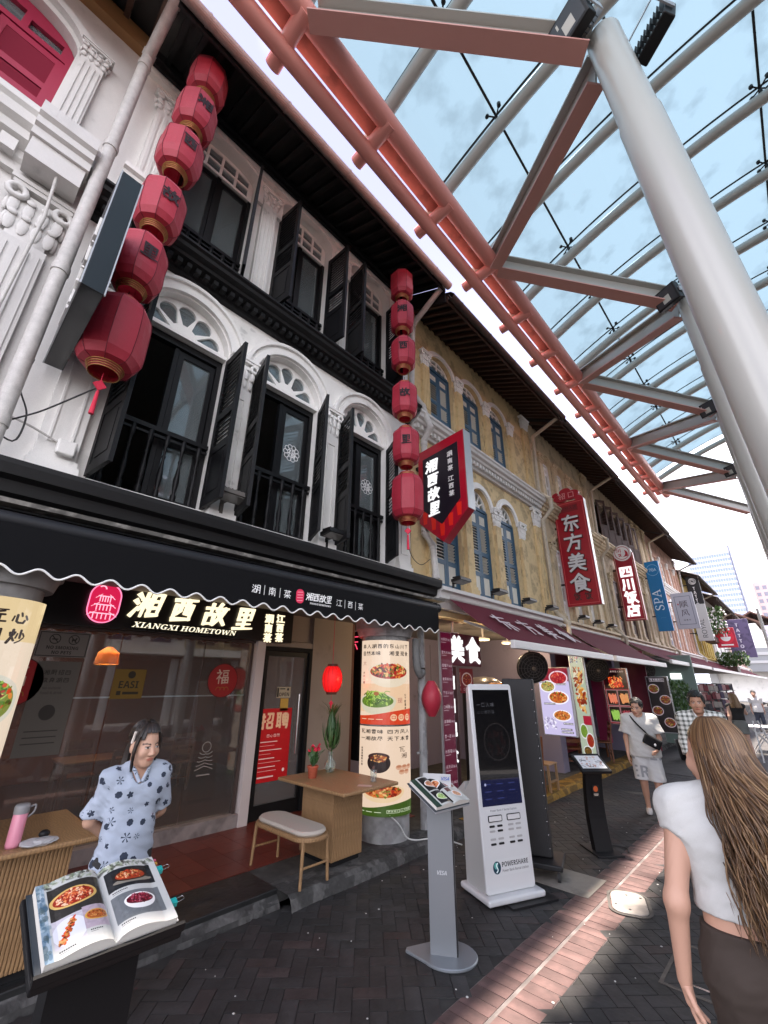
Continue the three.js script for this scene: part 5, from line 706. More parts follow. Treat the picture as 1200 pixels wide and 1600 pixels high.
  const bear = put(new THREE.Mesh(new THREE.PlaneGeometry(0.34, 0.5), M(0xffffff, 0.8, { map: canvas(170, 250, (g) => { g.clearRect(0, 0, 170, 250); g.strokeStyle = '#8a807a'; g.lineWidth = 5; for (let i = 0; i < 5; i++) { g.beginPath(); g.moveTo(85, 100 + i * 18); g.quadraticCurveTo(85 - 20 - i * 8, 110 + i * 20, 40 - i * 4, 90 + i * 26); g.moveTo(85, 100 + i * 18); g.quadraticCurveTo(105 + i * 8, 110 + i * 20, 130 + i * 4, 90 + i * 26); g.stroke(); } g.beginPath(); g.arc(85, 60, 30, 0, 7); g.stroke(); g.fillStyle = '#8a807a'; g.fillRect(40, 220, 90, 8); }), transparent: true, alphaTest: 0.3 })), 'frost_print', S); bear.position.set(3.12 - 2, 0.98 - 0.1, 0.012);
}
{ // door, wall, red recruiting poster
  const D = thingW('door', 'black framed glass door with a red recruiting poster', 'door', [4.25, 0.1, -6.2]), z = -6.2;
  mb().box(3.81, 3.87, 0.1, 2.46, z - 0.05, z + 0.05).box(4.72, 4.78, 0.1, 2.46, z - 0.05, z + 0.05).box(3.87, 4.72, 2.4, 2.46, z - 0.05, z + 0.05).build('frame', mt.blackMatt, D);
  const leaf = mb().box(3.875, 3.93, 0.12, 2.395, z - 0.025, z + 0.025).box(4.66, 4.715, 0.12, 2.395, z - 0.025, z + 0.025).box(3.93, 4.66, 2.32, 2.395, z - 0.025, z + 0.025).box(3.93, 4.66, 0.12, 0.3, z - 0.025, z + 0.025).build('leaf', mt.black, D);
  mb().box(3.93, 4.66, 0.3, 2.32, z - 0.006, z + 0.006).build('pane', M([0.7, 0.7, 0.7], 0.03, { transmission: 0.9, ior: 1.5 }), D); mb().cyl([4.56, 0.9, z + 0.06], [4.56, 1.75, z + 0.06], 0.018, 0.018, 10).build('handle', mt.chrome, D);
  const p = put(new THREE.Mesh(new THREE.PlaneGeometry(0.6, 0.98), M(0xffffff, 0.5, { map: canvas(240, 392, (g) => { g.fillStyle = '#c0121a'; g.fillRect(0, 0, 240, 392); g.strokeStyle = '#f2c8a0'; hans(g, '招聘', 14, 20, 96, 0.15, { dx: 110 }); g.fillStyle = '#f0d8d0'; g.strokeStyle = '#f0d8d0'; tiny(g, 70, 140, 4, 20, 24, 0, 0.12); for (let i = 0; i < 8; i++) g.fillRect(30, 180 + i * 22, 70 + hash(i, 3) * 90, i % 2 ? 2 : 5); g.fillRect(30, 362, 110, 8); blob(g, 208, 340, 9, 10, '#f0e0d8'); }) })), 'poster', D); p.position.set(4.17 - 4.25, 1.06 - 0.1, 0.012);
  const o = put(new THREE.Mesh(new THREE.PlaneGeometry(0.26, 0.16), M(0xffffff, 0.5, { map: canvas(156, 96, (g) => { g.fillStyle = '#a59a84'; g.fillRect(0, 0, 156, 96); g.fillStyle = '#191613'; g.fillRect(4, 8, 20, 80); g.font = 'bold 44px sans-serif'; g.fillText('OPEN', 26, 82); g.fillRect(34, 12, 60, 10); blob(g, 126, 22, 12, 12, '#191613'); }) })), 'open_sign', D); o.position.set(4.28 - 4.25, 1.78 - 0.1, 0.012);
  const y = put(new THREE.Mesh(new THREE.PlaneGeometry(0.15, 0.18), M([0.5, 0.3, 0.05], 0.5)), 'yellow_notice', D); y.position.set(0.06, 1.5, 0.012);
  const W = tag(mb().box(4.79, 5.72, 0.1, 3.0, z - 0.1, z + 0.03).box(-1.5, 4.79, 2.57, 3.0, z - 0.1, z - 0.02).box(3.81, 4.79, 2.47, 2.56, z - 0.08, z + 0.02).build('shop_wall', wallpaper), 'beige plaster wall beside the black framed door', 'wall');
}
{ // illuminated name board
  const B = thingW('shop_sign', 'black sign board with glowing cream calligraphy and a pink pagoda emblem', 'sign', [1.6, 2.52, -6.0]), z = -5.98;
  mb().box(-1.4, 4.2, 2.52, 3.0, -6.17, z).build('board', M([0.008, 0.007, 0.008], 0.3), B);
  const cream = glow(0xffedc4, 1.0), word = '湘西故里'; [...word].forEach((c, i) => { const b = put(new THREE.Mesh(hanGeo(c, 0.335, 0.05, 0.125, 0.22, 1), cream), 'glowing_character', B); b.position.set(1.93 + i * 0.46 - 1.6, 2.845 - 2.52 - 0.012 * i, z + 0.002 + 6); });
  const em = put(new THREE.Mesh(new THREE.ExtrudeGeometry(rrect(-0.16, 0.16, -0.225, 0.225, 0.155), { depth: 0.05, bevelEnabled: false }), glow(0xe01c50, 0.62)), 'emblem_light', B); em.position.set(1.44 - 1.6, 2.8 - 2.52, z + 6.002);
  const pk = glow(0xffb0c4, 1.0), pg = mb(); for (let i = 0; i < 3; i++) { const y = -0.13 + i * 0.1, w = 0.13 - i * 0.026; pg.box(-w, w, y, y + 0.012, 0.05, 0.056).bar([-w - 0.025, y - 0.022, 0.053], [-w * 0.5, y + 0.03, 0.053], 0.01, 0.006).bar([w + 0.025, y - 0.022, 0.053], [w * 0.5, y + 0.03, 0.053], 0.01, 0.006); for (let k = -2; k < 3; k++) pg.box(k * w * 0.35 - 0.005, k * w * 0.35 + 0.005, y - 0.06, y, 0.05, 0.055); } pg.add(new THREE.TorusGeometry(0.035, 0.008, 5, 14, 2.6), mat4.makeTranslation(-0.05, 0.16, 0.053)); put(new THREE.Mesh(pg.geo(), pk), 'pagoda', em);
  const bd = mb(); { const s = rrect(-0.17, 0.17, -0.235, 0.235, 0.165); s.holes.push(rrect(-0.157, 0.157, -0.222, 0.222, 0.152)); bd.shape(s, 0.05, 0.058); } put(new THREE.Mesh(bd.geo(), glow(0xff86b0, 1.0)), 'outline', em);
  const lt = put(new THREE.Mesh(new THREE.PlaneGeometry(1.42, 0.105), new THREE.MeshPhysicalMaterial({ color: 0x050505, emissive: 0xffffff, emissiveIntensity: 0.31, emissiveMap: canvas(900, 90, (g) => { g.fillStyle = '#000'; g.fillRect(0, 0, 900, 90); g.fillStyle = '#fff2d2'; g.font = 'italic bold 78px serif'; g.textAlign = 'center'; g.fillText('XIANGXI HOMETOWN', 450, 70); }) })), 'name_lettering_light', B); lt.position.set(2.5 - 1.6, 2.588 - 2.52, z + 6.004);
  [...'湖南菜'].forEach((c, i) => { const g = put(new THREE.Mesh(hanGeo(c, 0.135, 0.02, 0.14), cream), 'small_glowing_character', B); g.position.set(3.74 - 1.6, 2.86 - i * 0.145 - 2.52, z + 6.002); }); [...'江西菜'].forEach((c, i) => { const g = put(new THREE.Mesh(hanGeo(c, 0.135, 0.02, 0.14), cream), 'small_glowing_character', B); g.position.set(3.95 - 1.6, 2.88 - i * 0.145 - 2.52, z + 6.002); });
}
{ // the room behind the glass
  tag(mb().box(-3, 5.74, 0.1, 3.0, -11.4, -11.2).box(-3.2, -3, 0.1, 3.0, -11.4, -6.32).box(5.72, 5.9, 0.1, 3.0, -11.4, -6.3).build('dining_room_wall', M([0.16, 0.055, 0.035], 0.8, { map: T.wood })), 'dark reddish wooden wall of the dining room', 'wall');
  tag(mb().box(-3, 5.72, 0.11, 0.13, -11.2, -6.32).build('dining_room_floor', M([0.10, 0.05, 0.03], 0.4, { map: T.wood })), 'dark floor of the dining room', null, null, 'structure');
  const warm = glow(0xffc98a, 3.2);
  for (let i = 0; i < 8; i++) { const x = -1 + (i % 4) * 1.5, zz = -7.4 - Math.floor(i / 4) * 1.9, L = thing('ceiling_downlight', 'small round downlight in the dining room ceiling', 'lamp', [x, 2.93, zz], 0, 'downlights in the dining room ceiling'); mb().cyl([0, 0, 0], [0, 0.06, 0], 0.075, 0.075, 16).build('ring', mt.trim, L); mb().cyl([0, -0.006, 0], [0, -0.001, 0], 0.055, 0.055, 16).build('glow_disc', warm, L); if (i % 3 === 0) { const l = new THREE.PointLight(0xffc48a, 0.4); l.position.set(0, -0.12, 0); l.castShadow = true; L.add(l); } }
  for (const [x, zz, s] of [[0.2, -9.6, 'beside the wall'], [2.5, -9.2, 'above the far table']]) { const L = thing('pendant_lamp', 'glowing woven pendant lamp ' + s, 'lamp', [x, 2.2, zz]); mb().lathe([[0.05, 0.3], [0.17, 0.2], [0.2, 0.02], [0.19, 0], [0.16, 0.18]], 0, 0, 0, 20).build('shade', M([0.5, 0.28, 0.1], 0.7, { transmission: 0.4 }), L); mb().cyl([0, 0.3, 0], [0, 0.8, 0], 0.006).build('cord', mt.wire, L); mb().ball(0, 0.1, 0, 0.06).build('bulb', glow(0xffb060, 5), L); const l = new THREE.PointLight(0xffb46a, 0.35); l.position.set(0, 0.1, 0); l.castShadow = true; L.add(l); }
}
function chair(label, x, y, z, turn, m, group) {
  const C = thing('chair', label, 'chair', [x, y, z], turn, group), g = chair.g ||= { seat: mb().rbox(-0.2, 0.2, 0.43, 0.465, -0.2, 0.2, 0.012).geo(), leg: mb().box(-0.018, 0.018, 0, 0.43, -0.018, 0.018).geo(), post: mb().bar([0, 0.46, 0], [0, 0.92, -0.07], 0.036, 0.036).geo(), rail: mb().rbox(-0.2, 0.2, -0.04, 0.04, -0.012, 0.012, 0.008).geo(), str: mb().box(-0.17, 0.17, -0.012, 0.012, -0.01, 0.01).geo() };
  put(new THREE.Mesh(g.seat, m), 'seat', C); for (const a of [-1, 1]) for (const b of [-1, 1]) put(new THREE.Mesh(g.leg, m), 'leg', C).position.set(a * 0.18, 0, b * 0.18); for (const a of [-1, 1]) put(new THREE.Mesh(g.post, m), 'back_post', C).position.set(a * 0.18, 0, -0.18); for (const [h, q] of [[0.88, -0.243], [0.74, -0.222], [0.61, -0.202]]) put(new THREE.Mesh(g.rail, m), 'back_rail', C).position.set(0, h, q); put(new THREE.Mesh(g.str, m), 'stretcher', C).position.set(0, 0.2, 0.18); put(new THREE.Mesh(g.str, m), 'stretcher', C).position.set(0, 0.2, -0.18); return C;
}
function table(label, x, y, z, w, d, h, m, turn = 0, group) { const t = thing('table', label, 'table', [x, y, z], turn, group); mb().rbox(-w / 2, w / 2, h - 0.04, h, -d / 2, d / 2, 0.012).build('tabletop', m, t); for (const a of [-1, 1]) for (const b of [-1, 1]) mb().box(a * (w / 2 - 0.06) - 0.025, a * (w / 2 - 0.06) + 0.025, 0, h - 0.04, b * (d / 2 - 0.06) - 0.025, b * (d / 2 - 0.06) + 0.025).build('leg', m, t); return t; }
for (const [x, z, n] of [[0.4, -8.2, 'nearest the sheet of rules'], [2.4, -8.0, 'in the middle of the dining room'], [3.8, -9.4, 'at the back of the dining room']]) { table('brown dining table ' + n, x, 0.13, z, 1.1, 0.7, 0.75, woodDark); for (const q of [-1, 1]) chair('brown chair ' + (q > 0 ? 'before' : 'behind') + ' the table ' + n, x + 0.1 * q, 0.13, z + q * 0.55, q > 0 ? Math.PI : 0, woodDark, 'chairs in the dining room'); }
// ---------- furniture outside the restaurant ----------
function slattedBase(t, x0, x1, y0, y1, z0, z1) { mb().box(x0 + 0.012, x1 - 0.012, y0, y1, z0 + 0.012, z1 - 0.012).build('pedestal', woodM, t); const g = mb().rbox(-0.009, 0.009, y0, y1, -0.012, 0.012, 0.004).geo(), px = [-1, 1]; for (let x = x0 + 0.014; x < x1; x += 0.0235) put(new THREE.Mesh(g, woodM), 'slat', t).position.set(x, 0, z1 - 0.01); for (let z = z0 + 0.014; z < z1; z += 0.0235) { const o = put(new THREE.Mesh(g, woodM), 'slat', t); o.position.set(x0 + 0.01, 0, z); o.rotation.y = Math.PI / 2; } mb().box(x0 + 0.03, x1 - 0.03, y0 - 0.05, y0, z0 + 0.03, z1 - 0.03).build('kick_plate', mt.blackMatt, t); }
{
  const t = thing('wooden_table', 'oak table on a slatted pedestal beside the round column', 'table', [3.9, 0.118, -4.42]);
  mb().rbox(-0.42, 0.44, 0.715, 0.75, -0.58, 0.62, 0.014, 2).build('tabletop', woodM, t); slattedBase(t, -0.24, 0.22, 0.05, 0.714, -0.3, 0.26);
  const n = put(new THREE.Mesh(new THREE.PlaneGeometry(0.09, 0.16), M([0.5, 0.35, 0.3], 0.6)), 'notice', t); n.rotation.set(-Math.PI / 2, 0, 0.6); n.position.set(0.0, 0.752, 0.5);
  const t2 = thing('wooden_table', 'oak table on a slatted pedestal beside the young woman', 'table', [0.93, 0.118, -4.66]);
  mb().rbox(-0.62, 0.44, 0.715, 0.75, -0.5, 0.5, 0.014, 2).build('tabletop', woodM, t2); slattedBase(t2, -0.5, 0.3, 0.05, 0.714, -0.36, 0.4);
  const b = thing('bench', 'small oak bench with a cream padded seat and rounded ends', 'bench', [3.3, 0.118, -4.42], 0.0);
  const oval = (w, l, r) => rrect(-w, w, -l, l, r), up = new THREE.Matrix4().makeRotationX(-Math.PI / 2); const sh = (s, y0, y1, bev) => { const k = mb().shape(s, y0, y1, bev, 12); k.g.forEach((q) => q.applyMatrix4(up)); return k; };
  sh(oval(0.2, 0.5, 0.19), 0.36, 0.4, 0.01).build('seat_frame', woodM, b); sh(oval(0.175, 0.475, 0.17), 0.4, 0.445, 0.018).build('cushion', M([0.55, 0.49, 0.42], 0.85, { map: T.cloth }), b);
  for (const [a, c] of [[-0.15, -0.42], [0.15, -0.42], [-0.15, 0.42], [0.15, 0.42]]) mb().cyl([a * 1.12, 0, c * 1.03], [a, 0.37, c], 0.015, 0.019, 10).build('leg', woodM, b); mb().cyl([-0.16, 0.16, 0.43], [0.16, 0.16, 0.43], 0.011).build('stretcher', woodM, b); mb().cyl([-0.16, 0.16, -0.43], [0.16, 0.16, -0.43], 0.011).build('stretcher', woodM, b);
}
function leafGeo(l, w, bend, n = 4) { const pos = []; const P = (i, s) => { const t = i / n, ww = w * Math.sin(Math.PI * (0.08 + 0.9 * t)) * 0.5; return [s * ww, l * t * (1 - 0.25 * bend * t), -bend * l * t * t * 0.6 - (s ? 0 : 0.1 * w)]; }; for (let i = 0; i < n; i++) for (const [a, b] of [[-1, 0], [0, 1]]) pos.push(...P(i, a), ...P(i, b), ...P(i + 1, a), ...P(i, b), ...P(i + 1, b), ...P(i + 1, a)); const g = new THREE.BufferGeometry(); g.setAttribute('position', new THREE.Float32BufferAttribute(pos, 3)); g.computeVertexNormals(); return metreUV(g); }
const leafM = M([0.035, 0.10, 0.025], 0.5, { transmission: 0.25 }), leafM2 = M([0.06, 0.13, 0.03], 0.5, { transmission: 0.25 });
{
  const p = thing('potted_plant', 'small green plant with red flowers in a terracotta pot', 'plant', [3.74, 0.868, -4.66]); mb().lathe([[0, 0], [0.048, 0], [0.062, 0.11], [0.07, 0.11], [0.07, 0.13], [0.06, 0.13], [0.055, 0.1], [0, 0.1]], 0, 0, 0, 20).build('pot', M([0.42, 0.085, 0.04], 0.7, { map: T.speck }), p);
  const lg = leafGeo(0.12, 0.07, 0.8), cr = new THREE.Group(); cr.name = 'crown'; p.add(cr); for (let i = 0; i < 34; i++) { const o = put(new THREE.Mesh(lg, i % 2 ? leafM : leafM2), 'leaf', cr); o.position.set(rnd(-0.03, 0.03), 0.12 + rnd(0, 0.12), rnd(-0.03, 0.03)); o.rotation.set(rnd(0.1, 1.2), rnd(0, 6.28), 0, 'YXZ'); } const st = mb(); for (let i = 0; i < 6; i++) st.tube([[0, 0.1, 0], [rnd(-0.05, 0.05), 0.2, rnd(-0.05, 0.05)], [rnd(-0.1, 0.1), 0.3, rnd(-0.1, 0.1)]], 0.003, 5, 8); st.build('stem', leafM, p);
  const pg = leafGeo(0.06, 0.045, 0.6); for (let i = 0; i < 14; i++) { const o = put(new THREE.Mesh(pg, tassel), 'petal', cr); o.position.set(rnd(-0.05, 0.06), 0.27 + rnd(0, 0.06), rnd(-0.05, 0.05)); o.rotation.set(rnd(0.5, 1.6), rnd(0, 6.28), 0, 'YXZ'); }
  const v = thing('plant_vase', 'leafy green cutting in a clear round glass vase', 'plant', [4.12, 0.868, -4.78]); mb().lathe([[0, 0], [0.05, 0], [0.075, 0.05], [0.07, 0.1], [0.03, 0.16], [0.028, 0.2], [0.04, 0.23], [0.036, 0.23], [0.024, 0.2], [0.026, 0.16], [0.066, 0.1], [0.07, 0.05], [0.046, 0.005], [0, 0.005]], 0, 0, 0, 24).build('glass', M([0.9, 0.95, 0.93], 0.03, { transmission: 0.95, ior: 1.45 }), v);
  mb().tube([[0, 0.02, 0], [0.01, 0.25, 0], [-0.01, 0.5, 0.01]], 0.008, 6, 12).build('stem', leafM, v); const lg2 = leafGeo(0.3, 0.034, 1.5, 6), c2 = new THREE.Group(); c2.name = 'crown'; v.add(c2); for (let i = 0; i < 70; i++) { const o = put(new THREE.Mesh(lg2, i % 3 ? leafM : leafM2), 'leaf', c2); o.position.set(rnd(-0.015, 0.015), 0.24 + 0.32 * (i / 70), rnd(-0.015, 0.015)); o.rotation.set(mix(1.5, 0.35, i / 70) + rnd(-0.2, 0.2), rnd(0, 6.28), 0, 'YXZ'); }
  const gl = thing('drinking_glass', 'clear glass with a dark straw on the oak table', 'glass', [4.12, 0.868, -4.0]); mb().lathe([[0, 0], [0.035, 0], [0.04, 0.12], [0.037, 0.12], [0.032, 0.006], [0, 0.006]], 0, 0, 0, 20).build('tumbler', M([0.9, 0.93, 0.93], 0.03, { transmission: 0.95, ior: 1.45 }), gl); mb().cyl([-0.015, 0.01, 0], [0.04, 0.2, 0.01], 0.003).build('straw', mt.wire, gl);
  const bt = thing('tumbler_bottle', 'pink drinking bottle with a grey lid on the oak table', 'bottle', [0.86, 0.868, -4.3]); mb().lathe([[0, 0], [0.04, 0], [0.043, 0.02], [0.043, 0.2], [0, 0.2]], 0, 0, 0, 22).build('body', M([0.62, 0.24, 0.33], 0.4), bt); mb().lathe([[0.045, 0.2], [0.047, 0.24], [0.04, 0.255], [0, 0.255]], 0, 0, 0, 22).build('lid', M([0.22, 0.22, 0.23], 0.5), bt); mb().tube([[0.045, 0.23, 0], [0.075, 0.24, 0], [0.075, 0.2, 0.0], [0.046, 0.17, 0]], 0.007, 6, 16).build('handle', M([0.2, 0.2, 0.21], 0.5), bt);
  const bg = thing('plastic_bag', 'crumpled clear plastic bag with a black cap on the table', 'bag', [1.0, 0.868, -4.24]); { const g = new THREE.IcosahedronGeometry(0.07, 4), P = g.attributes.position; for (let i = 0; i < P.count; i++) { const q = V().fromBufferAttribute(P, i), n = 0.6 + 0.8 * fbm(q.x * 3 + 5, q.z * 3 + q.y * 4 + 5, 7, 3, 5); P.setXYZ(i, q.x * n * 1.5, Math.max(0, q.y * n * 0.35 + 0.02), q.z * n); } g.computeVertexNormals(); mb().add(g).build('film', M([0.6, 0.6, 0.62], 0.25, { transmission: 0.4 }), bg); mb().ball(0.03, 0.05, -0.05, 0.035, 0.025, 0.03).build('cap', mt.black, bg); }
  // lit red lantern under the awning, red paper lantern on the pipe
  const L = thing('glowing_lantern', 'glowing red lantern with tassel hanging by the plants', 'lantern', [4.18, 1.98, -4.9]); const prof = []; for (let i = 0; i <= 14; i++) { const t = i / 14; prof.push([0.075 + 0.065 * Math.pow(Math.sin(Math.PI * t), 0.6), -0.17 + 0.34 * t]); } mb().lathe(prof, 0, 0, 0, 24).build('shade', M([0.5, 0.01, 0.012], 0.6, { emissive: new THREE.Color(0xff0a08), emissiveIntensity: 0.13 }), L); const rb = mb(); for (let i = 0; i < 14; i++) { const a = i / 14 * 6.283; rb.tube(prof.map(([r, y]) => [Math.cos(a) * (r + 0.001), y, Math.sin(a) * (r + 0.001)]), 0.0022, 4, 14); } rb.build('rib', seamRed, L); mb().cyl([0, 0.16, 0], [0, 0.2, 0], 0.08, 0.07, 16).cyl([0, -0.2, 0], [0, -0.16, 0], 0.07, 0.08, 16).build('cap', M([0.08, 0.02, 0.01], 0.5), L); mb().cyl([0, 0.2, 0], [0, 1.02, 0], 0.003).cyl([0, -0.2, 0], [0, -0.3, 0], 0.003).cyl([0, -0.34, 0], [0, -0.52, 0], 0.008, 0.012, 8).add(new THREE.BoxGeometry(0.05, 0.05, 0.012), new THREE.Matrix4().makeRotationZ(Math.PI / 4).setPosition(0, -0.31, 0)).build('tassel', tassel, L); const pl = new THREE.PointLight(0xff1a10, 0.12); pl.position.set(0, 0, 0.17); pl.castShadow = true; L.add(pl);
  const R = thing('paper_lantern', 'plain dark red oval lantern hung on the grey pipe', 'lantern', [5.42, 1.73, -4.1]); const pr = []; for (let i = 0; i <= 12; i++) { const t = i / 12; pr.push([0.05 + 0.1 * Math.sin(Math.PI * t), -0.24 + 0.48 * t]); } mb().lathe(pr, 0, 0, 0, 8).build('cloth_body', clothRed, R); mb().cyl([0, 0.24, 0], [0, 0.75, 0], 0.003).build('hanger', mt.wire, R);
  const G = thingW('wall_pipe', 'grey vertical pipe with clamps beside the round column', 'pipe', [5.42, 0.1, -4.28]); mb().cyl([5.42, 0.1, -4.28], [5.42, 3.0, -4.28], 0.06, 0.06, 14).build('tube', colM, G); mb().cyl([5.42, 1.0, -4.28], [5.42, 1.04, -4.28], 0.068).cyl([5.42, 2.2, -4.28], [5.42, 2.24, -4.28], 0.068).box(5.3, 5.42, 1.005, 1.035, -4.3, -4.27).build('clamp', colM, G);
  const wr = thing('wrapped_fitting', 'grey cloth wrapped pipe elbow hanging on the column', 'fitting', [5.18, 2.15, -4.18]); mb().tube([[0, 0.4, 0], [-0.03, 0.2, 0.02], [-0.02, 0, 0.03], [0.06, -0.1, 0.02], [0.14, -0.06, 0]], 0.055, 12, 30).build('sleeve', M([0.16, 0.16, 0.155], 0.9, { map: T.stain }), wr); mb().box(0.12, 0.17, -0.06, 0.0, -0.03, 0.03).build('nozzle', mt.darkMetal, wr);
  tag(mb().tube([[4.62, 0.42, -4.2], [4.75, 0.3, -4.15], [4.86, 0.16, -4.13], [4.95, 0.125, -4.08], [5.2, 0.13, -3.9], [5.5, 0.03, -3.75]], 0.009, 6, 40).build('cable', mt.wireWhite), 'white cable running down the column to the pavement', 'cable');
}
// ---------- neighbouring eatery under the yellow house ----------
{
  tag(mb().box(5.92, 15.5, 0.1, 3.0, -9.2, -9).box(6.5, 10.78, 0.1, 3.0, -7.25, -7.1).box(10.6, 10.9, 0.1, 3.0, -7.1, -4.42).box(15.3, 15.55, 0.1, 3.0, -9, -4.42).build('eatery_wall', M([0.22, 0.20, 0.28], 0.85, { map: T.plaster })), 'lavender inner wall of the eatery', 'wall');
  const P = thingW('menu_board', 'narrow purple red price list beside the grey pipe', 'menu', [6.0, 0.3, -4.2]); mb().box(5.82, 6.14, 0.42, 2.72, -4.24, -4.2).build('board', mt.alu, P); const f = put(new THREE.Mesh(new THREE.PlaneGeometry(0.3, 2.28), lit(canvas(128, 972, (g) => { g.fillStyle = '#7a0f3c'; g.fillRect(0, 0, 128, 972); g.strokeStyle = g.fillStyle = '#f4dce6'; for (let i = 0; i < 11; i++) { tiny(g, 8, 34 + i * 86, 3, 22, 25, 0, 0.14); g.font = 'bold 20px sans-serif'; g.fillText(['$2.5', '$6.8', '$4.8', '$3.5'][i % 4], 86, 54 + i * 86); g.fillRect(8, 64 + i * 86, 60, 3); } }), 0.28)), 'light_face', P); f.position.set(5.98 - 6, 1.57 - 0.3, 0.003);
  const B = thingW('eatery_sign', 'dark red board with two large white characters over the eatery', 'sign', [6.8, 2.2, -4.36]); mb().box(6.28, 7.34, 2.22, 2.76, -4.44, -4.38).build('board', M([0.10, 0.008, 0.025], 0.5), B); [...'美食'].forEach((c, i) => put(new THREE.Mesh(hanGeo(c, 0.42, 0.02, 0.15), glow(0xffffff, 0.9)), 'glowing_character', B).position.set(6.56 + i * 0.52 - 6.8, 2.49 - 2.2, -0.019));
  const V2 = thing('menu_board', 'black and red vertical board with white characters in the passage', 'menu', [6.2, 0.6, -6.75], -Math.PI / 2); mb().box(-0.37, 0.36, 0, 2.3, -0.04, 0.04).build('board', mt.blackMatt, V2); mb().box(-0.36, -0.08, 0.02, 1.95, 0.04, 0.046).build('red_strip', M([0.22, 0.008, 0.015], 0.4), V2); [...'猛火现'].forEach((c, i) => put(new THREE.Mesh(hanGeo(c, 0.27, 0.01, 0.15), glow(0xffffff, 0.85)), 'glowing_character', V2).position.set(-0.16, 1.78 - i * 0.5, 0.047)); const d = put(new THREE.Mesh(hanGeo('东', 0.36, 0.008, 0.05), glow(0xff4a6a, 0.9)), 'neon_character', V2); d.position.set(0.14, 2.08, 0.047);
  const V3 = thingW('menu_board', 'dark vertical board with white characters behind the kiosk', 'menu', [6.5, 0.3, -4.45]); mb().box(6.3, 6.62, 0.4, 2.2, -4.5, -4.46).build('board', M([0.05, 0.008, 0.015], 0.5), V3); [...'招川现食'].forEach((c, i) => put(new THREE.Mesh(hanGeo(c, 0.22, 0.01, 0.14), glow(0xffffff, 0.8)), 'glowing_character', V3).position.set(6.44 - 6.5, 1.95 - 0.3 - i * 0.36, -0.008));
  const pr = canvas(160, 160, (g) => { g.fillStyle = '#7a1220'; g.fillRect(0, 0, 160, 160); dish(g, 80, 72, 66, 46, '#e8d8d0', '#8a1c18', SPICY, 60, 30); g.strokeStyle = '#f4dcdc'; tiny(g, 30, 126, 4, 20, 25, 0, 0.13); }); const pc = tag(put(new THREE.Mesh(new THREE.BoxGeometry(0.4, 0.4, 0.02), M(0xffffff, 0.5, { map: pr })), 'picture_menu'), 'small square picture of a dish under the two character board', 'menu'); pc.position.set(6.88, 1.98, -4.42);
  for (const [x, z, n] of [[6.78, -4.6, 'first'], [7.86, -4.6, 'second'], [8.88, -4.6, 'third'], [9.9, -4.6, 'fourth']]) { const L = thing('ceiling_lamp', n + ' warm round lamp under the eatery awning, counted from the two character board', 'lamp', [x, 2.74, z], 0, 'warm lamps under the eatery awning'); mb().cyl([0, 0.05, 0], [0, 0.26, 0], 0.02).cyl([0, 0.03, 0], [0, 0.06, 0], 0.13, 0.11, 20).build('cap', mt.trim, L); mb().cyl([0, 0, 0], [0, 0.03, 0], 0.12, 0.13, 20).build('diffuser_light', glow(0xffe0a0, 1.6), L); const l = new THREE.PointLight(0xffdcae, 0.6); l.position.set(0, -0.06, 0); l.castShadow = true; L.add(l); }
  for (const [x, y, z, t, n] of [[8.6, 2.25, -3.98, -0.8, 'over the black cabinet'], [12.4, 2.3, -3.98, -0.8, 'beyond the crayfish print'], [17.3, 2.38, -3.98, -0.9, 'beyond the grill pictures']]) { const F = thing('wall_fan', 'round black caged fan ' + n, 'fan', [x, y, z], t); F.scale.setScalar(1.35); mb().lathe([[0.06, -0.1], [0.1, -0.08], [0.21, -0.04], [0.235, 0.02], [0.225, 0.05], [0.12, 0.07], [0.0, 0.075]], 0, 0, 0, 28).build('cage', M([0.012, 0.012, 0.013], 0.4), F); F.children[0].rotation.x = Math.PI / 2 + 0.35; const rg = mb(); for (let i = 0; i < 5; i++) rg.add(new THREE.TorusGeometry(0.05 + i * 0.042, 0.004, 5, 26), mat4.makeTranslation(0, 0, 0.082 - i * 0.006)); for (let i = 0; i < 12; i++) { const a = i / 12 * 6.283; rg.cyl([Math.cos(a) * 0.04, Math.sin(a) * 0.04, 0.084], [Math.cos(a) * 0.225, Math.sin(a) * 0.225, 0.055], 0.003, 0.003, 5); } rg.build('guard', M([0.09, 0.085, 0.08], 0.5), F).rotation.x = 0.35; mb().ball(0, -0.03, 0.085, 0.035, 0.035, 0.015).build('hub', M([0.12, 0.1, 0.08], 0.5), F); mb().cyl([0, 0, -0.08], [0.1, 0.4, -0.3], 0.018).build('bracket', mt.darkMetal, F); }
  const lb = (name, label, x, z0, z1, y0, y1, map, k = 0.6) => { const w = z1 - z0, h = y1 - y0, S = thing(name, label, 'menu', [x, y0, (z0 + z1) / 2], -Math.PI / 2); mb().rbox(-w / 2, w / 2, 0, h, -0.05, 0.05, 0.008).build('case', mt.alu, S); const f = put(new THREE.Mesh(new THREE.PlaneGeometry(w - 0.04, h - 0.04), lit(map, k)), 'light_face', S); f.position.set(0, h / 2, 0.053); return S; };
  const tagline = (g, x, y, w) => { g.fillStyle = '#2a1420'; g.fillRect(x, y, w, 16); g.fillStyle = '#fff'; for (let i = 0; i < w / 14 - 1; i++) g.fillRect(x + 5 + i * 14, y + 4, 9, 8); };
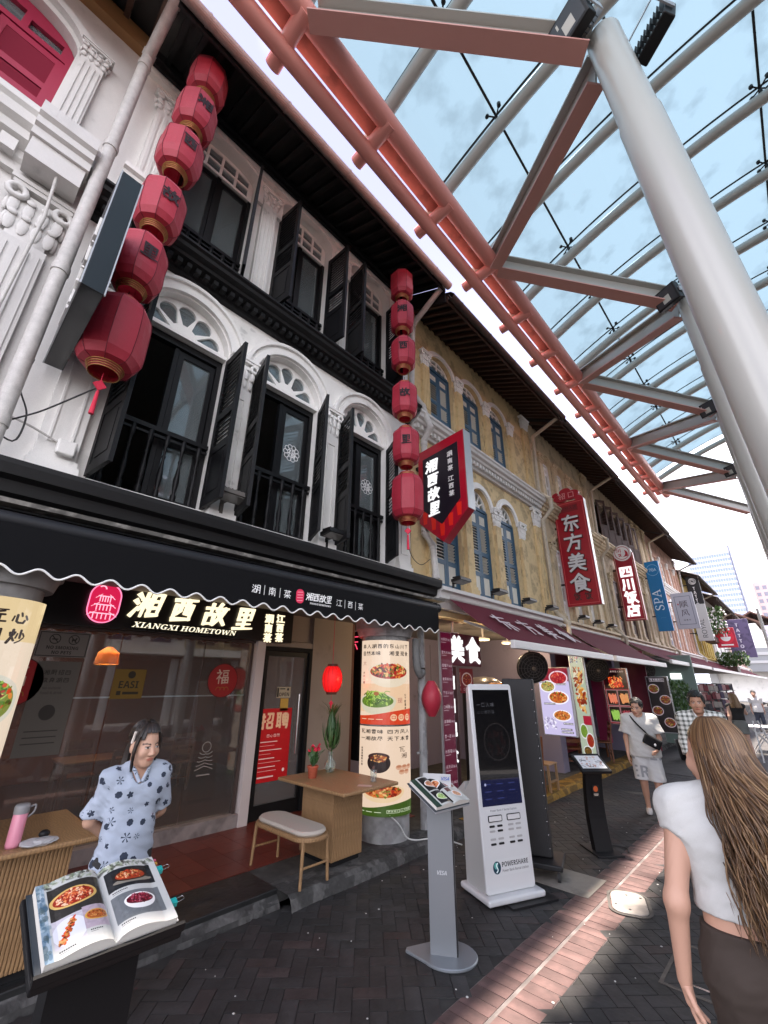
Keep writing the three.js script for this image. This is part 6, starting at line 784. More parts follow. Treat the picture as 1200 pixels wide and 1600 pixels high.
  lb('menu_light_box', 'lit menu with plates of food on pale lilac ground', 9.3, -4.18, -3.52, 0.98, 2.26, canvas(320, 600, (g) => { g.fillStyle = '#c9c0e6'; g.fillRect(0, 0, 320, 600); g.fillStyle = '#8a0f30'; g.fillRect(0, 0, 320, 120); dish(g, 215, 90, 100, 66, '#e9d0dc', '#a01a2a', ['#c0202c', '#e04a3c', '#8a1420', '#f08a6a'], 90, 40); dish(g, 90, 170, 84, 56, '#f2efff', '#a8a060', GREEN.concat(SPICY), 60, 40); dish(g, 190, 270, 110, 62, '#f5f2ff', '#c06a2a', SPICY, 110, 30); dish(g, 205, 430, 96, 50, '#f5f2ff', '#c87a34', MEAT.concat(SPICY), 90, 20); for (let i = 0; i < 60; i++) blob(g, 70 + rnd(-60, 60), 500 + rnd(-46, 46), rnd(8, 18), rnd(5, 9), ['#dcd6ee', '#b8b0d0', '#f4f0ff', '#9a90b4'][i % 4], rnd(0, 3)); tagline(g, 10, 120, 70); tagline(g, 190, 140, 100); tagline(g, 30, 320, 120); tagline(g, 210, 490, 100); tagline(g, 180, 540, 110); tagline(g, 180, 565, 120); }), 0.7);
  lb('menu_light_box', 'tall narrow lit print with crayfish and small dishes', 10.3, -3.86, -3.54, 0.5, 2.56, canvas(140, 820, (g) => { g.fillStyle = '#b9c6b0'; g.fillRect(0, 0, 140, 820); for (let i = 0; i < 90; i++) blob(g, 70 + rnd(-40, 44), 290 + rnd(-190, 170), rnd(8, 30), rnd(6, 14), ['#d8862c', '#b8461c', '#f0c070', '#8a2a12', '#e8e0c8'][i % 5], rnd(0, 3)); for (let i = 0; i < 40; i++) blob(g, rnd(0, 140), rnd(0, 70), rnd(4, 12), rnd(3, 8), ['#3a5aa0', '#b03040', '#e8e8f0', '#2a2a3a'][i % 4], rnd(0, 3)); g.fillStyle = '#b0203a'; g.fillRect(60, 500, 80, 70); dish(g, 50, 620, 40, 60, '#f0f0f4', '#7a9a3a', GREEN, 30); dish(g, 100, 690, 40, 60, '#f0f0f4', '#a03020', SPICY, 30); dish(g, 60, 770, 44, 40, '#f0f0f4', '#5a4a20', MEAT, 30); }), 0.55);
  lb('menu_light_box', 'red lit grill menu in six picture squares', 13, -4.04, -3.42, 0.98, 2.34, canvas(330, 560, (g) => { g.fillStyle = '#7a0f24'; g.fillRect(0, 0, 330, 560); g.fillStyle = '#1c0608'; g.fillRect(8, 8, 314, 200); for (let i = 0; i < 120; i++) blob(g, 165 + rnd(-90, 90), 140 + rnd(-50, 50), rnd(8, 26), rnd(3, 8), ['#ff5a1c', '#e0301a', '#ffb060', '#a01a10'][i % 4], rnd(0, 3)); g.strokeStyle = '#f0d0c8'; tiny(g, 20, 18, 9, 22, 32, 0, 0.12); const cl = [['#e05a3a', '#f0a080'], ['#d8642c', '#f0c080'], ['#6fae3a', '#b8e070'], ['#8a1c34', '#c04a5a']]; for (let k = 0; k < 4; k++) { const x = 14 + (k % 2) * 156, y = 222 + (k >> 1) * 168; g.fillStyle = '#14080c'; g.fillRect(x, y, 146, 154); g.strokeStyle = '#e0c0c0'; g.lineWidth = 3; g.strokeRect(x, y, 146, 154); for (let i = 0; i < 14; i++) { g.strokeStyle = cl[k][i % 2]; g.lineWidth = 9; g.beginPath(); g.moveTo(x + 20 + i * 8, y + 40 + rnd(-10, 10)); g.lineTo(x + 40 + i * 7, y + 130 + rnd(-10, 10)); g.stroke(); } } }), 0.6);
  lb('menu_light_box', 'black lit menu with bowls of noodles beyond the man in white', 15, -3.48, -2.92, 0.7, 2.16, canvas(260, 640, (g) => { g.fillStyle = '#1a1416'; g.fillRect(0, 0, 260, 640); g.fillStyle = '#e8dce8'; g.strokeStyle = '#e8dce8'; g.lineWidth = 3; g.strokeRect(40, 14, 180, 40); tiny(g, 52, 20, 5, 28, 32, 0, 0.13); for (let k = 0; k < 4; k++) dish(g, 70 + (k % 2) * 120, 140 + k * 130, 70, 56, '#b0a0a8', '#5a2018', SPICY.concat(GREEN), 60, 20); }), 0.5);
  tag(mb().box(10.95, 15.25, 0.12, 2.9, -5.6, -5.5).build('eatery_partition', M([0.20, 0.014, 0.03], 0.5)), 'dark red partition inside the cream house eatery', 'wall');
  tag(mb().box(13.4, 13.46, 0.5, 2.85, -4.5, -4.2).build('price_board', M([0.24, 0.016, 0.07], 0.45)), 'narrow purple red board beside the grill menu', 'menu');
  tag(mb().box(15.3, 15.32, 0.2, 2.9, -4.2, -3.5).build('red_panel', M([0.16, 0.012, 0.03], 0.5)), 'dark red wall panel behind the grill menus', 'panel');
  const gw = thing('green_wall', 'pale green end wall with a small white light box', 'wall', [18.6, 0, -3.3], -Math.PI / 2); mb().box(-0.75, 0.5, 0.1, 2.9, -0.06, 0.06).build('panel', M([0.20, 0.27, 0.24], 0.8), gw); mb().box(-0.2, 0.12, 2.12, 2.3, 0.06, 0.1).build('light_box', glow(0xffffff, 1.6), gw);
  // tables and chairs of the eatery
  table('small reddish wooden table behind the black cabinet', 8.95, 0.11, -4.55, 0.6, 0.6, 0.74, woodDark2()); table('reddish wooden table beyond the lilac menu', 12.4, 0.11, -4.9, 0.7, 0.7, 0.74, woodDark2());
  chair('reddish wooden chair before the small table', 8.5, 0.11, -4.2, 2.4, woodDark2(), 'wooden chairs of the eatery'); chair('reddish wooden chair behind the small table', 9.3, 0.11, -5.0, -0.6, woodDark2(), 'wooden chairs of the eatery'); chair('reddish wooden chair under the crayfish print', 11.2, 0.11, -4.4, 2.0, woodDark2(), 'wooden chairs of the eatery'); chair('reddish wooden chair beyond the crayfish print', 12.9, 0.11, -4.3, 3.6, woodDark2(), 'wooden chairs of the eatery'); chair('reddish wooden chair at the far table', 13.6, 0.11, -4.7, 1.2, woodDark2(), 'wooden chairs of the eatery');
  const st = thing('stool', 'pale wooden stool on the yellow kerb before the lilac menu', 'stool', [8.75, 0.12, -4.05]); mb().rbox(-0.2, 0.2, 0.42, 0.45, -0.2, 0.2, 0.012).build('seat', woodM, st); for (const a of [-1, 1]) for (const b of [-1, 1]) mb().box(a * 0.17 - 0.018, a * 0.17 + 0.018, 0, 0.42, b * 0.17 - 0.018, b * 0.17 + 0.018).build('leg', woodM, st); mb().box(-0.17, 0.17, 0.15, 0.18, 0.16, 0.18).build('stretcher', woodM, st);
  const wm = thing('food_warmer', 'black round food warmer with golden rolls on top behind the kiosk', 'warmer', [7.75, 0.11, -4.6]); mb().cyl([0, 0, 0], [0, 1.7, 0], 0.42, 0.42, 28).build('drum', mt.darkMetal, wm); mb().lathe([[0.42, 1.7], [0.36, 1.84], [0.2, 1.93], [0, 1.95]], 0, 0, 0, 28).build('hood', M([0.08, 0.07, 0.07], 0.3), wm); mb().box(-0.36, 0.1, 1.7, 1.74, 0.2, 0.52).build('tray', mt.darkMetal, wm); for (let i = 0; i < 3; i++) mb().rbox(-0.34 + i * 0.15, -0.2 + i * 0.15, 1.74, 1.84, 0.28, 0.48, 0.04, 2).build('roll', M([0.55, 0.2, 0.04], 0.6), wm);
}
function woodDark2() { return woodDark2.m ||= M([0.20, 0.065, 0.02], 0.45, { map: T.wood }); }
// ---------- stands, kiosk and cabinets on the pavement ----------
function book(parent, w, d, page, thick = 0.03, name = 'menu_book') {      // open book, spine along its middle, pages rising towards it; lies on y = 0, its top edge at -z
  const n = 14, pos = [], uv = [], Y = (t) => 0.006 + thick * (0.55 + 0.45 * Math.sin(Math.PI * Math.min(1, Math.abs(t) * 1.1 + 0.12)) - 0.5 * Math.exp(-Math.abs(t) * 16));
  const q = (a, b, c, e, u0, u1) => { pos.push(...a, ...b, ...c, ...b, ...e, ...c); uv.push(u0, 0, u1, 0, u0, 1, u1, 0, u1, 1, u0, 1); };
  for (let i = 0; i < n * 2; i++) { const a = -1 + i / n, b = -1 + (i + 1) / n, xa = a * w / 2, xb = b * w / 2; q([xa, Y(a), d / 2], [xb, Y(b), d / 2], [xa, Y(a), -d / 2], [xb, Y(b), -d / 2], i / n / 2, (i + 1) / n / 2); }
  const g = new THREE.BufferGeometry(); g.setAttribute('position', new THREE.Float32BufferAttribute(pos, 3)); g.setAttribute('uv', new THREE.Float32BufferAttribute(uv, 2)); g.computeVertexNormals();
  const pg = put(new THREE.Mesh(g, M(0xffffff, 0.32, { map: page, clearcoat: 0.4, clearcoatRoughness: 0.25 })), 'pages', parent);
  const s = new THREE.Shape(); s.moveTo(-w / 2, 0); s.lineTo(w / 2, 0); for (let i = n * 2; i >= 0; i--) { const t = -1 + i / n; s.lineTo(t * w / 2, Y(t) - 0.0012); } mb().shape(s, -d / 2 + 0.002, d / 2 - 0.002).build('page_block', M([0.62, 0.60, 0.56], 0.7), parent);
  mb().box(-w / 2 - 0.02, w / 2 + 0.004, -0.006, -0.0005, -d / 2 - 0.006, d / 2 + 0.006).build('cover', M([0.03, 0.04, 0.05], 0.5), parent); return pg;
}
const spread = canvas(1024, 760, (g) => {
  g.fillStyle = '#c2c4c1'; g.fillRect(0, 0, 1024, 760);
  const photo = (x, y, w, h, c) => { g.fillStyle = c; g.fillRect(x, y, w, h); g.save(); g.beginPath(); g.rect(x, y, w, h); g.clip(); for (let i = 0; i < 60; i++) blob(g, x + rnd(0, w), y + rnd(0, h), rnd(10, 60), rnd(4, 16), ['#ffffff', '#000000'][i % 2], rnd(0, 3), 0.04); };
  for (let i = 0; i < 120; i++) blob(g, rnd(30, 1000), rnd(0, 70), rnd(10, 40), rnd(4, 14), ['#5a6a50', '#8a9a7a', '#3a3a34', '#a8b090', '#2c2a26'][i % 5], rnd(0, 3), 0.5);
  g.fillStyle = '#8ea4b4'; g.fillRect(0, 0, 60, 760); for (let i = 0; i < 70; i++) blob(g, rnd(0, 60), rnd(0, 760), rnd(6, 24), rnd(10, 40), ['#3f5f78', '#c8d4dc', '#4a5a5c', '#6f8a98'][i % 4], 0, 0.5);
  photo(76, 90, 420, 330, '#33312f'); dish(g, 260, 250, 180, 96, '#d8b46a', '#9a2c1c', ['#b03020', '#d86a3c', '#f0d0b0', '#7a1c10', '#e8a06a'], 170, 40); g.restore();
  photo(290, 400, 210, 220, '#b8a8b4'); dish(g, 395, 500, 96, 52, '#d8a850', '#b0602c', MEAT.concat(['#d84a2a']), 70, 24); g.restore();
  photo(76, 420, 214, 260, '#c8c4cc'); blob(g, 190, 560, 120, 120, '#dfe0e6'); for (let i = 0; i < 70; i++) { const t = i / 70; blob(g, 120 + t * 110 + rnd(-18, 18), 650 - t * 190 + rnd(-18, 18), rnd(8, 20), rnd(6, 13), MEAT.concat(['#c83a1c', '#e0602a'])[i % 7], rnd(0, 3)); } g.restore();
  photo(540, 90, 420, 230, '#23262a'); blob(g, 760, 250, 180, 30, '#8a8478'); dish(g, 750, 190, 160, 70, '#2a2420', '#a03a20', MEAT.concat(['#d04a2a', '#f0c8a0', '#c02a1c']), 120, 50); g.restore();
  photo(540, 380, 420, 270, '#6d7276'); dish(g, 760, 480, 140, 66, '#f3f1ef', '#5a1020', ['#7a1028', '#a02a40', '#4a0818', '#c06a7a'], 110, 110); g.restore();
  g.fillStyle = '#2a2a2a'; for (const [x, y, w] of [[100, 100, 90], [320, 636, 90], [100, 700, 110], [560, 336, 120], [560, 664, 110]]) { for (let i = 0; i < w / 14; i++) g.fillRect(x + i * 14, y, 10, 11); g.fillRect(x, y + 22, w * 0.6, 3); }
  g.fillStyle = '#c9ccc8'; g.fillRect(510, 60, 4, 700);
});
{ // menu lectern by the young woman
  const S = thing('menu_lectern', 'black menu lectern before the young woman in the dotted blouse', 'lectern', [0.86, 0, -2.42]); const tilt = Math.atan2(0.13, 0.37);
  const P = new THREE.Group(); P.name = 'desk'; S.add(P); P.position.set(0, 1.05, 0.03); P.rotation.x = tilt; mb().rbox(-0.26, 0.26, -0.045, -0.012, -0.21, 0.21, 0.008).box(-0.26, 0.26, -0.012, 0.02, 0.2, 0.215).build('desk_plate', mt.black, P);
  mb().prof([[-0.04, 0.02], [0.05, 0.02], [0.03, 0.5], [0.05, 1.03], [-0.05, 1.05], [-0.07, 0.5]], -0.15, 0.17).build('post', mt.black, S); mb().rbox(-0.24, 0.26, 0, 0.025, -0.2, 0.2, 0.008).build('base', mt.black, S);
  const B = thing('menu_book', 'open menu book with photographs of dishes on the black lectern', 'book', [0.86, 1.055, -2.39]); B.rotation.x = tilt; book(B, 0.46, 0.385, spread, 0.045);
  const cl = M([0.02, 0.38, 0.36], 0.35); for (const z of [-0.12, 0.09]) { const c = mb().box(0.235, 0.262, 0.0, 0.02, z - 0.014, z + 0.014).build('binder_clip', cl, B); mb().tube([[0.262, 0.014, z - 0.01], [0.29, 0.02, z - 0.008], [0.29, 0.02, z + 0.008], [0.262, 0.014, z + 0.01]], 0.0013, 5, 16).build('clip_wire', mt.chrome, c); } mb().box(0.225, 0.245, 0.0, 0.004, -0.15, 0.18).build('page_tab', M([0.75, 0.74, 0.72], 0.5), B); for (let i = 0; i < 4; i++) mb().box(0.22, 0.25, 0.012, 0.018, -0.19 + i * 0.022, -0.175 + i * 0.022).build('index_tab', M([[0.5, 0.1, 0.15], [0.5, 0.25, 0.05], [0.2, 0.05, 0.05], [0.55, 0.2, 0.02]][i], 0.5), B);
}
{ // slim grey stand with a menu
  const S = thing('menu_stand', 'slim silver stand with VISA lettering holding a menu', 'stand', [3.45, 0, -2.56], -1.02);
  const tear = new THREE.Shape(); for (let i = 0; i <= 24; i++) { const a = -Math.PI * 0.78 + i / 24 * Math.PI * 1.56; tear[i ? 'lineTo' : 'moveTo'](0.03 + Math.cos(a) * 0.22, Math.sin(a) * 0.2); } tear.lineTo(-0.3, 0.02); tear.lineTo(-0.3, -0.02); tear.closePath(); const k = mb().shape(tear, 0, 0.022, 0.006); k.g.forEach((g) => g.applyMatrix4(new THREE.Matrix4().makeRotationX(-Math.PI / 2))); k.build('base', M([0.22, 0.24, 0.26], 0.4, { metalness: 0.4 }), S);
  const pm = M([0.20, 0.215, 0.23], 0.4, { metalness: 0.4 }); mb().prof([[-0.05, 0.02], [0.04, 0.02], [0.04, 1.06], [-0.05, 1.02]], -0.105, 0.095).build('post', pm, S); mb().box(0.0955, 0.104, 0.02, 1.02, -0.048, 0.036).build('side_channel', mt.darkMetal, S);
  const v = put(new THREE.Mesh(new THREE.PlaneGeometry(0.13, 0.04), M([0.46, 0.48, 0.5], 0.3, { transparent: true, alphaTest: 0.3, map: canvas(260, 80, (g) => { g.clearRect(0, 0, 260, 80); g.fillStyle = '#fff'; g.font = 'italic bold 76px sans-serif'; g.textAlign = 'center'; g.fillText('VISA', 130, 68); }) })), 'lettering', S); v.position.set(0, 0.53, 0.0415);
  mb().box(-0.14, 0.1, 1.0, 1.2, -0.06, -0.05).build('back_card', M([0.45, 0.46, 0.47], 0.5), S); const bl = put(new THREE.Mesh(new THREE.PlaneGeometry(0.09, 0.05), M(0xffffff, 0.4, { map: canvas(128, 70, (g) => { g.fillStyle = '#a8aaac'; g.fillRect(0, 0, 128, 70); g.fillStyle = '#1a3f9a'; g.font = 'italic bold 48px sans-serif'; g.textAlign = 'center'; g.fillText('VISA', 64, 52); }) })), 'card_lettering', S); bl.position.set(0.05, 1.165, -0.0485);
  const B = thing('menu_book', 'open menu lying tilted on the silver stand', 'book', [3.42, 1.075, -2.54]); B.rotation.set(0.42, 0, 0); B.rotation.order = 'YXZ'; B.rotation.y = -0.12;
  book(B, 0.4, 0.34, canvas(640, 540, (g) => { g.fillStyle = '#b9bcb8'; g.fillRect(0, 0, 640, 540); g.fillStyle = '#1c3a2e'; g.fillRect(0, 0, 90, 540); for (let i = 0; i < 8; i++) g.fillRect(0, 0, 0, 0); g.fillStyle = '#151515'; g.fillRect(110, 20, 330, 250); dish(g, 280, 150, 140, 70, '#e6e2de', '#c87a50', MEAT.concat(['#e8b090']), 90, 30); g.fillStyle = '#7a1420'; g.fillRect(450, 20, 170, 240); for (let i = 0; i < 50; i++) blob(g, rnd(456, 612), rnd(30, 250), rnd(6, 20), rnd(4, 10), SPICY[i % 7], rnd(0, 3), 0.7); g.fillStyle = '#181818'; g.fillRect(110, 290, 230, 220); dish(g, 225, 400, 90, 60, '#e8ecd8', '#a8c878', GREEN.concat(['#dff0b0']), 70, 20); dish(g, 520, 400, 90, 60, '#eceaf0', '#d0a080', MEAT, 60, 20); g.fillStyle = '#5a2a20'; g.fillRect(380, 280, 80, 70); }), 0.035);
  mb().box(-0.21, 0.2, -0.02, -0.0065, -0.16, 0.18).build('tray', M([0.3, 0.31, 0.33], 0.45), B);
}
{ // power bank kiosk
  const K = thing('charging_kiosk', 'white upright power bank rental kiosk with a tall dark screen', 'kiosk', [4.70, 0, -2.76], -0.42), w = 0.29, wh = M([0.58, 0.59, 0.60], 0.3, { clearcoat: 0.5 }), gy = M([0.42, 0.43, 0.42], 0.4);
  mb().rbox(-0.33, 0.34, 0.02, 0.075, -0.24, 0.26, 0.022, 3).build('base', wh, K); const front = (y) => mix(0.17, 0.06, y / 1.9);
  const f = mb().shape(rrect(-w, w, 0, 1.86, 0.035), -0.03, 0, 0.007, 6).build('front_panel', wh, K); f.position.set(0, 0.077, 0.175); f.rotation.x = -0.055;
  mb().prof([[-0.19, 0.076], [0.14, 0.076], [0.1, 0.8], [0.06, 1.55], [0.035, 1.9], [0.0, 1.9], [-0.02, 1.0], [-0.19, 0.8]], -w + 0.012, w - 0.012).build('body', gy, K);
  mb().prof([[-0.17, 0.74], [-0.17, 0.95], [-0.3, 0.86], [-0.3, 0.74]], -w + 0.03, w - 0.03).build('rear_hood', gy, K);
  const paint = (name, x, y, pw, ph, map, opt = {}) => { const o = put(new THREE.Mesh(new THREE.PlaneGeometry(pw, ph), M(0xffffff, 0.3, { map, ...opt })), name, f); o.position.set(x, y, 0.0025); return o; };
  const scr = canvas(360, 760, (g) => { g.fillStyle = '#0b0b0f'; g.fillRect(0, 0, 360, 760); g.strokeStyle = '#6f6f78'; hans(g, '一口入味', 30, 90, 34, 0.08, { dx: 44, brush: 1 }); tiny(g, 30, 144, 5, 26, 34, 0, 0.06); g.lineWidth = 9; g.strokeStyle = '#2e2a2c'; g.beginPath(); g.ellipse(190, 360, 120, 122, 0, 0, 7); g.stroke(); for (let i = 0; i < 60; i++) blob(g, 190 + rnd(-80, 80), 370 + rnd(-80, 80), rnd(6, 22), rnd(5, 12), ['#1d1215', '#241618', '#16161a'][i % 3], rnd(0, 3)); g.fillStyle = '#1b1f4a'; g.fillRect(0, 600, 360, 160); g.fillStyle = '#3a4280'; for (let i = 0; i < 8; i++) g.fillRect(30 + (i % 3) * 110, 626 + Math.floor(i / 3) * 44, 60, 7); blob(g, 40, 630, 9, 9, '#cfd4ff'); });
  const s = put(new THREE.Mesh(new THREE.PlaneGeometry(0.5, 1.1), new THREE.MeshPhysicalMaterial({ color: 0x060607, roughness: 0.06, emissive: 0xffffff, emissiveMap: scr, emissiveIntensity: 0.12, clearcoat: 1 })), 'screen', f); s.position.set(0, 1.25, 0.003);
  const line = (t, wd, ht, font, col) => canvas(wd, ht, (g) => { g.fillStyle = '#c9cbcc'; g.fillRect(0, 0, wd, ht); g.fillStyle = col; g.font = font; g.textAlign = 'center'; g.textBaseline = 'middle'; g.fillText(t, wd / 2, ht / 2); });
  paint('caption', 0, 0.66, 0.42, 0.035, line('Power Bank Y Rental Station', 640, 54, '40px sans-serif', '#3a4048'));
  for (const x of [-0.115, 0.115]) { mb().shape(rrect(x - 0.085, x + 0.085, 0.565, 0.622, 0.012), 0, 0.006).build('code_panel', mt.darkMetal, f); mb().shape(rrect(x - 0.076, x + 0.076, 0.573, 0.614, 0.006), 0.006, 0.008).build('code_label', M([0.6, 0.6, 0.6], 0.4), f); for (const [dx, dy, on] of [[-0.045, 0.53, 1], [0.05, 0.53, 1], [-0.045, 0.49, 0], [0.05, 0.49, 1], [-0.045, 0.425, 0], [0.05, 0.425, 0], [-0.045, 0.385, 1], [0.05, 0.385, 1]]) mb().shape(rrect(x + dx - 0.032, x + dx + 0.032, dy - 0.009, dy + 0.009, 0.008), 0, 0.004).build('slot', on && (x < 0 || dy < 0.39) ? mt.darkMetal : M([0.36, 0.36, 0.36], 0.4), f); }
  paint('logo', 0.02, 0.2, 0.44, 0.13, canvas(880, 260, (g) => { g.fillStyle = '#c9cbcc'; g.fillRect(0, 0, 880, 260); blob(g, 100, 130, 92, 100, '#0e3a4a'); blob(g, 84, 100, 44, 52, '#5fa8a0'); g.strokeStyle = '#e4f0f0'; g.lineWidth = 22; g.beginPath(); g.moveTo(130, 60); g.bezierCurveTo(20, 110, 190, 150, 80, 205); g.stroke(); g.fillStyle = '#16181c'; g.font = 'bold 108px sans-serif'; g.fillText('POWERSHARE', 214, 130, 650); g.font = '56px sans-serif'; g.fillText('Power Bank Rental station', 220, 210, 640); }));
  mb().box(-0.12, 0.42, 0.001, 0.018, 0.2, 0.33).build('cable_cover', mt.darkMetal, K); for (const x of [-0.28, 0.28]) mb().cyl([x, 0, 0.2], [x, 0.02, 0.2], 0.02).build('foot', mt.darkMetal, K);
}
{ // dark display cabinet behind the kiosk
  const C = thing('display_cabinet', 'tall black wheeled display cabinet behind the white kiosk', 'cabinet', [5.46, 0, -2.74], -1.25); mb().rbox(-0.19, 0.19, 0.16, 2.0, -0.07, 0.07, 0.015).build('case', M([0.009, 0.009, 0.01], 0.6), C); mb().box(-0.16, 0.16, 0.2, 1.96, 0.071, 0.075).build('back_plate', M([0.01, 0.01, 0.011], 0.6), C); const b = mb(); for (let i = 0; i < 14; i++) for (const x of [-0.175, 0.175]) b.ball(x, 0.25 + i * 0.125, 0.072, 0.006, 0.006, 0.003, 6); b.build('bolt', mt.chrome, C); mb().rbox(-0.3, 0.3, 0.1, 0.155, -0.22, 0.24, 0.015).build('base', mt.darkMetal, C); for (const a of [-1, 1]) for (const c of [-1, 1]) { const wl = mb().cyl([a * 0.25 - 0.014, 0.045, c * 0.19], [a * 0.25 + 0.014, 0.045, c * 0.19], 0.045, 0.045, 14).build('caster', mt.dark, C); mb().cyl([a * 0.25, 0.06, c * 0.19], [a * 0.25, 0.1, c * 0.19], 0.014).build('fork', mt.chrome, wl); }
}
{ // curved black menu stand farther on
  const S = thing('menu_stand', 'curved black menu stand between the kiosk and the man in white', 'stand', [6.62, 0, -2.42], -0.75); mb().rbox(-0.17, 0.17, 0, 0.02, -0.24, 0.22, 0.006).build('base', mt.darkMetal, S);
  const prof = [], back = []; for (let i = 0; i <= 14; i++) { const t = i / 14, z = 0.02 - 0.12 * Math.sin(t * Math.PI * 0.55) * (1 - t * 0.2) + 0.14 * t * t; prof.push([z + 0.05, 0.02 + t * 0.92]); back.push([z - 0.05 + 0.02 * t, 0.02 + t * 0.92]); } mb().prof([...prof, ...back.reverse()], -0.11, 0.11).build('post', mt.black, S);
  const st = put(new THREE.Mesh(new THREE.PlaneGeometry(0.09, 0.14), M(0xffffff, 0.4, { map: canvas(90, 140, (g) => { g.fillStyle = '#161616'; g.fillRect(0, 0, 90, 140); blob(g, 45, 46, 30, 34, '#b5562c'); g.fillStyle = '#d8c8b8'; g.fillRect(14, 100, 62, 8); g.fillRect(20, 116, 50, 6); }) })), 'sticker', S); st.position.set(0, 0.66, 0.075); st.rotation.x = 0.08;
  const P = mb().rbox(-0.2, 0.2, -0.02, 0.02, -0.16, 0.18, 0.01).build('desk_plate', mt.black, S); P.position.set(0, 0.97, 0.03); P.rotation.x = 0.5;
  const pp = put(new THREE.Mesh(new THREE.PlaneGeometry(0.33, 0.24), M(0xffffff, 0.35, { map: canvas(330, 240, (g) => { g.fillStyle = '#cfd0d2'; g.fillRect(0, 0, 330, 240); for (let i = 0; i < 60; i++) blob(g, rnd(20, 310), rnd(20, 220), rnd(6, 26), rnd(4, 12), ['#8a8a8c', '#b07058', '#5a5a5c', '#e4e4e4'][i % 4], rnd(0, 3), 0.7); }) })), 'menu_sheet', P); pp.rotation.x = -Math.PI / 2; pp.position.set(0, 0.023, 0.01);
  mb().tube([[0.1, 0.01, -0.1], [0.25, 0.012, -0.16], [0.36, 0.01, -0.05], [0.3, 0.01, 0.08]], 0.008, 6, 20).build('cable', mt.wire, S);
}
{ // goods, plants and racks farther down
  const leaves = (t, n, r, h, y, lw) => { const lg = leafGeo(lw, lw * 0.5, 0.6), b = mb(); for (let i = 0; i < n; i++) { const a = rnd(0, 6.28), q = Math.sqrt(rnd()) * r, g = lg.clone(), m = new THREE.Matrix4().makeRotationFromEuler(new THREE.Euler(rnd(0.2, 1.8), rnd(0, 6.28), 0, 'YXZ')); m.setPosition(Math.cos(a) * q, y + rnd(0, h), Math.sin(a) * q); g.applyMatrix4(m); b.g.push(g); } const o = b.build('crown', leafM2, t); return o; };
  const pl = thing('potted_bush', 'leafy green bush in a dark pot beyond the bowl menus', 'plant', [15.6, 0, -2.95]); mb().lathe([[0, 0], [0.2, 0], [0.26, 0.5], [0.22, 0.5], [0, 0.45]], 0, 0, 0, 18).build('pot', mt.darkMetal, pl); mb().cyl([0, 0.4, 0], [0, 1.2, 0], 0.03).build('trunk', mt.brown, pl); leaves(pl, 900, 0.42, 1.15, 0.85, 0.12);
  const names = ['magazines', 'clothes', 'postcards', 'bags']; for (let k = 0; k < 4; k++) { const x = 19.6 + k * 2.4, z = -3.1, R = thing('display_rack', 'tall dark street rack hung with ' + names[k], 'rack', [x, 0, z], -0.9); mb().box(-0.62, -0.58, 0, 2, -0.2, -0.16).box(0.58, 0.62, 0, 2, -0.2, -0.16).box(-0.58, 0.58, 1.96, 2.0, -0.2, -0.16).build('frame', mt.darkMetal, R); for (let j = 0; j < 6; j++) { const s = mb().box(-0.58, 0.58, 0.2 + j * 0.3, 0.22 + j * 0.3, -0.2, 0.02).build('shelf', mt.darkMetal, R); for (let i = 0; i < 7; i++) { const c = [[0.12, 0.02, 0.03], [0.3, 0.28, 0.26], [0.03, 0.03, 0.04], [0.2, 0.07, 0.08], [0.07, 0.06, 0.1], [0.35, 0.2, 0.2]][Math.floor(rnd(0, 6))]; mb().box(-0.56 + i * 0.16, -0.42 + i * 0.16, 0.225 + j * 0.3, 0.225 + j * 0.3 + rnd(0.16, 0.25), -0.14, -0.06 + rnd(0, 0.04)).build('goods', rackM(c), s); } } }
  const Tt = thing('folding_table', 'white folding table with a laptop white top behind the woman in the black top', 'table', [19.3, 0, -1.5], 0.1); mb().box(-0.5, 0.5, 0.7, 0.73, -0.3, 0.3).build('tabletop', M([0.7, 0.7, 0.7], 0.5), Tt); for (const a of [-1, 1]) mb().bar([a * 0.45, 0, -0.28], [a * 0.45, 0.7, 0.25], 0.03, 0.03).bar([a * 0.42, 0, 0.28], [a * 0.42, 0.7, -0.25], 0.03, 0.03).build('leg', M([0.6, 0.6, 0.6], 0.4), Tt);
  const easel = thing('easel_frame', 'white A shaped easel frame beside the woman in the black top', 'easel', [17.0, 0, -1.35], -0.4); mb().bar([-0.4, 0, 0.1], [-0.12, 1.0, -0.05], 0.035, 0.035).bar([0.4, 0, 0.1], [0.12, 1.0, -0.05], 0.035, 0.035).bar([-0.2, 0.7, 0], [0.2, 0.7, 0], 0.03, 0.03).build('frame', M([0.7, 0.7, 0.7], 0.5), easel);
  // climbing plants on the far house fronts
  const iv = thing('balcony_plant', 'leafy balcony plant with pale flowers among the far signs', 'plant', [33, 5.2, -3.6]); mb().box(-0.8, 0.8, -0.9, -0.6, -0.3, 0.2).build('planter', mt.brown, iv); mb().cyl([0, -0.7, 0], [0, 0.2, 0], 0.04).build('stem', mt.brown, iv); leaves(iv, 700, 0.9, 1.6, -0.5, 0.2); const fl = mb(); for (let i = 0; i < 90; i++) fl.ball(rnd(-0.9, 0.9), rnd(-0.4, 1.0), rnd(-0.6, 0.9), 0.06, 0.06, 0.06, 5); fl.build('flowers', M([0.75, 0.72, 0.72], 0.8), iv);
  const iv2 = thing('balcony_plant', 'feathery green balcony plant under the purple sign', 'plant', [36, 3.2, -3.2]); mb().box(-0.8, 0.8, -0.5, -0.2, -0.3, 0.2).build('planter', mt.brown, iv2); mb().cyl([0, -0.4, 0], [0, 0.2, 0], 0.04).build('stem', mt.brown, iv2); leaves(iv2, 500, 0.8, 0.8, -0.2, 0.22);
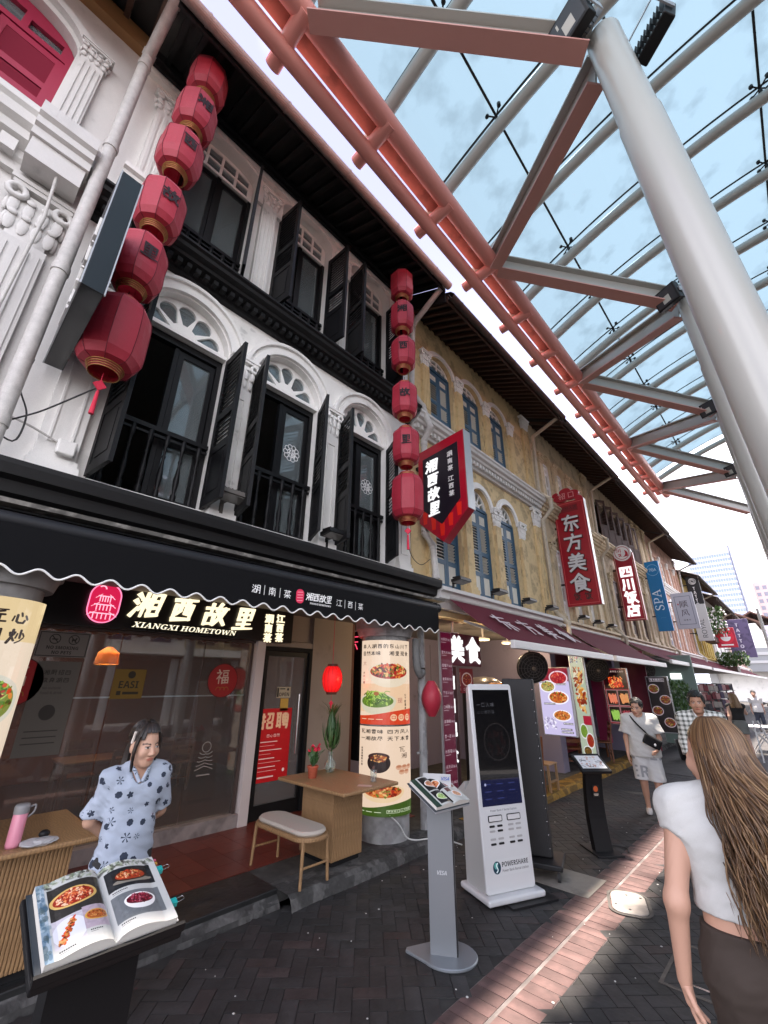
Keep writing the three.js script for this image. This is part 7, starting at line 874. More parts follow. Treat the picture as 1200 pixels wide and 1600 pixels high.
  const pole = thing('lamp_post', 'thin grey post far down the street', 'post', [26, 0, -0.9]); mb().cyl([0, 0, 0], [0, 5.2, 0], 0.07, 0.06, 12).build('shaft', mt.steel, pole); mb().cyl([0, 0, 0], [0, 0.2, 0], 0.14, 0.1, 12).build('foot', mt.steel, pole);
  const fb = thing('footbridge', 'low grey covered structure across the far end of the street', 'structure', [70, 0, 0]); mb().box(-2, 2, 3.4, 6.0, -9, 9).build('span', M([0.28, 0.29, 0.3], 0.7), fb); mb().box(-2.1, 2.1, 4.3, 4.6, -9.05, 9.05).box(-2.1, 2.1, 5.2, 5.5, -9.05, 9.05).build('band', M([0.5, 0.5, 0.5], 0.7), fb); for (const z of [-8.5, 8.5]) mb().box(-0.5, 0.5, 0, 3.4, z - 0.4, z + 0.4).build('pier', M([0.35, 0.35, 0.35], 0.8), fb);
  for (let k = 0; k < 3; k++) { const H = thing('shophouse', ['white far shophouse with pale shutters behind the footbridge', 'pale lilac far shophouse at the end of the street', 'cream far shophouse at the end of the street'][k], 'shophouse', [76 + k * 14, 0, -6 + k * 2.2]); mb().box(-6, 6, 0, 9 + k, -3, 3).build('wall', [mt.white, M([0.6, 0.56, 0.66], 0.8), mt.cream][k], H); mb().prof([[-3.4, 9 + k], [0, 11 + k], [3.4, 9 + k], [3.4, 9.2 + k], [0, 11.2 + k], [-3.4, 9.2 + k]], -6.2, 6.2).build('roof', mt.roof, H); for (let i = 0; i < 3; i++) for (let j = 0; j < 2; j++) mb().box(-6.05, -5.98, 3.6 + j * 2.8, 5.4 + j * 2.8, -2.2 + i * 1.7, -1.3 + i * 1.7).build('window', mt.navy, H); }
}
function rackM(c) { const k = c.join(); return (rackM.m ||= {})[k] ||= M(c, 0.6); }
// ---------- people: a distance field round a posed skeleton, meshed by surface nets ----------
function netMesh(f, lo, hi, cell, col) {
  const n = [0, 1, 2].map((k) => Math.ceil((hi[k] - lo[k]) / cell) + 1), [nx, ny, nz] = n, F = new Float32Array(nx * ny * nz), id = (i, j, k) => i + nx * (j + ny * k);
  const B = 4; for (let K = 0; K < nz; K += B) for (let Q = 0; Q < ny; Q += B) for (let I = 0; I < nx; I += B) {      // blocks far from the surface are filled at once
    const dc = f(lo[0] + (I + 1.5) * cell, lo[1] + (Q + 1.5) * cell, lo[2] + (K + 1.5) * cell), far = Math.abs(dc) > 4.4 * cell + 0.012;
    for (let k = K; k < Math.min(nz, K + B); k++) for (let j = Q; j < Math.min(ny, Q + B); j++) for (let i = I; i < Math.min(nx, I + B); i++) F[id(i, j, k)] = far ? dc : f(lo[0] + i * cell, lo[1] + j * cell, lo[2] + k * cell);
  }
  const vert = new Int32Array(nx * ny * nz).fill(-1), P = [], idx = [], E = [[0, 1], [2, 3], [4, 5], [6, 7], [0, 2], [1, 3], [4, 6], [5, 7], [0, 4], [1, 5], [2, 6], [3, 7]], v = new Float32Array(8);
  for (let k = 0; k + 1 < nz; k++) for (let j = 0; j + 1 < ny; j++) for (let i = 0; i + 1 < nx; i++) {
    let m = 0; for (let c = 0; c < 8; c++) { v[c] = F[id(i + (c & 1), j + ((c >> 1) & 1), k + (c >> 2))]; if (v[c] < 0) m |= 1 << c; } if (m === 0 || m === 255) continue;
    let x = 0, y = 0, z = 0, s = 0; for (const [a, b] of E) if ((v[a] < 0) !== (v[b] < 0)) { const t = v[a] / (v[a] - v[b]); x += mix(a & 1, b & 1, t); y += mix((a >> 1) & 1, (b >> 1) & 1, t); z += mix(a >> 2, b >> 2, t); s++; }
    vert[id(i, j, k)] = P.length / 3; P.push(lo[0] + (i + x / s) * cell, lo[1] + (j + y / s) * cell, lo[2] + (k + z / s) * cell);
  }
  const quad = (a, b, c, d, flip) => { if (a < 0 || b < 0 || c < 0 || d < 0) return; flip ? idx.push(a, b, c, c, b, d) : idx.push(a, c, b, b, c, d); };
  for (let k = 1; k + 1 < nz; k++) for (let j = 1; j + 1 < ny; j++) for (let i = 1; i + 1 < nx; i++) {
    const a = F[id(i, j, k)] < 0;
    if (a !== F[id(i + 1, j, k)] < 0) quad(vert[id(i, j - 1, k - 1)], vert[id(i, j, k - 1)], vert[id(i, j - 1, k)], vert[id(i, j, k)], a);
    if (a !== F[id(i, j + 1, k)] < 0) quad(vert[id(i - 1, j, k - 1)], vert[id(i, j, k - 1)], vert[id(i - 1, j, k)], vert[id(i, j, k)], !a);
    if (a !== F[id(i, j, k + 1)] < 0) quad(vert[id(i - 1, j - 1, k)], vert[id(i, j - 1, k)], vert[id(i - 1, j, k)], vert[id(i, j, k)], a);
  }
  const g = new THREE.BufferGeometry(); g.setAttribute('position', new THREE.Float32BufferAttribute(P, 3)); g.setIndex(idx); g.computeVertexNormals();
  if (col) { const c = new Float32Array(P.length); for (let i = 0; i < P.length; i += 3) { const q = col(P[i], P[i + 1], P[i + 2]); c[i] = q[0]; c[i + 1] = q[1]; c[i + 2] = q[2]; } g.setAttribute('color', new THREE.BufferAttribute(c, 3)); }
  return g;
}
const smin = (a, b, k) => { const h = Math.max(k - Math.abs(a - b), 0) / k; return Math.min(a, b) - h * h * k * 0.25; };
const bone = (x, y, z, a, b, ra, rb) => { const dx = b[0] - a[0], dy = b[1] - a[1], dz = b[2] - a[2], px = x - a[0], py = y - a[1], pz = z - a[2], t = clamp((px * dx + py * dy + pz * dz) / (dx * dx + dy * dy + dz * dz)); return Math.hypot(px - dx * t, py - dy * t, pz - dz * t) - mix(ra, rb, t); };
const egg = (x, y, z, c, r) => { const a = (x - c[0]) / r[0], b = (y - c[1]) / r[1], d = (z - c[2]) / r[2], k = Math.hypot(a, b, d); return (k - 1) * Math.min(r[0], r[1], r[2]); };
const lerp3 = (a, b, t) => [0, 1, 2].map((k) => mix(a[k], b[k], t)), add3 = (a, b) => [0, 1, 2].map((k) => a[k] + b[k]);
function headField(x, y, z, slim) {           // head-local: origin between the ears at eye height, facing +z
  let d = egg(x, y, z, [0, 0.038, -0.018], [0.074, 0.088, 0.094]); d = smin(d, egg(x, y, z, [0, -0.035, 0.03], [0.058 * slim, 0.082, 0.066]), 0.04); d = smin(d, egg(x, y, z, [0, -0.092, 0.062], [0.026, 0.02, 0.022]), 0.03);
  const ax = Math.abs(x); d = smin(d, egg(ax, y, z, [0.038, -0.03, 0.066], [0.026, 0.026, 0.024]), 0.02);       // cheeks
  d = Math.max(d, -(Math.hypot(ax - 0.031, (y - 0.004) * 1.3, z - 0.106) - 0.018)); d = smin(d, egg(ax, y, z, [0.031, 0.001, 0.079], [0.016, 0.011, 0.012]), 0.008);   // sockets, eyelids
  d = smin(d, bone(x, y, z, [0, 0.002, 0.09], [0, -0.034, 0.107], 0.007, 0.011), 0.012); d = smin(d, egg(ax, y, z, [0.011, -0.038, 0.098], [0.009, 0.007, 0.009]), 0.008);
  d = smin(d, egg(x, y, z, [0, -0.06, 0.089], [0.024, 0.0055, 0.011]), 0.005); d = smin(d, egg(x, y, z, [0, -0.0695, 0.088], [0.02, 0.006, 0.011]), 0.005);
  d = smin(d, egg(ax, y, z, [0.075 * mix(1, slim, 0.4), -0.012, -0.008], [0.009, 0.03, 0.018]), 0.008); return d;
}
function person({ name = 'person', label, pos, turn, h = 1.7, J = {}, headTurn = 0, headTilt = 0, skin, slim = 1, broad = 1, top, bottom, shoes, hair, cell = 0.012, headSize = 1.08, fat = 1, bodyTop = 2, tone }) {
  const O = thing(name, label, 'person', pos, turn), s = h / 1.7, sc = (p) => p.map((q) => q * s), G = {};
  const base = { pelvis: [0, 0.94, 0], waist: [0, 1.08, 0.005], chest: [0, 1.28, 0], neck: [0, 1.45, -0.012], head: [0, 1.585, 0.012], shL: [0.165 * broad, 1.395, -0.01], shR: [-0.165 * broad, 1.395, -0.01], elL: [0.205 * broad, 1.11, -0.035], elR: [-0.205 * broad, 1.11, -0.035], wrL: [0.225, 0.87, 0.02], wrR: [-0.225, 0.87, 0.02], hipL: [0.085, 0.9, 0], hipR: [-0.085, 0.9, 0], knL: [0.09, 0.5, 0.015], knR: [-0.09, 0.5, 0.015], anL: [0.09, 0.09, -0.02], anR: [-0.09, 0.09, -0.02], fingL: [0, -1, 0.1], fingR: [0, -1, 0.1] };
  for (const k in base) G[k] = J[k] || base[k];
  const q = (k) => G[k], F = fat, flatZ = 1.32;
  const torso = (x, y, z, e) => { const zz = z * flatZ; const b = (a, c, ra, rb) => bone(x, y, zz, [a[0], a[1], a[2] * flatZ], [c[0], c[1], c[2] * flatZ], ra + e, rb + e); const P = q('pelvis'), Wst = q('waist'), Ch = q('chest'), N = q('neck'); let d = 9; for (const t of [-1, 1]) { d = smin(d, b(add3(P, [t * 0.07, -0.03, 0]), add3(Wst, [t * 0.05 * F, 0, 0]), 0.108 * F, 0.092 * F), 0.06); d = smin(d, b(add3(Wst, [t * 0.05 * F, 0, 0]), add3(Ch, [t * 0.07 * broad, 0.02, 0]), 0.092 * F, 0.108 * F), 0.06); d = smin(d, b(add3(Ch, [t * 0.07 * broad, 0.04, 0]), t > 0 ? q('shL') : q('shR'), 0.1, 0.064), 0.06); } d = smin(d, b(q('shL'), add3(N, [0.03, 0.0, 0]), 0.055, 0.05), 0.05); d = smin(d, b(q('shR'), add3(N, [-0.03, 0.0, 0]), 0.055, 0.05), 0.05); return d / 1.15; };
  const arm = (x, y, z, t, e) => smin(bone(x, y, z, q('sh' + t), q('el' + t), 0.05 * F + e, 0.038 + e), bone(x, y, z, q('el' + t), q('wr' + t), 0.039 + e, 0.025 + e), 0.03);
  const leg = (x, y, z, t, e) => { const H = q('hip' + t), K = q('kn' + t), A = q('an' + t); let d = smin(bone(x, y, z, H, K, 0.085 * F + e, 0.054 + e), bone(x, y, z, K, A, 0.052 + e, 0.034 + e), 0.04); d = smin(d, bone(x, y, z, lerp3(K, A, 0.12), lerp3(K, A, 0.55), 0.05 + e, 0.04 + e), 0.03); return d; };
  const tie = (z) => z;
  const handParts = []; for (const t of ['L', 'R']) { const W = q('wr' + t), dir = V(...q('fing' + t)).normalize(), sgn = t === 'L' ? 1 : -1, pn = V(-sgn, 0, 0).addScaledVector(dir, sgn * dir.x).normalize(), sd = V().crossVectors(dir, pn).normalize().multiplyScalar(sgn * 1), to = (a, b, c) => [W[0] + dir.x * a + sd.x * b + pn.x * c, W[1] + dir.y * a + sd.y * b + pn.y * c, W[2] + dir.z * a + sd.z * b + pn.z * c];
    const L = [0.072, 0.08, 0.075, 0.06], B = [0.03, 0.01, -0.011, -0.03]; handParts.push({ pts: [[to(0.0, 0, 0), to(0.055, 0.014, 0), 0.021, 0.017], [to(0.01, 0, 0), to(0.07, -0.016, 0), 0.02, 0.014], ...B.flatMap((b, i) => { const a = to(0.075, b * 0.8, 0.0), m = to(0.075 + L[i] * 0.5, b * 1.1, 0.008), e = to(0.075 + L[i] * 0.92, b * 1.1, 0.03); return [[a, m, 0.0088, 0.008], [m, e, 0.008, 0.0068]]; }), [to(0.02, 0.022, 0.004), to(0.055, 0.05, 0.018), 0.012, 0.0095], [to(0.055, 0.05, 0.018), to(0.085, 0.052, 0.03), 0.0095, 0.0078]], W }); }
  const hands = (x, y, z) => { let d = 9; for (const H of handParts) { if (Math.hypot(x - H.W[0], y - H.W[1], z - H.W[2]) > 0.26) { d = Math.min(d, 0.05); continue; } for (const [a, b, ra, rb] of H.pts) d = smin(d, bone(x, y, z, a, b, ra, rb), 0.006); } return d; };
  const N = q('neck'), Hd = q('head');
  const body = (x, y, z) => { let d = torso(x, y, z, 0); d = smin(d, bone(x, y, z, N, add3(Hd, [0, -0.07, -0.012]), 0.052 * F, 0.05), 0.04); for (const t of ['L', 'R']) { d = smin(d, arm(x, y, z, t, 0), 0.03); d = smin(d, leg(x, y, z, t, 0), 0.03); const A = q('an' + t); d = smin(d, bone(x, y, z, add3(A, [0, -0.045, -0.02]), add3(A, [0, -0.062, 0.13]), 0.034, 0.024), 0.03); } return d; };
  const sk = skin, tint = (x, y, z) => sk; const gs = [];
  const fit = (g) => { g.scale(s, s, s); return flat(g); };
  gs.push(fit(netMesh(body, [-0.5, 0.0, -0.45], [0.5, 1.56, 0.5], cell, tint)));
  for (const H of handParts) gs.push(fit(netMesh((x, y, z) => { let d = 9; for (const [a, b, ra, rb] of H.pts) d = smin(d, bone(x, y, z, a, b, ra, rb), 0.006); return d; }, H.W.map((w) => w - 0.2), H.W.map((w) => w + 0.2), 0.0045, tint)));
  const hg = netMesh((x, y, z) => smin(headField(x, y, z, slim), bone(x, y, z, [0, -0.06, -0.02], [0, -0.16, -0.025], 0.05 * (F > 1 ? 1.08 : 0.96), 0.053), 0.03), [-0.1, -0.16, -0.13], [0.1, 0.14, 0.13], 0.0034, (x, y, z) => {
    const ax = Math.abs(x); if (z > 0.05 && Math.hypot((ax - 0.031) / 0.0145, (y - 0.001 + (ax - 0.031) * 0.08) / 0.0042) < 1) return Math.hypot(ax - 0.031, y - 0.001) < 0.0062 ? [0.012, 0.008, 0.007] : [0.55, 0.52, 0.5]; if (z > 0.05 && Math.hypot((ax - 0.031) / 0.017, (y - 0.006) / 0.0035) < 1) return sk.map((c) => c * 0.22);
    if (z > 0.05 && Math.abs(y - 0.022 + Math.abs(ax - 0.034) * 0.22) < 0.0042 && ax > 0.013 && ax < 0.053) return sk.map((c, i) => c * (hair.brow || 0.16)); if (z > 0.07 && Math.hypot(x / 0.023, (y + 0.065) / 0.0098) < 1) return [sk[0] * 0.8, sk[1] * 0.48, sk[2] * 0.48]; return sk; });
  const hm = new THREE.Matrix4().makeRotationFromEuler(new THREE.Euler(headTilt, headTurn, 0, 'YXZ')).scale(V(headSize, headSize, headSize)).setPosition(Hd[0], Hd[1] + (headSize - 1) * 0.1, Hd[2] + (headSize - 1) * 0.02); hg.applyMatrix4(hm); gs.push(fit(hg));
  const bodyMesh = put(new THREE.Mesh(metreUV(mergeGeometries(gs.map((g) => { g.deleteAttribute('uv'); return g; }))), M(0xffffff, 0.55, { vertexColors: true, sheen: 0.15 })), 'body', O);
  const wr = (x, y, z, k) => k * 0.5 * (fbm(x * 2.2 + z * 2.2 + y + 9, y * 4.2 + x * 1.1 + 5, 13, 2, 23) - 0.5) + k * (fbm((x + z * 0.7) * 1.1 + 3 + y * 0.35, y * 1.6 + 3 + x * 0.6, 7, 3, 11) - 0.5) * 2;
  const plane = (p, o, dir) => (p[0] - o[0]) * dir.x + (p[1] - o[1]) * dir.y + (p[2] - o[2]) * dir.z;
  if (top) {
    const e = top.loose ?? 0.014, sl = top.sleeve ?? 0.6, dirs = {}, ends = {}; for (const t of ['L', 'R']) { const S2 = q('sh' + t), E2 = q('el' + t), W2 = q('wr' + t); const onF = sl > 1; ends[t] = onF ? lerp3(E2, W2, sl - 1) : lerp3(S2, E2, sl); dirs[t] = V(...(onF ? W2 : E2)).sub(V(...(onF ? E2 : S2))).normalize(); }
    const f = (x, y, z) => {
      let d = torso(x, y, z, e); if (top.hem < 0.9) d = smin(d, bone(x, y, z * 1.2, [0, 0.98, 0], [0, 0.7, 0], 0.15 * F + e, 0.165 * F + e), 0.05); if (top.flare) d -= top.flare * clamp((1.25 - y) / 0.4); const p = [x, y, z];
      for (const t of ['L', 'R']) { if (sl <= 0) break; let a = sl > 1 ? arm(x, y, z, t, e + 0.004) : bone(x, y, z, q('sh' + t), ends[t], (top.sleeveR || 0.058) * F + e, (top.sleeveR || 0.05) * F + e + (top.wideSleeve || 0)); a = Math.max(a, plane(p, ends[t], dirs[t])); d = smin(d, a, 0.035); }
      d += wr(x, y, z, top.wrinkle ?? 0.006); d = Math.max(d, top.hem - y); if (top.scoop !== undefined) d = Math.max(d, -(egg(x, y, z, [0, 1.5, top.vneck ? 0.09 : 0.0], [top.scoop, top.vneck ? 0.14 : 0.07, 0.17]))); if (top.strap) d = Math.max(d, Math.min(top.strap - y > 0 ? -1 : 1, 1) > 0 ? Math.abs(Math.abs(x) - 0.085) - 0.018 : d); return d;
    };
    const tg = fit(netMesh(f, [-0.5, top.hem - 0.03, -0.35], [0.5, 1.53, 0.4], top.cell || cell)); const clothes = put(new THREE.Mesh(metreUV(tg), top.m), top.name || 'shirt', O);
    if (top.collar) for (const t of [-1, 1]) { const cg = mb().tube([[t * 0.008, 1.37, 0.098], [t * 0.05, 1.45, 0.065], [t * 0.068, 1.475, 0.0], [t * 0.03, 1.485, -0.066], [0, 1.487, -0.07]], 0.013, 8, 24).geo(); cg.scale(s, s, s); put(new THREE.Mesh(cg, top.m), 'collar', clothes); }
  }
  if (bottom) {
    const e = bottom.loose ?? 0.012, f = (x, y, z) => { let d = Math.max(torso(x, y, z, e * 0.8), y - bottom.waist); for (const t of ['L', 'R']) { const H = q('hip' + t), K = q('kn' + t), A = q('an' + t); d = smin(d, bone(x, y, z, H, K, 0.09 * F + e, 0.06 + e + (bottom.wide || 0)), 0.04); if (bottom.hem < 0.45) d = smin(d, bone(x, y, z, K, A, 0.06 + e + (bottom.wide || 0), 0.045 + e + (bottom.wide || 0)), 0.04); } if (bottom.skirt) d = smin(d, Math.hypot(x, z * 1.2) - mix(0.17, 0.13, clamp((y - bottom.hem) / 0.35)), 0.05); d += wr(x, y, z, 0.013); return Math.max(d, bottom.hem - y, y - bottom.waist); };
    put(new THREE.Mesh(metreUV(fit(netMesh(f, [-0.35, bottom.hem - 0.03, -0.4], [0.35, bottom.waist + 0.03, 0.4], cell))), bottom.m), bottom.name || 'trousers', O);
  }
  if (shoes) { const b = mb(); for (const t of ['L', 'R']) { const A = q('an' + t); const g = netMesh((x, y, z) => Math.max(smin(bone(x, y, z, add3(A, [0, -0.05, -0.03]), add3(A, [0, -0.06, 0.14]), 0.045, 0.036), bone(x, y, z, add3(A, [0, -0.06, 0.05]), add3(A, [0, -0.06, 0.12]), 0.04, 0.04), 0.02), -y + 0.002 + (A[1] - 0.09)), [A[0] - 0.1, A[1] - 0.1, A[2] - 0.12], [A[0] + 0.1, A[1] + 0.02, A[2] + 0.22], 0.008); b.add(g); } const g = b.geo(); g.scale(s, s, s); put(new THREE.Mesh(g, shoes), 'shoes', O); }
  if (hair) { const hs = hair.make(hm, s, O); }
  O.userData.dummy = undefined; delete O.userData.dummy; return O;
}
function strands(list, colors, r0, r1, wide = 1.6) {          // tapered locks along given paths
  const pos = [], nor = [], col = [], idx = [], S = 5, a = V(), b = V(), c = V();
  for (const [path, k] of list) {
    const cv = new THREE.CatmullRomCurve3(path.map((p) => V(...p))), n = path.length * 3, start = pos.length / 3, cc = colors[k % colors.length];
    for (let i = 0; i <= n; i++) { const t = i / n, p = cv.getPoint(t), d = cv.getTangent(t); a.set(p.x, 0, p.z).normalize(); b.crossVectors(d, a).normalize(); c.crossVectors(b, d).normalize(); const r = r0 * (1 - t) + r1 * t, e = Math.sin(Math.min(1, t * 8 + 0.3) * Math.PI / 2) * (t > 0.9 ? (1 - t) * 9 + 0.1 : 1); for (let j = 0; j < S; j++) { const w = j / S * Math.PI * 2, x = Math.cos(w) * wide, y = Math.sin(w); pos.push(p.x + (b.x * x + c.x * y) * r * e, p.y + (b.y * x + c.y * y) * r * e, p.z + (b.z * x + c.z * y) * r * e); nor.push(b.x * x + c.x * y, b.y * x + c.y * y, b.z * x + c.z * y); col.push(...cc); } }
    for (let i = 0; i < n; i++) for (let j = 0; j < S; j++) { const A = start + i * S + j, B = start + i * S + (j + 1) % S; idx.push(A, A + S, B, B, A + S, B + S); }
  }
  const g = new THREE.BufferGeometry(); g.setAttribute('position', new THREE.Float32BufferAttribute(pos, 3)); g.setAttribute('normal', new THREE.Float32BufferAttribute(nor, 3)); g.setAttribute('color', new THREE.Float32BufferAttribute(col, 3)); g.setIndex(idx); return g;
}
const hairM = M(0xffffff, 0.42, { vertexColors: true, sheen: 0.3 });
const scalp = (th, ph, r = 1) => [Math.sin(th) * Math.sin(ph) * 0.079 * r, 0.038 + Math.cos(th) * 0.094 * r, -0.018 + Math.sin(th) * Math.cos(ph) * 0.099 * r];   // th from the crown, ph round from the face
function shortHair(dark, opt = {}) { return { brow: 0.14, make(hm, s, O) {
  const L = [], N = opt.n || 260; for (let i = 0; i < N; i++) { const ph = rnd(-Math.PI, Math.PI), back = Math.abs(ph) > 1.25, th = rnd(0.02, back ? 1.75 : 0.95), p = []; const lean = rnd(-0.3, 0.3); for (let k = 0; k < 4; k++) { const t2 = Math.min(th + k * (opt.len || 0.16), back ? 2.15 : 1.08 + (opt.fringe || 0)); p.push(scalp(t2, ph + lean * k * 0.3, 1.03 + 0.035 * Math.sin(k) + rnd(0, 0.03))); } L.push([p, i]); }
  const g = strands(L, [[dark[0], dark[1], dark[2]], dark.map((c) => c * 1.6), dark.map((c) => c * 0.7)], 0.011, 0.006); const cap = netMesh((x, y, z) => Math.max(egg(x, y, z, [0, 0.038, -0.018], [0.079, 0.094, 0.1]), -(z - 0.05 + Math.max(0, y - 0.06) * 1.2) * -1 > 0 && y < 0.085 ? 0.02 : -1, (z > -0.03 ? 0.0 : -0.075) - y), [-0.1, -0.1, -0.14], [0.1, 0.15, 0.11], 0.006, () => dark);
  const m = mergeGeometries([flat(g), flat(cap)].map((q) => { q.deleteAttribute('uv'); return q; })); m.applyMatrix4(hm); m.scale(s, s, s); put(new THREE.Mesh(metreUV(m), hairM), 'hair', O); } }; }
{
  const dots = tex(512, (u, v) => { let c = [0.60, 0.64, 0.70]; const w = ((Math.floor(u * 256) + Math.floor(v * 256)) % 2) * 0.05, N = 5; const gx = Math.floor(u * N), gy = Math.floor(v * N); for (let i = -1; i < 2; i++) for (let j = -1; j < 2; j++) { const X = ((gx + i) % N + N) % N, Y = ((gy + j) % N + N) % N, cx = gx + i + 0.2 + 0.6 * hash(X, Y, 1), cy = gy + j + 0.2 + 0.6 * hash(X, Y, 2), r = 0.15 + 0.12 * hash(X, Y, 3), dx = u * N - cx, dy = v * N - cy, a = Math.atan2(dy, dx), d = Math.hypot(dx, dy); const k = hash(X, Y, 4); if (k < 0.55 ? d < r * (1 + 0.06 * Math.sin(a * 7)) : k < 0.8 ? d < r * (0.55 + 0.45 * Math.abs(Math.sin(a * 2.5))) : (d < r * 1.2 && Math.abs(Math.sin(a * 3 + k * 9)) > 0.86)) c = [0.12, 0.16, 0.23]; } return c.map((q) => q + w); }, 0.46);
  const yellowSkin = [0.48, 0.285, 0.20], pale = [0.52, 0.30, 0.215];
  // young woman of the restaurant, hands behind her back
  person({ label: 'smiling young woman in a dotted pale blouse, hands behind her back', pos: [1.36, 0, -3.66], turn: -0.08, h: 1.6, headTurn: 0.3, headTilt: 0.1, headSize: 1.2, slim: 0.98, broad: 0.95, skin: yellowSkin, cell: 0.011,
    J: { elL: [0.235, 1.13, -0.09], elR: [-0.235, 1.13, -0.09], wrL: [0.06, 0.98, -0.17], wrR: [-0.06, 0.97, -0.18], fingL: [-1, 0, 0], fingR: [1, 0, 0] },
    top: { m: M(0xffffff, 0.8, { map: dots }), sleeve: 0.88, hem: 0.74, loose: 0.016, wrinkle: 0.02, scoop: 0.062, vneck: true, collar: true, wideSleeve: 0.012, name: 'blouse', cell: 0.009 }, bottom: { m: M([0.02, 0.02, 0.022], 0.8), waist: 1.02, hem: 0.1 }, shoes: mt.dark,
    hair: { brow: 0.16, make(hm, s, O) {
      const dk = [[0.014, 0.010, 0.009], [0.032, 0.021, 0.016], [0.009, 0.007, 0.006]], L = [];
      for (let i = 0; i < 260; i++) { const ph = rnd(-Math.PI, Math.PI), th = rnd(0.02, Math.abs(ph) > 1.2 ? 1.6 : 0.75), p = []; for (let k = 0; k <= 5; k++) { const t = k / 5, a = ph + (Math.sign(ph || 1) * Math.PI - ph) * t * 0.85; p.push(scalp(mix(th, 1.45, t), a, 1.04 + rnd(0, 0.02))); } L.push([p, i]); }
      for (let i = 0; i < 90; i++) { const ph = rnd(-1.0, 1.0), p = []; for (let k = 0; k <= 4; k++) p.push(scalp(0.35 + k * 0.2 + (Math.abs(ph) > 0.6 ? k * 0.1 : 0), ph * (1 + k * 0.06) + 0.1, 1.06 + 0.02 * k)); L.push([p, i]); }   // fringe
      for (const t of [-1, 1]) for (let i = 0; i < 14; i++) { const p = []; for (let k = 0; k <= 5; k++) p.push([t * (0.072 + 0.012 * Math.sin(k * 0.8) + rnd(-0.004, 0.004)), 0.06 - k * 0.04, 0.045 + rnd(-0.008, 0.008) - k * 0.004]); L.push([p, i]); }
      for (let i = 0; i < 120; i++) { const ph = rnd(-2.6, 2.6), p = [], t0 = rnd(0.05, 0.5); for (let k = 0; k <= 5; k++) p.push(scalp(t0 + k * 0.19, ph + rnd(-0.05, 0.05), 1.07 + 0.06 * Math.sin(k * 0.9) * rnd(0.3, 1))); if (Math.abs(ph) > 1.0) L.push([p, i]); }
      for (let i = 0; i < 60; i++) { const a = rnd(0, 6.28), p = []; for (let k = 0; k <= 5; k++) p.push([Math.cos(a) * 0.02 * (1 + k * 0.15), 0.0 - k * 0.045, -0.125 - 0.02 * Math.sin(k * 0.7) + Math.sin(a) * 0.015]); L.push([p, i]); }
      const cap = netMesh((x, y, z) => Math.max(egg(x, y, z, [0, 0.04, -0.02], [0.078, 0.093, 0.1]), z - 0.045 + Math.max(0, 0.08 - y) * 0.7, -0.05 - y), [-0.1, -0.08, -0.14], [0.1, 0.15, 0.11], 0.006, () => dk[0]); const m = mergeGeometries([flat(strands(L, dk, 0.006, 0.003)), flat(cap)].map((q) => { q.deleteAttribute('uv'); return q; })); m.applyMatrix4(hm); m.scale(s, s, s); put(new THREE.Mesh(metreUV(m), hairM), 'hair', O);
      const clip = mb().box(-0.006, 0.006, -0.035, 0.035, -0.004, 0.004).geo(); clip.applyMatrix4(new THREE.Matrix4().makeRotationX(0.2).setPosition(-0.083, 0.05, 0.0)); clip.applyMatrix4(hm); clip.scale(s, s, s); put(new THREE.Mesh(clip, M([0.8, 0.72, 0.66], 0.4)), 'hair_clip', O); } } });
  // long haired woman walking away
  person({ label: 'woman with long brown wavy hair in a cropped white top, seen from behind', pos: [2.5, 0, -0.38], turn: 1.72, h: 1.77, headTurn: 0.75, headTilt: 0.05, skin: pale, broad: 1.02, cell: 0.009,
    J: { elL: [0.235, 1.09, -0.06], elR: [-0.23, 1.1, -0.05], wrL: [0.265, 0.83, 0.0], wrR: [-0.25, 0.86, 0.03], fingL: [-0.15, -1, 0.12], anL: [0.08, 0.09, 0.14], knL: [0.085, 0.5, 0.1], anR: [-0.09, 0.11, -0.22], knR: [-0.09, 0.5, -0.04] },
    top: { m: M([0.66, 0.66, 0.64], 0.85, { map: T.cloth }), sleeve: 0.26, hem: 1.075, loose: 0.016, wrinkle: 0.012, sleeveR: 0.04, scoop: 0.06, name: 'cropped_top', cell: 0.008 }, bottom: { m: M([0.052, 0.036, 0.028], 0.85, { map: T.cloth }), waist: 1.035, hem: 0.1, loose: 0.02, wide: 0.03 }, shoes: M([0.6, 0.6, 0.58], 0.6),
    hair: { brow: 0.35, make(hm, s, O) {
      const br = [[0.135, 0.072, 0.034], [0.095, 0.05, 0.024], [0.19, 0.108, 0.052], [0.065, 0.034, 0.017], [0.24, 0.145, 0.072]], L = [], inv = hm, W = (p) => { const v = V(...p).applyMatrix4(hm); return [v.x, v.y, v.z]; };
      for (let i = 0; i < 2300; i++) {
        const side = rnd() < 0.5 ? 1 : -1, u = rnd(0.3, 1), ph = side * mix(0.85, Math.PI, u), p = [], lay = rnd(); p.push(W(scalp(rnd(0.02, 0.2), ph, 1.05))); for (const t of [0.45, 0.85, 1.25, 1.6]) p.push(W(scalp(t, ph, 1.08 + 0.07 * lay + 0.05 * t)));
        const e = p[p.length - 1], N = J2(), back = smooth(clamp((u - 0.12) / 0.5)), fin = rnd(1.02, 1.26) - 0.05 * (1 - u), ph0 = rnd(0, 6.28), amp = rnd(0.012, 0.034), fq = rnd(2.2, 3.4), tx = clamp(e[0] * 1.35 - 0.085 + rnd(-0.06, 0.06), -0.25, 0.11), tz = mix(0.045, -0.175, back) - 0.05 * lay + rnd(-0.015, 0.015);
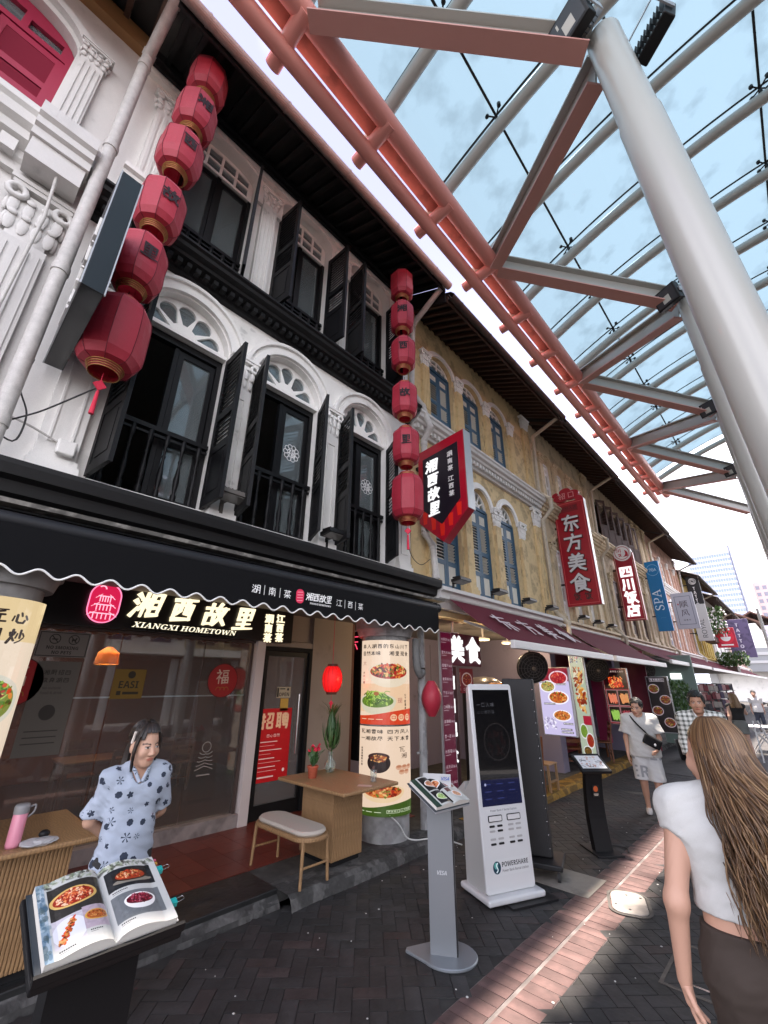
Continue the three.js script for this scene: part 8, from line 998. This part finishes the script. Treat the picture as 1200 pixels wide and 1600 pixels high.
        for (let k = 1; k <= 7; k++) { const t = k / 7, y = mix(e[1], fin, t), sp = smooth(clamp(t * 1.6)); p.push([mix(e[0], tx, sp) + amp * Math.sin(ph0 + t * fq * 4) * t, y, mix(e[2], tz, sp) + amp * Math.cos(ph0 + t * fq * 4) * t]); } L.push([p, Math.floor(rnd(0, 5))]);
      }
      const cap = netMesh((x, y, z) => Math.max(egg(x, y, z, [0, 0.04, -0.02], [0.08, 0.095, 0.102]), z - 0.04 + Math.max(0, 0.08 - y) * 0.7, -0.08 - y), [-0.1, -0.1, -0.14], [0.1, 0.15, 0.11], 0.006, () => br[3]); cap.applyMatrix4(hm); const m = mergeGeometries([flat(strands(L, br, 0.0030, 0.0015, 1.9)), flat(cap)].map((q) => { q.deleteAttribute('uv'); return q; })); m.scale(s, s, s); put(new THREE.Mesh(metreUV(m), hairM), 'hair', O); } } });
  // man in white with a shoulder bag
  const er = canvas(512, 512, (g) => { g.fillStyle = '#bfc0c0'; g.fillRect(0, 0, 512, 512); g.fillStyle = '#8d8f92'; g.font = 'bold 230px sans-serif'; g.fillText('ER', 30, 250); g.fillText('ER', 250, 500); }); er.wrapS = er.wrapT = THREE.RepeatWrapping; er.repeat.set(1.9, 1.9);
  const man = person({ label: 'man in white shirt and white shorts with a black crossbody bag', pos: [8.9, 0, -2.3], turn: -1.3, h: 1.68, headTurn: -0.35, headTilt: 0.2, broad: 1.1, fat: 1.12, skin: [0.46, 0.26, 0.18], J: { knL: [0.1, 0.5, 0.1], anL: [0.1, 0.11, 0.16], anR: [-0.1, 0.09, -0.12], knR: [-0.1, 0.48, 0.0], elR: [-0.25, 1.1, -0.03], wrR: [-0.26, 0.85, 0.04], elL: [0.25, 1.12, -0.02], wrL: [0.2, 0.98, 0.18], fingL: [-0.5, -0.5, 0.5] },
    top: { m: M([0.62, 0.62, 0.60], 0.85, { map: T.cloth }), sleeve: 0.72, hem: 0.84, loose: 0.03, wrinkle: 0.012, scoop: 0.075, wideSleeve: 0.03, flare: 0.02, name: 'shirt' }, bottom: { m: M(0xffffff, 0.8, { map: er }), waist: 0.98, hem: 0.5, loose: 0.03, wide: 0.035, name: 'shorts' }, shoes: M([0.5, 0.48, 0.47], 0.7), hair: shortHair([0.012, 0.011, 0.011]) });
  { const b = mb().tube([[-0.13, 1.44, 0.04], [-0.05, 1.33, 0.16], [0.08, 1.18, 0.185], [0.16, 1.08, 0.16]], 0.014, 6, 24).tube([[-0.13, 1.44, 0.04], [-0.11, 1.42, -0.08], [0.05, 1.25, -0.15], [0.17, 1.08, -0.06]], 0.014, 6, 24).build('bag_strap', mt.blackMatt, man); const g = mb().add(new RoundedBoxGeometry(0.26, 0.16, 0.07, 2, 0.03), new THREE.Matrix4().makeRotationZ(-0.5).setPosition(0.13, 1.07, 0.19)).build('bag', mt.blackMatt, man); const l = mb().ball(0, 0, 0, 0.018, 0.02, 0.004, 8).build('bag_mark', M([0.7, 0.7, 0.7], 0.5), man); l.position.set(0.16, 1.03, 0.229); const gl = mb(); for (const t of [-1, 1]) gl.add(new THREE.TorusGeometry(0.02, 0.0022, 5, 16), mat4.makeTranslation(t * 0.027, 0, 0)); gl.box(-0.008, 0.008, -0.002, 0.002, -0.002, 0.002); const G2 = gl.geo(); G2.applyMatrix4(new THREE.Matrix4().makeRotationFromEuler(new THREE.Euler(0.2, -0.35, 0, 'YXZ')).setPosition(-0.034, 1.568, 0.102)); put(new THREE.Mesh(G2, mt.black), 'glasses', man); }
  const plaid = tex(256, (u, v) => { const s1 = Math.abs(((u * 6) % 1) - 0.5) < 0.22 ? 1 : 0, s2 = Math.abs(((v * 6) % 1) - 0.5) < 0.22 ? 1 : 0; return [0.86, 0.87, 0.85].map((c) => c - 0.2 * s1 - 0.2 * s2 - 0.12 * s1 * s2); }, 0.36);
  person({ label: 'dark haired man in a grey and white plaid shirt behind the long haired woman', pos: [7.9, 0, -1.25], turn: -1.36, h: 1.82, headTurn: -0.1, broad: 1.12, fat: 1.04, skin: [0.42, 0.22, 0.14], top: { m: M(0xffffff, 0.85, { map: plaid }), sleeve: 1.6, hem: 0.82, loose: 0.025, wrinkle: 0.01, scoop: 0.06, vneck: true, collar: true, name: 'plaid_shirt' }, bottom: { m: M([0.03, 0.035, 0.05], 0.8), waist: 0.98, hem: 0.1, loose: 0.02 }, shoes: mt.dark, hair: shortHair([0.01, 0.009, 0.009], { n: 320, len: 0.2, fringe: 0.1 }) });
  person({ label: 'woman in a black top and short grey skirt by the street racks', pos: [16.9, 0, -1.75], turn: 1.9, h: 1.68, headTurn: 0.3, skin: [0.58, 0.36, 0.27], cell: 0.014, J: { elR: [-0.24, 1.2, 0.1], wrR: [-0.12, 1.3, 0.28], fingR: [0.5, 0.5, 0.5], anR: [-0.1, 0.09, -0.2], knR: [-0.09, 0.5, -0.02], anL: [0.09, 0.14, -0.3], knL: [0.09, 0.5, 0.05] }, top: { m: M([0.012, 0.012, 0.013], 0.8), sleeve: 0, hem: 0.98, loose: 0.006, scoop: 0.12, name: 'black_top' }, bottom: { m: M([0.16, 0.17, 0.16], 0.85), waist: 1.02, hem: 0.66, skirt: true, name: 'skirt' }, shoes: M([0.6, 0.6, 0.58], 0.6), hair: { brow: 0.3, make(hm, s, O) { const br = [[0.2, 0.12, 0.06], [0.14, 0.08, 0.04], [0.26, 0.17, 0.09]], L = []; for (let i = 0; i < 160; i++) { const ph = (rnd() < 0.5 ? 1 : -1) * rnd(0.9, Math.PI), p = []; for (const t of [0.05, 0.5, 1.0, 1.5]) { const v = V(...scalp(t, ph, 1.08)).applyMatrix4(hm); p.push([v.x, v.y, v.z]); } const e = p[3]; for (let k = 1; k < 5; k++) p.push([e[0] * (1 + 0.1 * k), e[1] - k * 0.075, mix(e[2], -0.13, k / 4)]); L.push([p, i]); } const g = flat(strands(L, br, 0.011, 0.007)); g.scale(s, s, s); put(new THREE.Mesh(metreUV(g), hairM), 'hair', O); } } });
  const mask = person({ label: 'person in dark patterned clothes and a pale face mask at the white table', pos: [19.9, 0, -0.95], turn: -1.5, h: 1.62, skin: [0.5, 0.3, 0.22], cell: 0.014, J: { elL: [0.24, 1.1, 0.05], wrL: [0.12, 0.95, 0.25], fingL: [-0.5, 0, 0.5] }, top: { m: M([0.03, 0.035, 0.03], 0.85, { map: T.stain }), sleeve: 0.7, hem: 0.8, loose: 0.02, scoop: 0.06 }, bottom: { m: M([0.03, 0.03, 0.035], 0.85), waist: 1.0, hem: 0.1 }, shoes: mt.dark, hair: shortHair([0.02, 0.015, 0.012], { len: 0.2 }) });
  { const g = mb().ball(0, 1.44, 0.1, 0.05, 0.035, 0.02, 10).build('face_mask', M([0.55, 0.65, 0.68], 0.8), mask); }
  person({ label: 'walker in a white shirt far down the street', pos: [27, 0, -2.0], turn: -1.5, h: 1.68, skin: [0.5, 0.3, 0.22], cell: 0.018, top: { m: M([0.7, 0.7, 0.7], 0.85), sleeve: 0.7, hem: 0.82, loose: 0.02, scoop: 0.06 }, bottom: { m: M([0.05, 0.06, 0.09], 0.85), waist: 0.98, hem: 0.1 }, shoes: mt.dark, hair: shortHair([0.015, 0.013, 0.012], { n: 120 }) });
}
function J2() { return 0; }
// ---------- beyond: the other side of the street, towers ----------
{ // opposite row of houses, mirrored in the shop windows
  const cols = [mt.white, mt.cream, mt.pink, mt.white, mt.yellow, mt.greyWhite, mt.salmon, mt.white, mt.cream, mt.pink];
  const names = ['white', 'cream', 'pink', 'plain white', 'yellow', 'grey', 'salmon', 'bright white', 'sand coloured', 'pale pink'];
  for (let k = 2; k < 10; k++) {
    const x = -14 + k * 5.8, w = 5.76, H = thingW('shophouse', names[k] + ' arcaded shophouse across the street' + (k > 4 ? ' farther down' : ''), 'shophouse', [x, 0, 9.6]), m = cols[k], s = rect(x, x + w, 3.0, 9.4), z = 9.6;
    for (let c = 0; c < 3; c++) { const cx = x + 1.1 + c * 1.78; s.holes.push(archPath(THREE.Path, cx, 0.5, 3.6, 5.5), archPath(THREE.Path, cx, 0.5, 6.8, 8.6, 0.2)); mb().box(cx - 0.48, cx + 0.48, 3.62, 5.9, z + 0.12, z + 0.17).box(cx - 0.48, cx + 0.48, 6.82, 8.75, z + 0.12, z + 0.17).build('shutter', k % 2 ? mt.navy : mt.brown, H); }
    mb().shape(s, z, z + 0.25).build('wall', m, H); mb().box(x, x + w, 3.0, 9.4, z + 3.2, z + 3.4).box(x, x + w, 2.9, 3.0, z, z + 3.4).box(x, x + w, 0, 2.9, z + 2.6, z + 2.8).build('rear_wall', mt.ceiling, H);
    for (const c of [0.2, 2.9, 5.56]) mb().cyl([x + c, 0, z + 0.25], [x + c, 2.9, z + 0.25], 0.2, 0.18, 14).build('column', mt.trim, H);
    mb().prof([[z - 0.9, 9.1], [z + 3.4, 11.2], [z + 3.4, 11.3], [z - 0.9, 9.2]], x + 0.01, x + w - 0.01).build('roof', mt.roof, H);
    mb().box(x, x + w, 6.2, 6.5, z - 0.25, z - 0.001).box(x, x + w, 3.05, 3.4, z - 0.3, z - 0.001).build('cornice', mt.trim, H);
  }
}
{ // towers at the end of the street
  const glass = M([0.30, 0.38, 0.56], 0.18), band = M([0.62, 0.62, 0.70], 0.5), body = M([0.34, 0.40, 0.55], 0.4);
  const Tn = thing('office_tower', 'pale blue banded glass office tower rising beyond the roofs', 'tower', [200, 0, -16]);
  const turn = 0.0; Tn.rotation.y = turn;
  const hw = 6.6, hd = 8; mb().box(-hd, hd, 0, 46.8, -6.2, 6.4).build('core', glass, Tn);
  mb().box(-hd - 0.15, hd + 0.15, 46.8, 50, -6.4, 6.6).build('crown_band', M([0.66, 0.60, 0.66], 0.6), Tn);
  for (let i = 0; i < 26; i++) mb().box(-hd - 0.14, hd + 0.14, 1.2 + i * 1.8, 1.95 + i * 1.8, -6.34, 6.54).build('spandrel', band, Tn);
  const mu = mb(); for (let i = 0; i < 18; i++) mu.box(-hd - 0.2, -hd - 0.05, 0, 46.8, -6.2 + i * 0.74, -6.12 + i * 0.74); mu.build('mullions', band, Tn);
  mb().box(-hd - 0.1, hd, 0, 49, 6.6, 7.0).build('side_fin', M([0.2, 0.22, 0.3], 0.4), Tn);
  const P = thing('apartment_tower', 'pale pink stepped apartment tower at the far end', 'tower', [200, 0, -1.5]), pk = M([0.72, 0.50, 0.47], 0.8), pw = M([0.25, 0.24, 0.3], 0.3);
  mb().box(-3, 3, 0, 35.5, -4.6, 4).build('wall', pk, P); mb().box(-2.5, 2.5, 35.5, 37.5, -2.5, 4).build('upper_block', pk, P);
  for (let i = 0; i < 14; i++) for (let j = 0; j < 4; j++) mb().box(-3.05, -2.98, 3 + i * 2.3, 4.3 + i * 2.3, -4.0 + j * 1.9, -2.9 + j * 1.9).build('window', pw, P);
  const Q = thing('apartment_tower', 'low pink block with a rounded roof before the pink tower', 'tower', [150, 0, -3]); mb().box(-3, 3, 0, 17.5, -2.2, 4).build('wall', M([0.75, 0.45, 0.45], 0.8), Q); for (let i = 0; i < 4; i++) for (let j = 0; j < 3; j++) mb().box(-3.05, -2.98, 4 + i * 3.2, 6.2 + i * 3.2, -1.5 + j * 1.9, -0.6 + j * 1.9).build('window', pw, Q);
}
tag(mb().box(-500, 900, -0.6, -0.31, -700, 700).build('ground', M([0.12, 0.115, 0.11], 0.9, { map: T.stone })), 'city ground beyond the street', null, null, 'structure');
renderer.render(scene, camera);
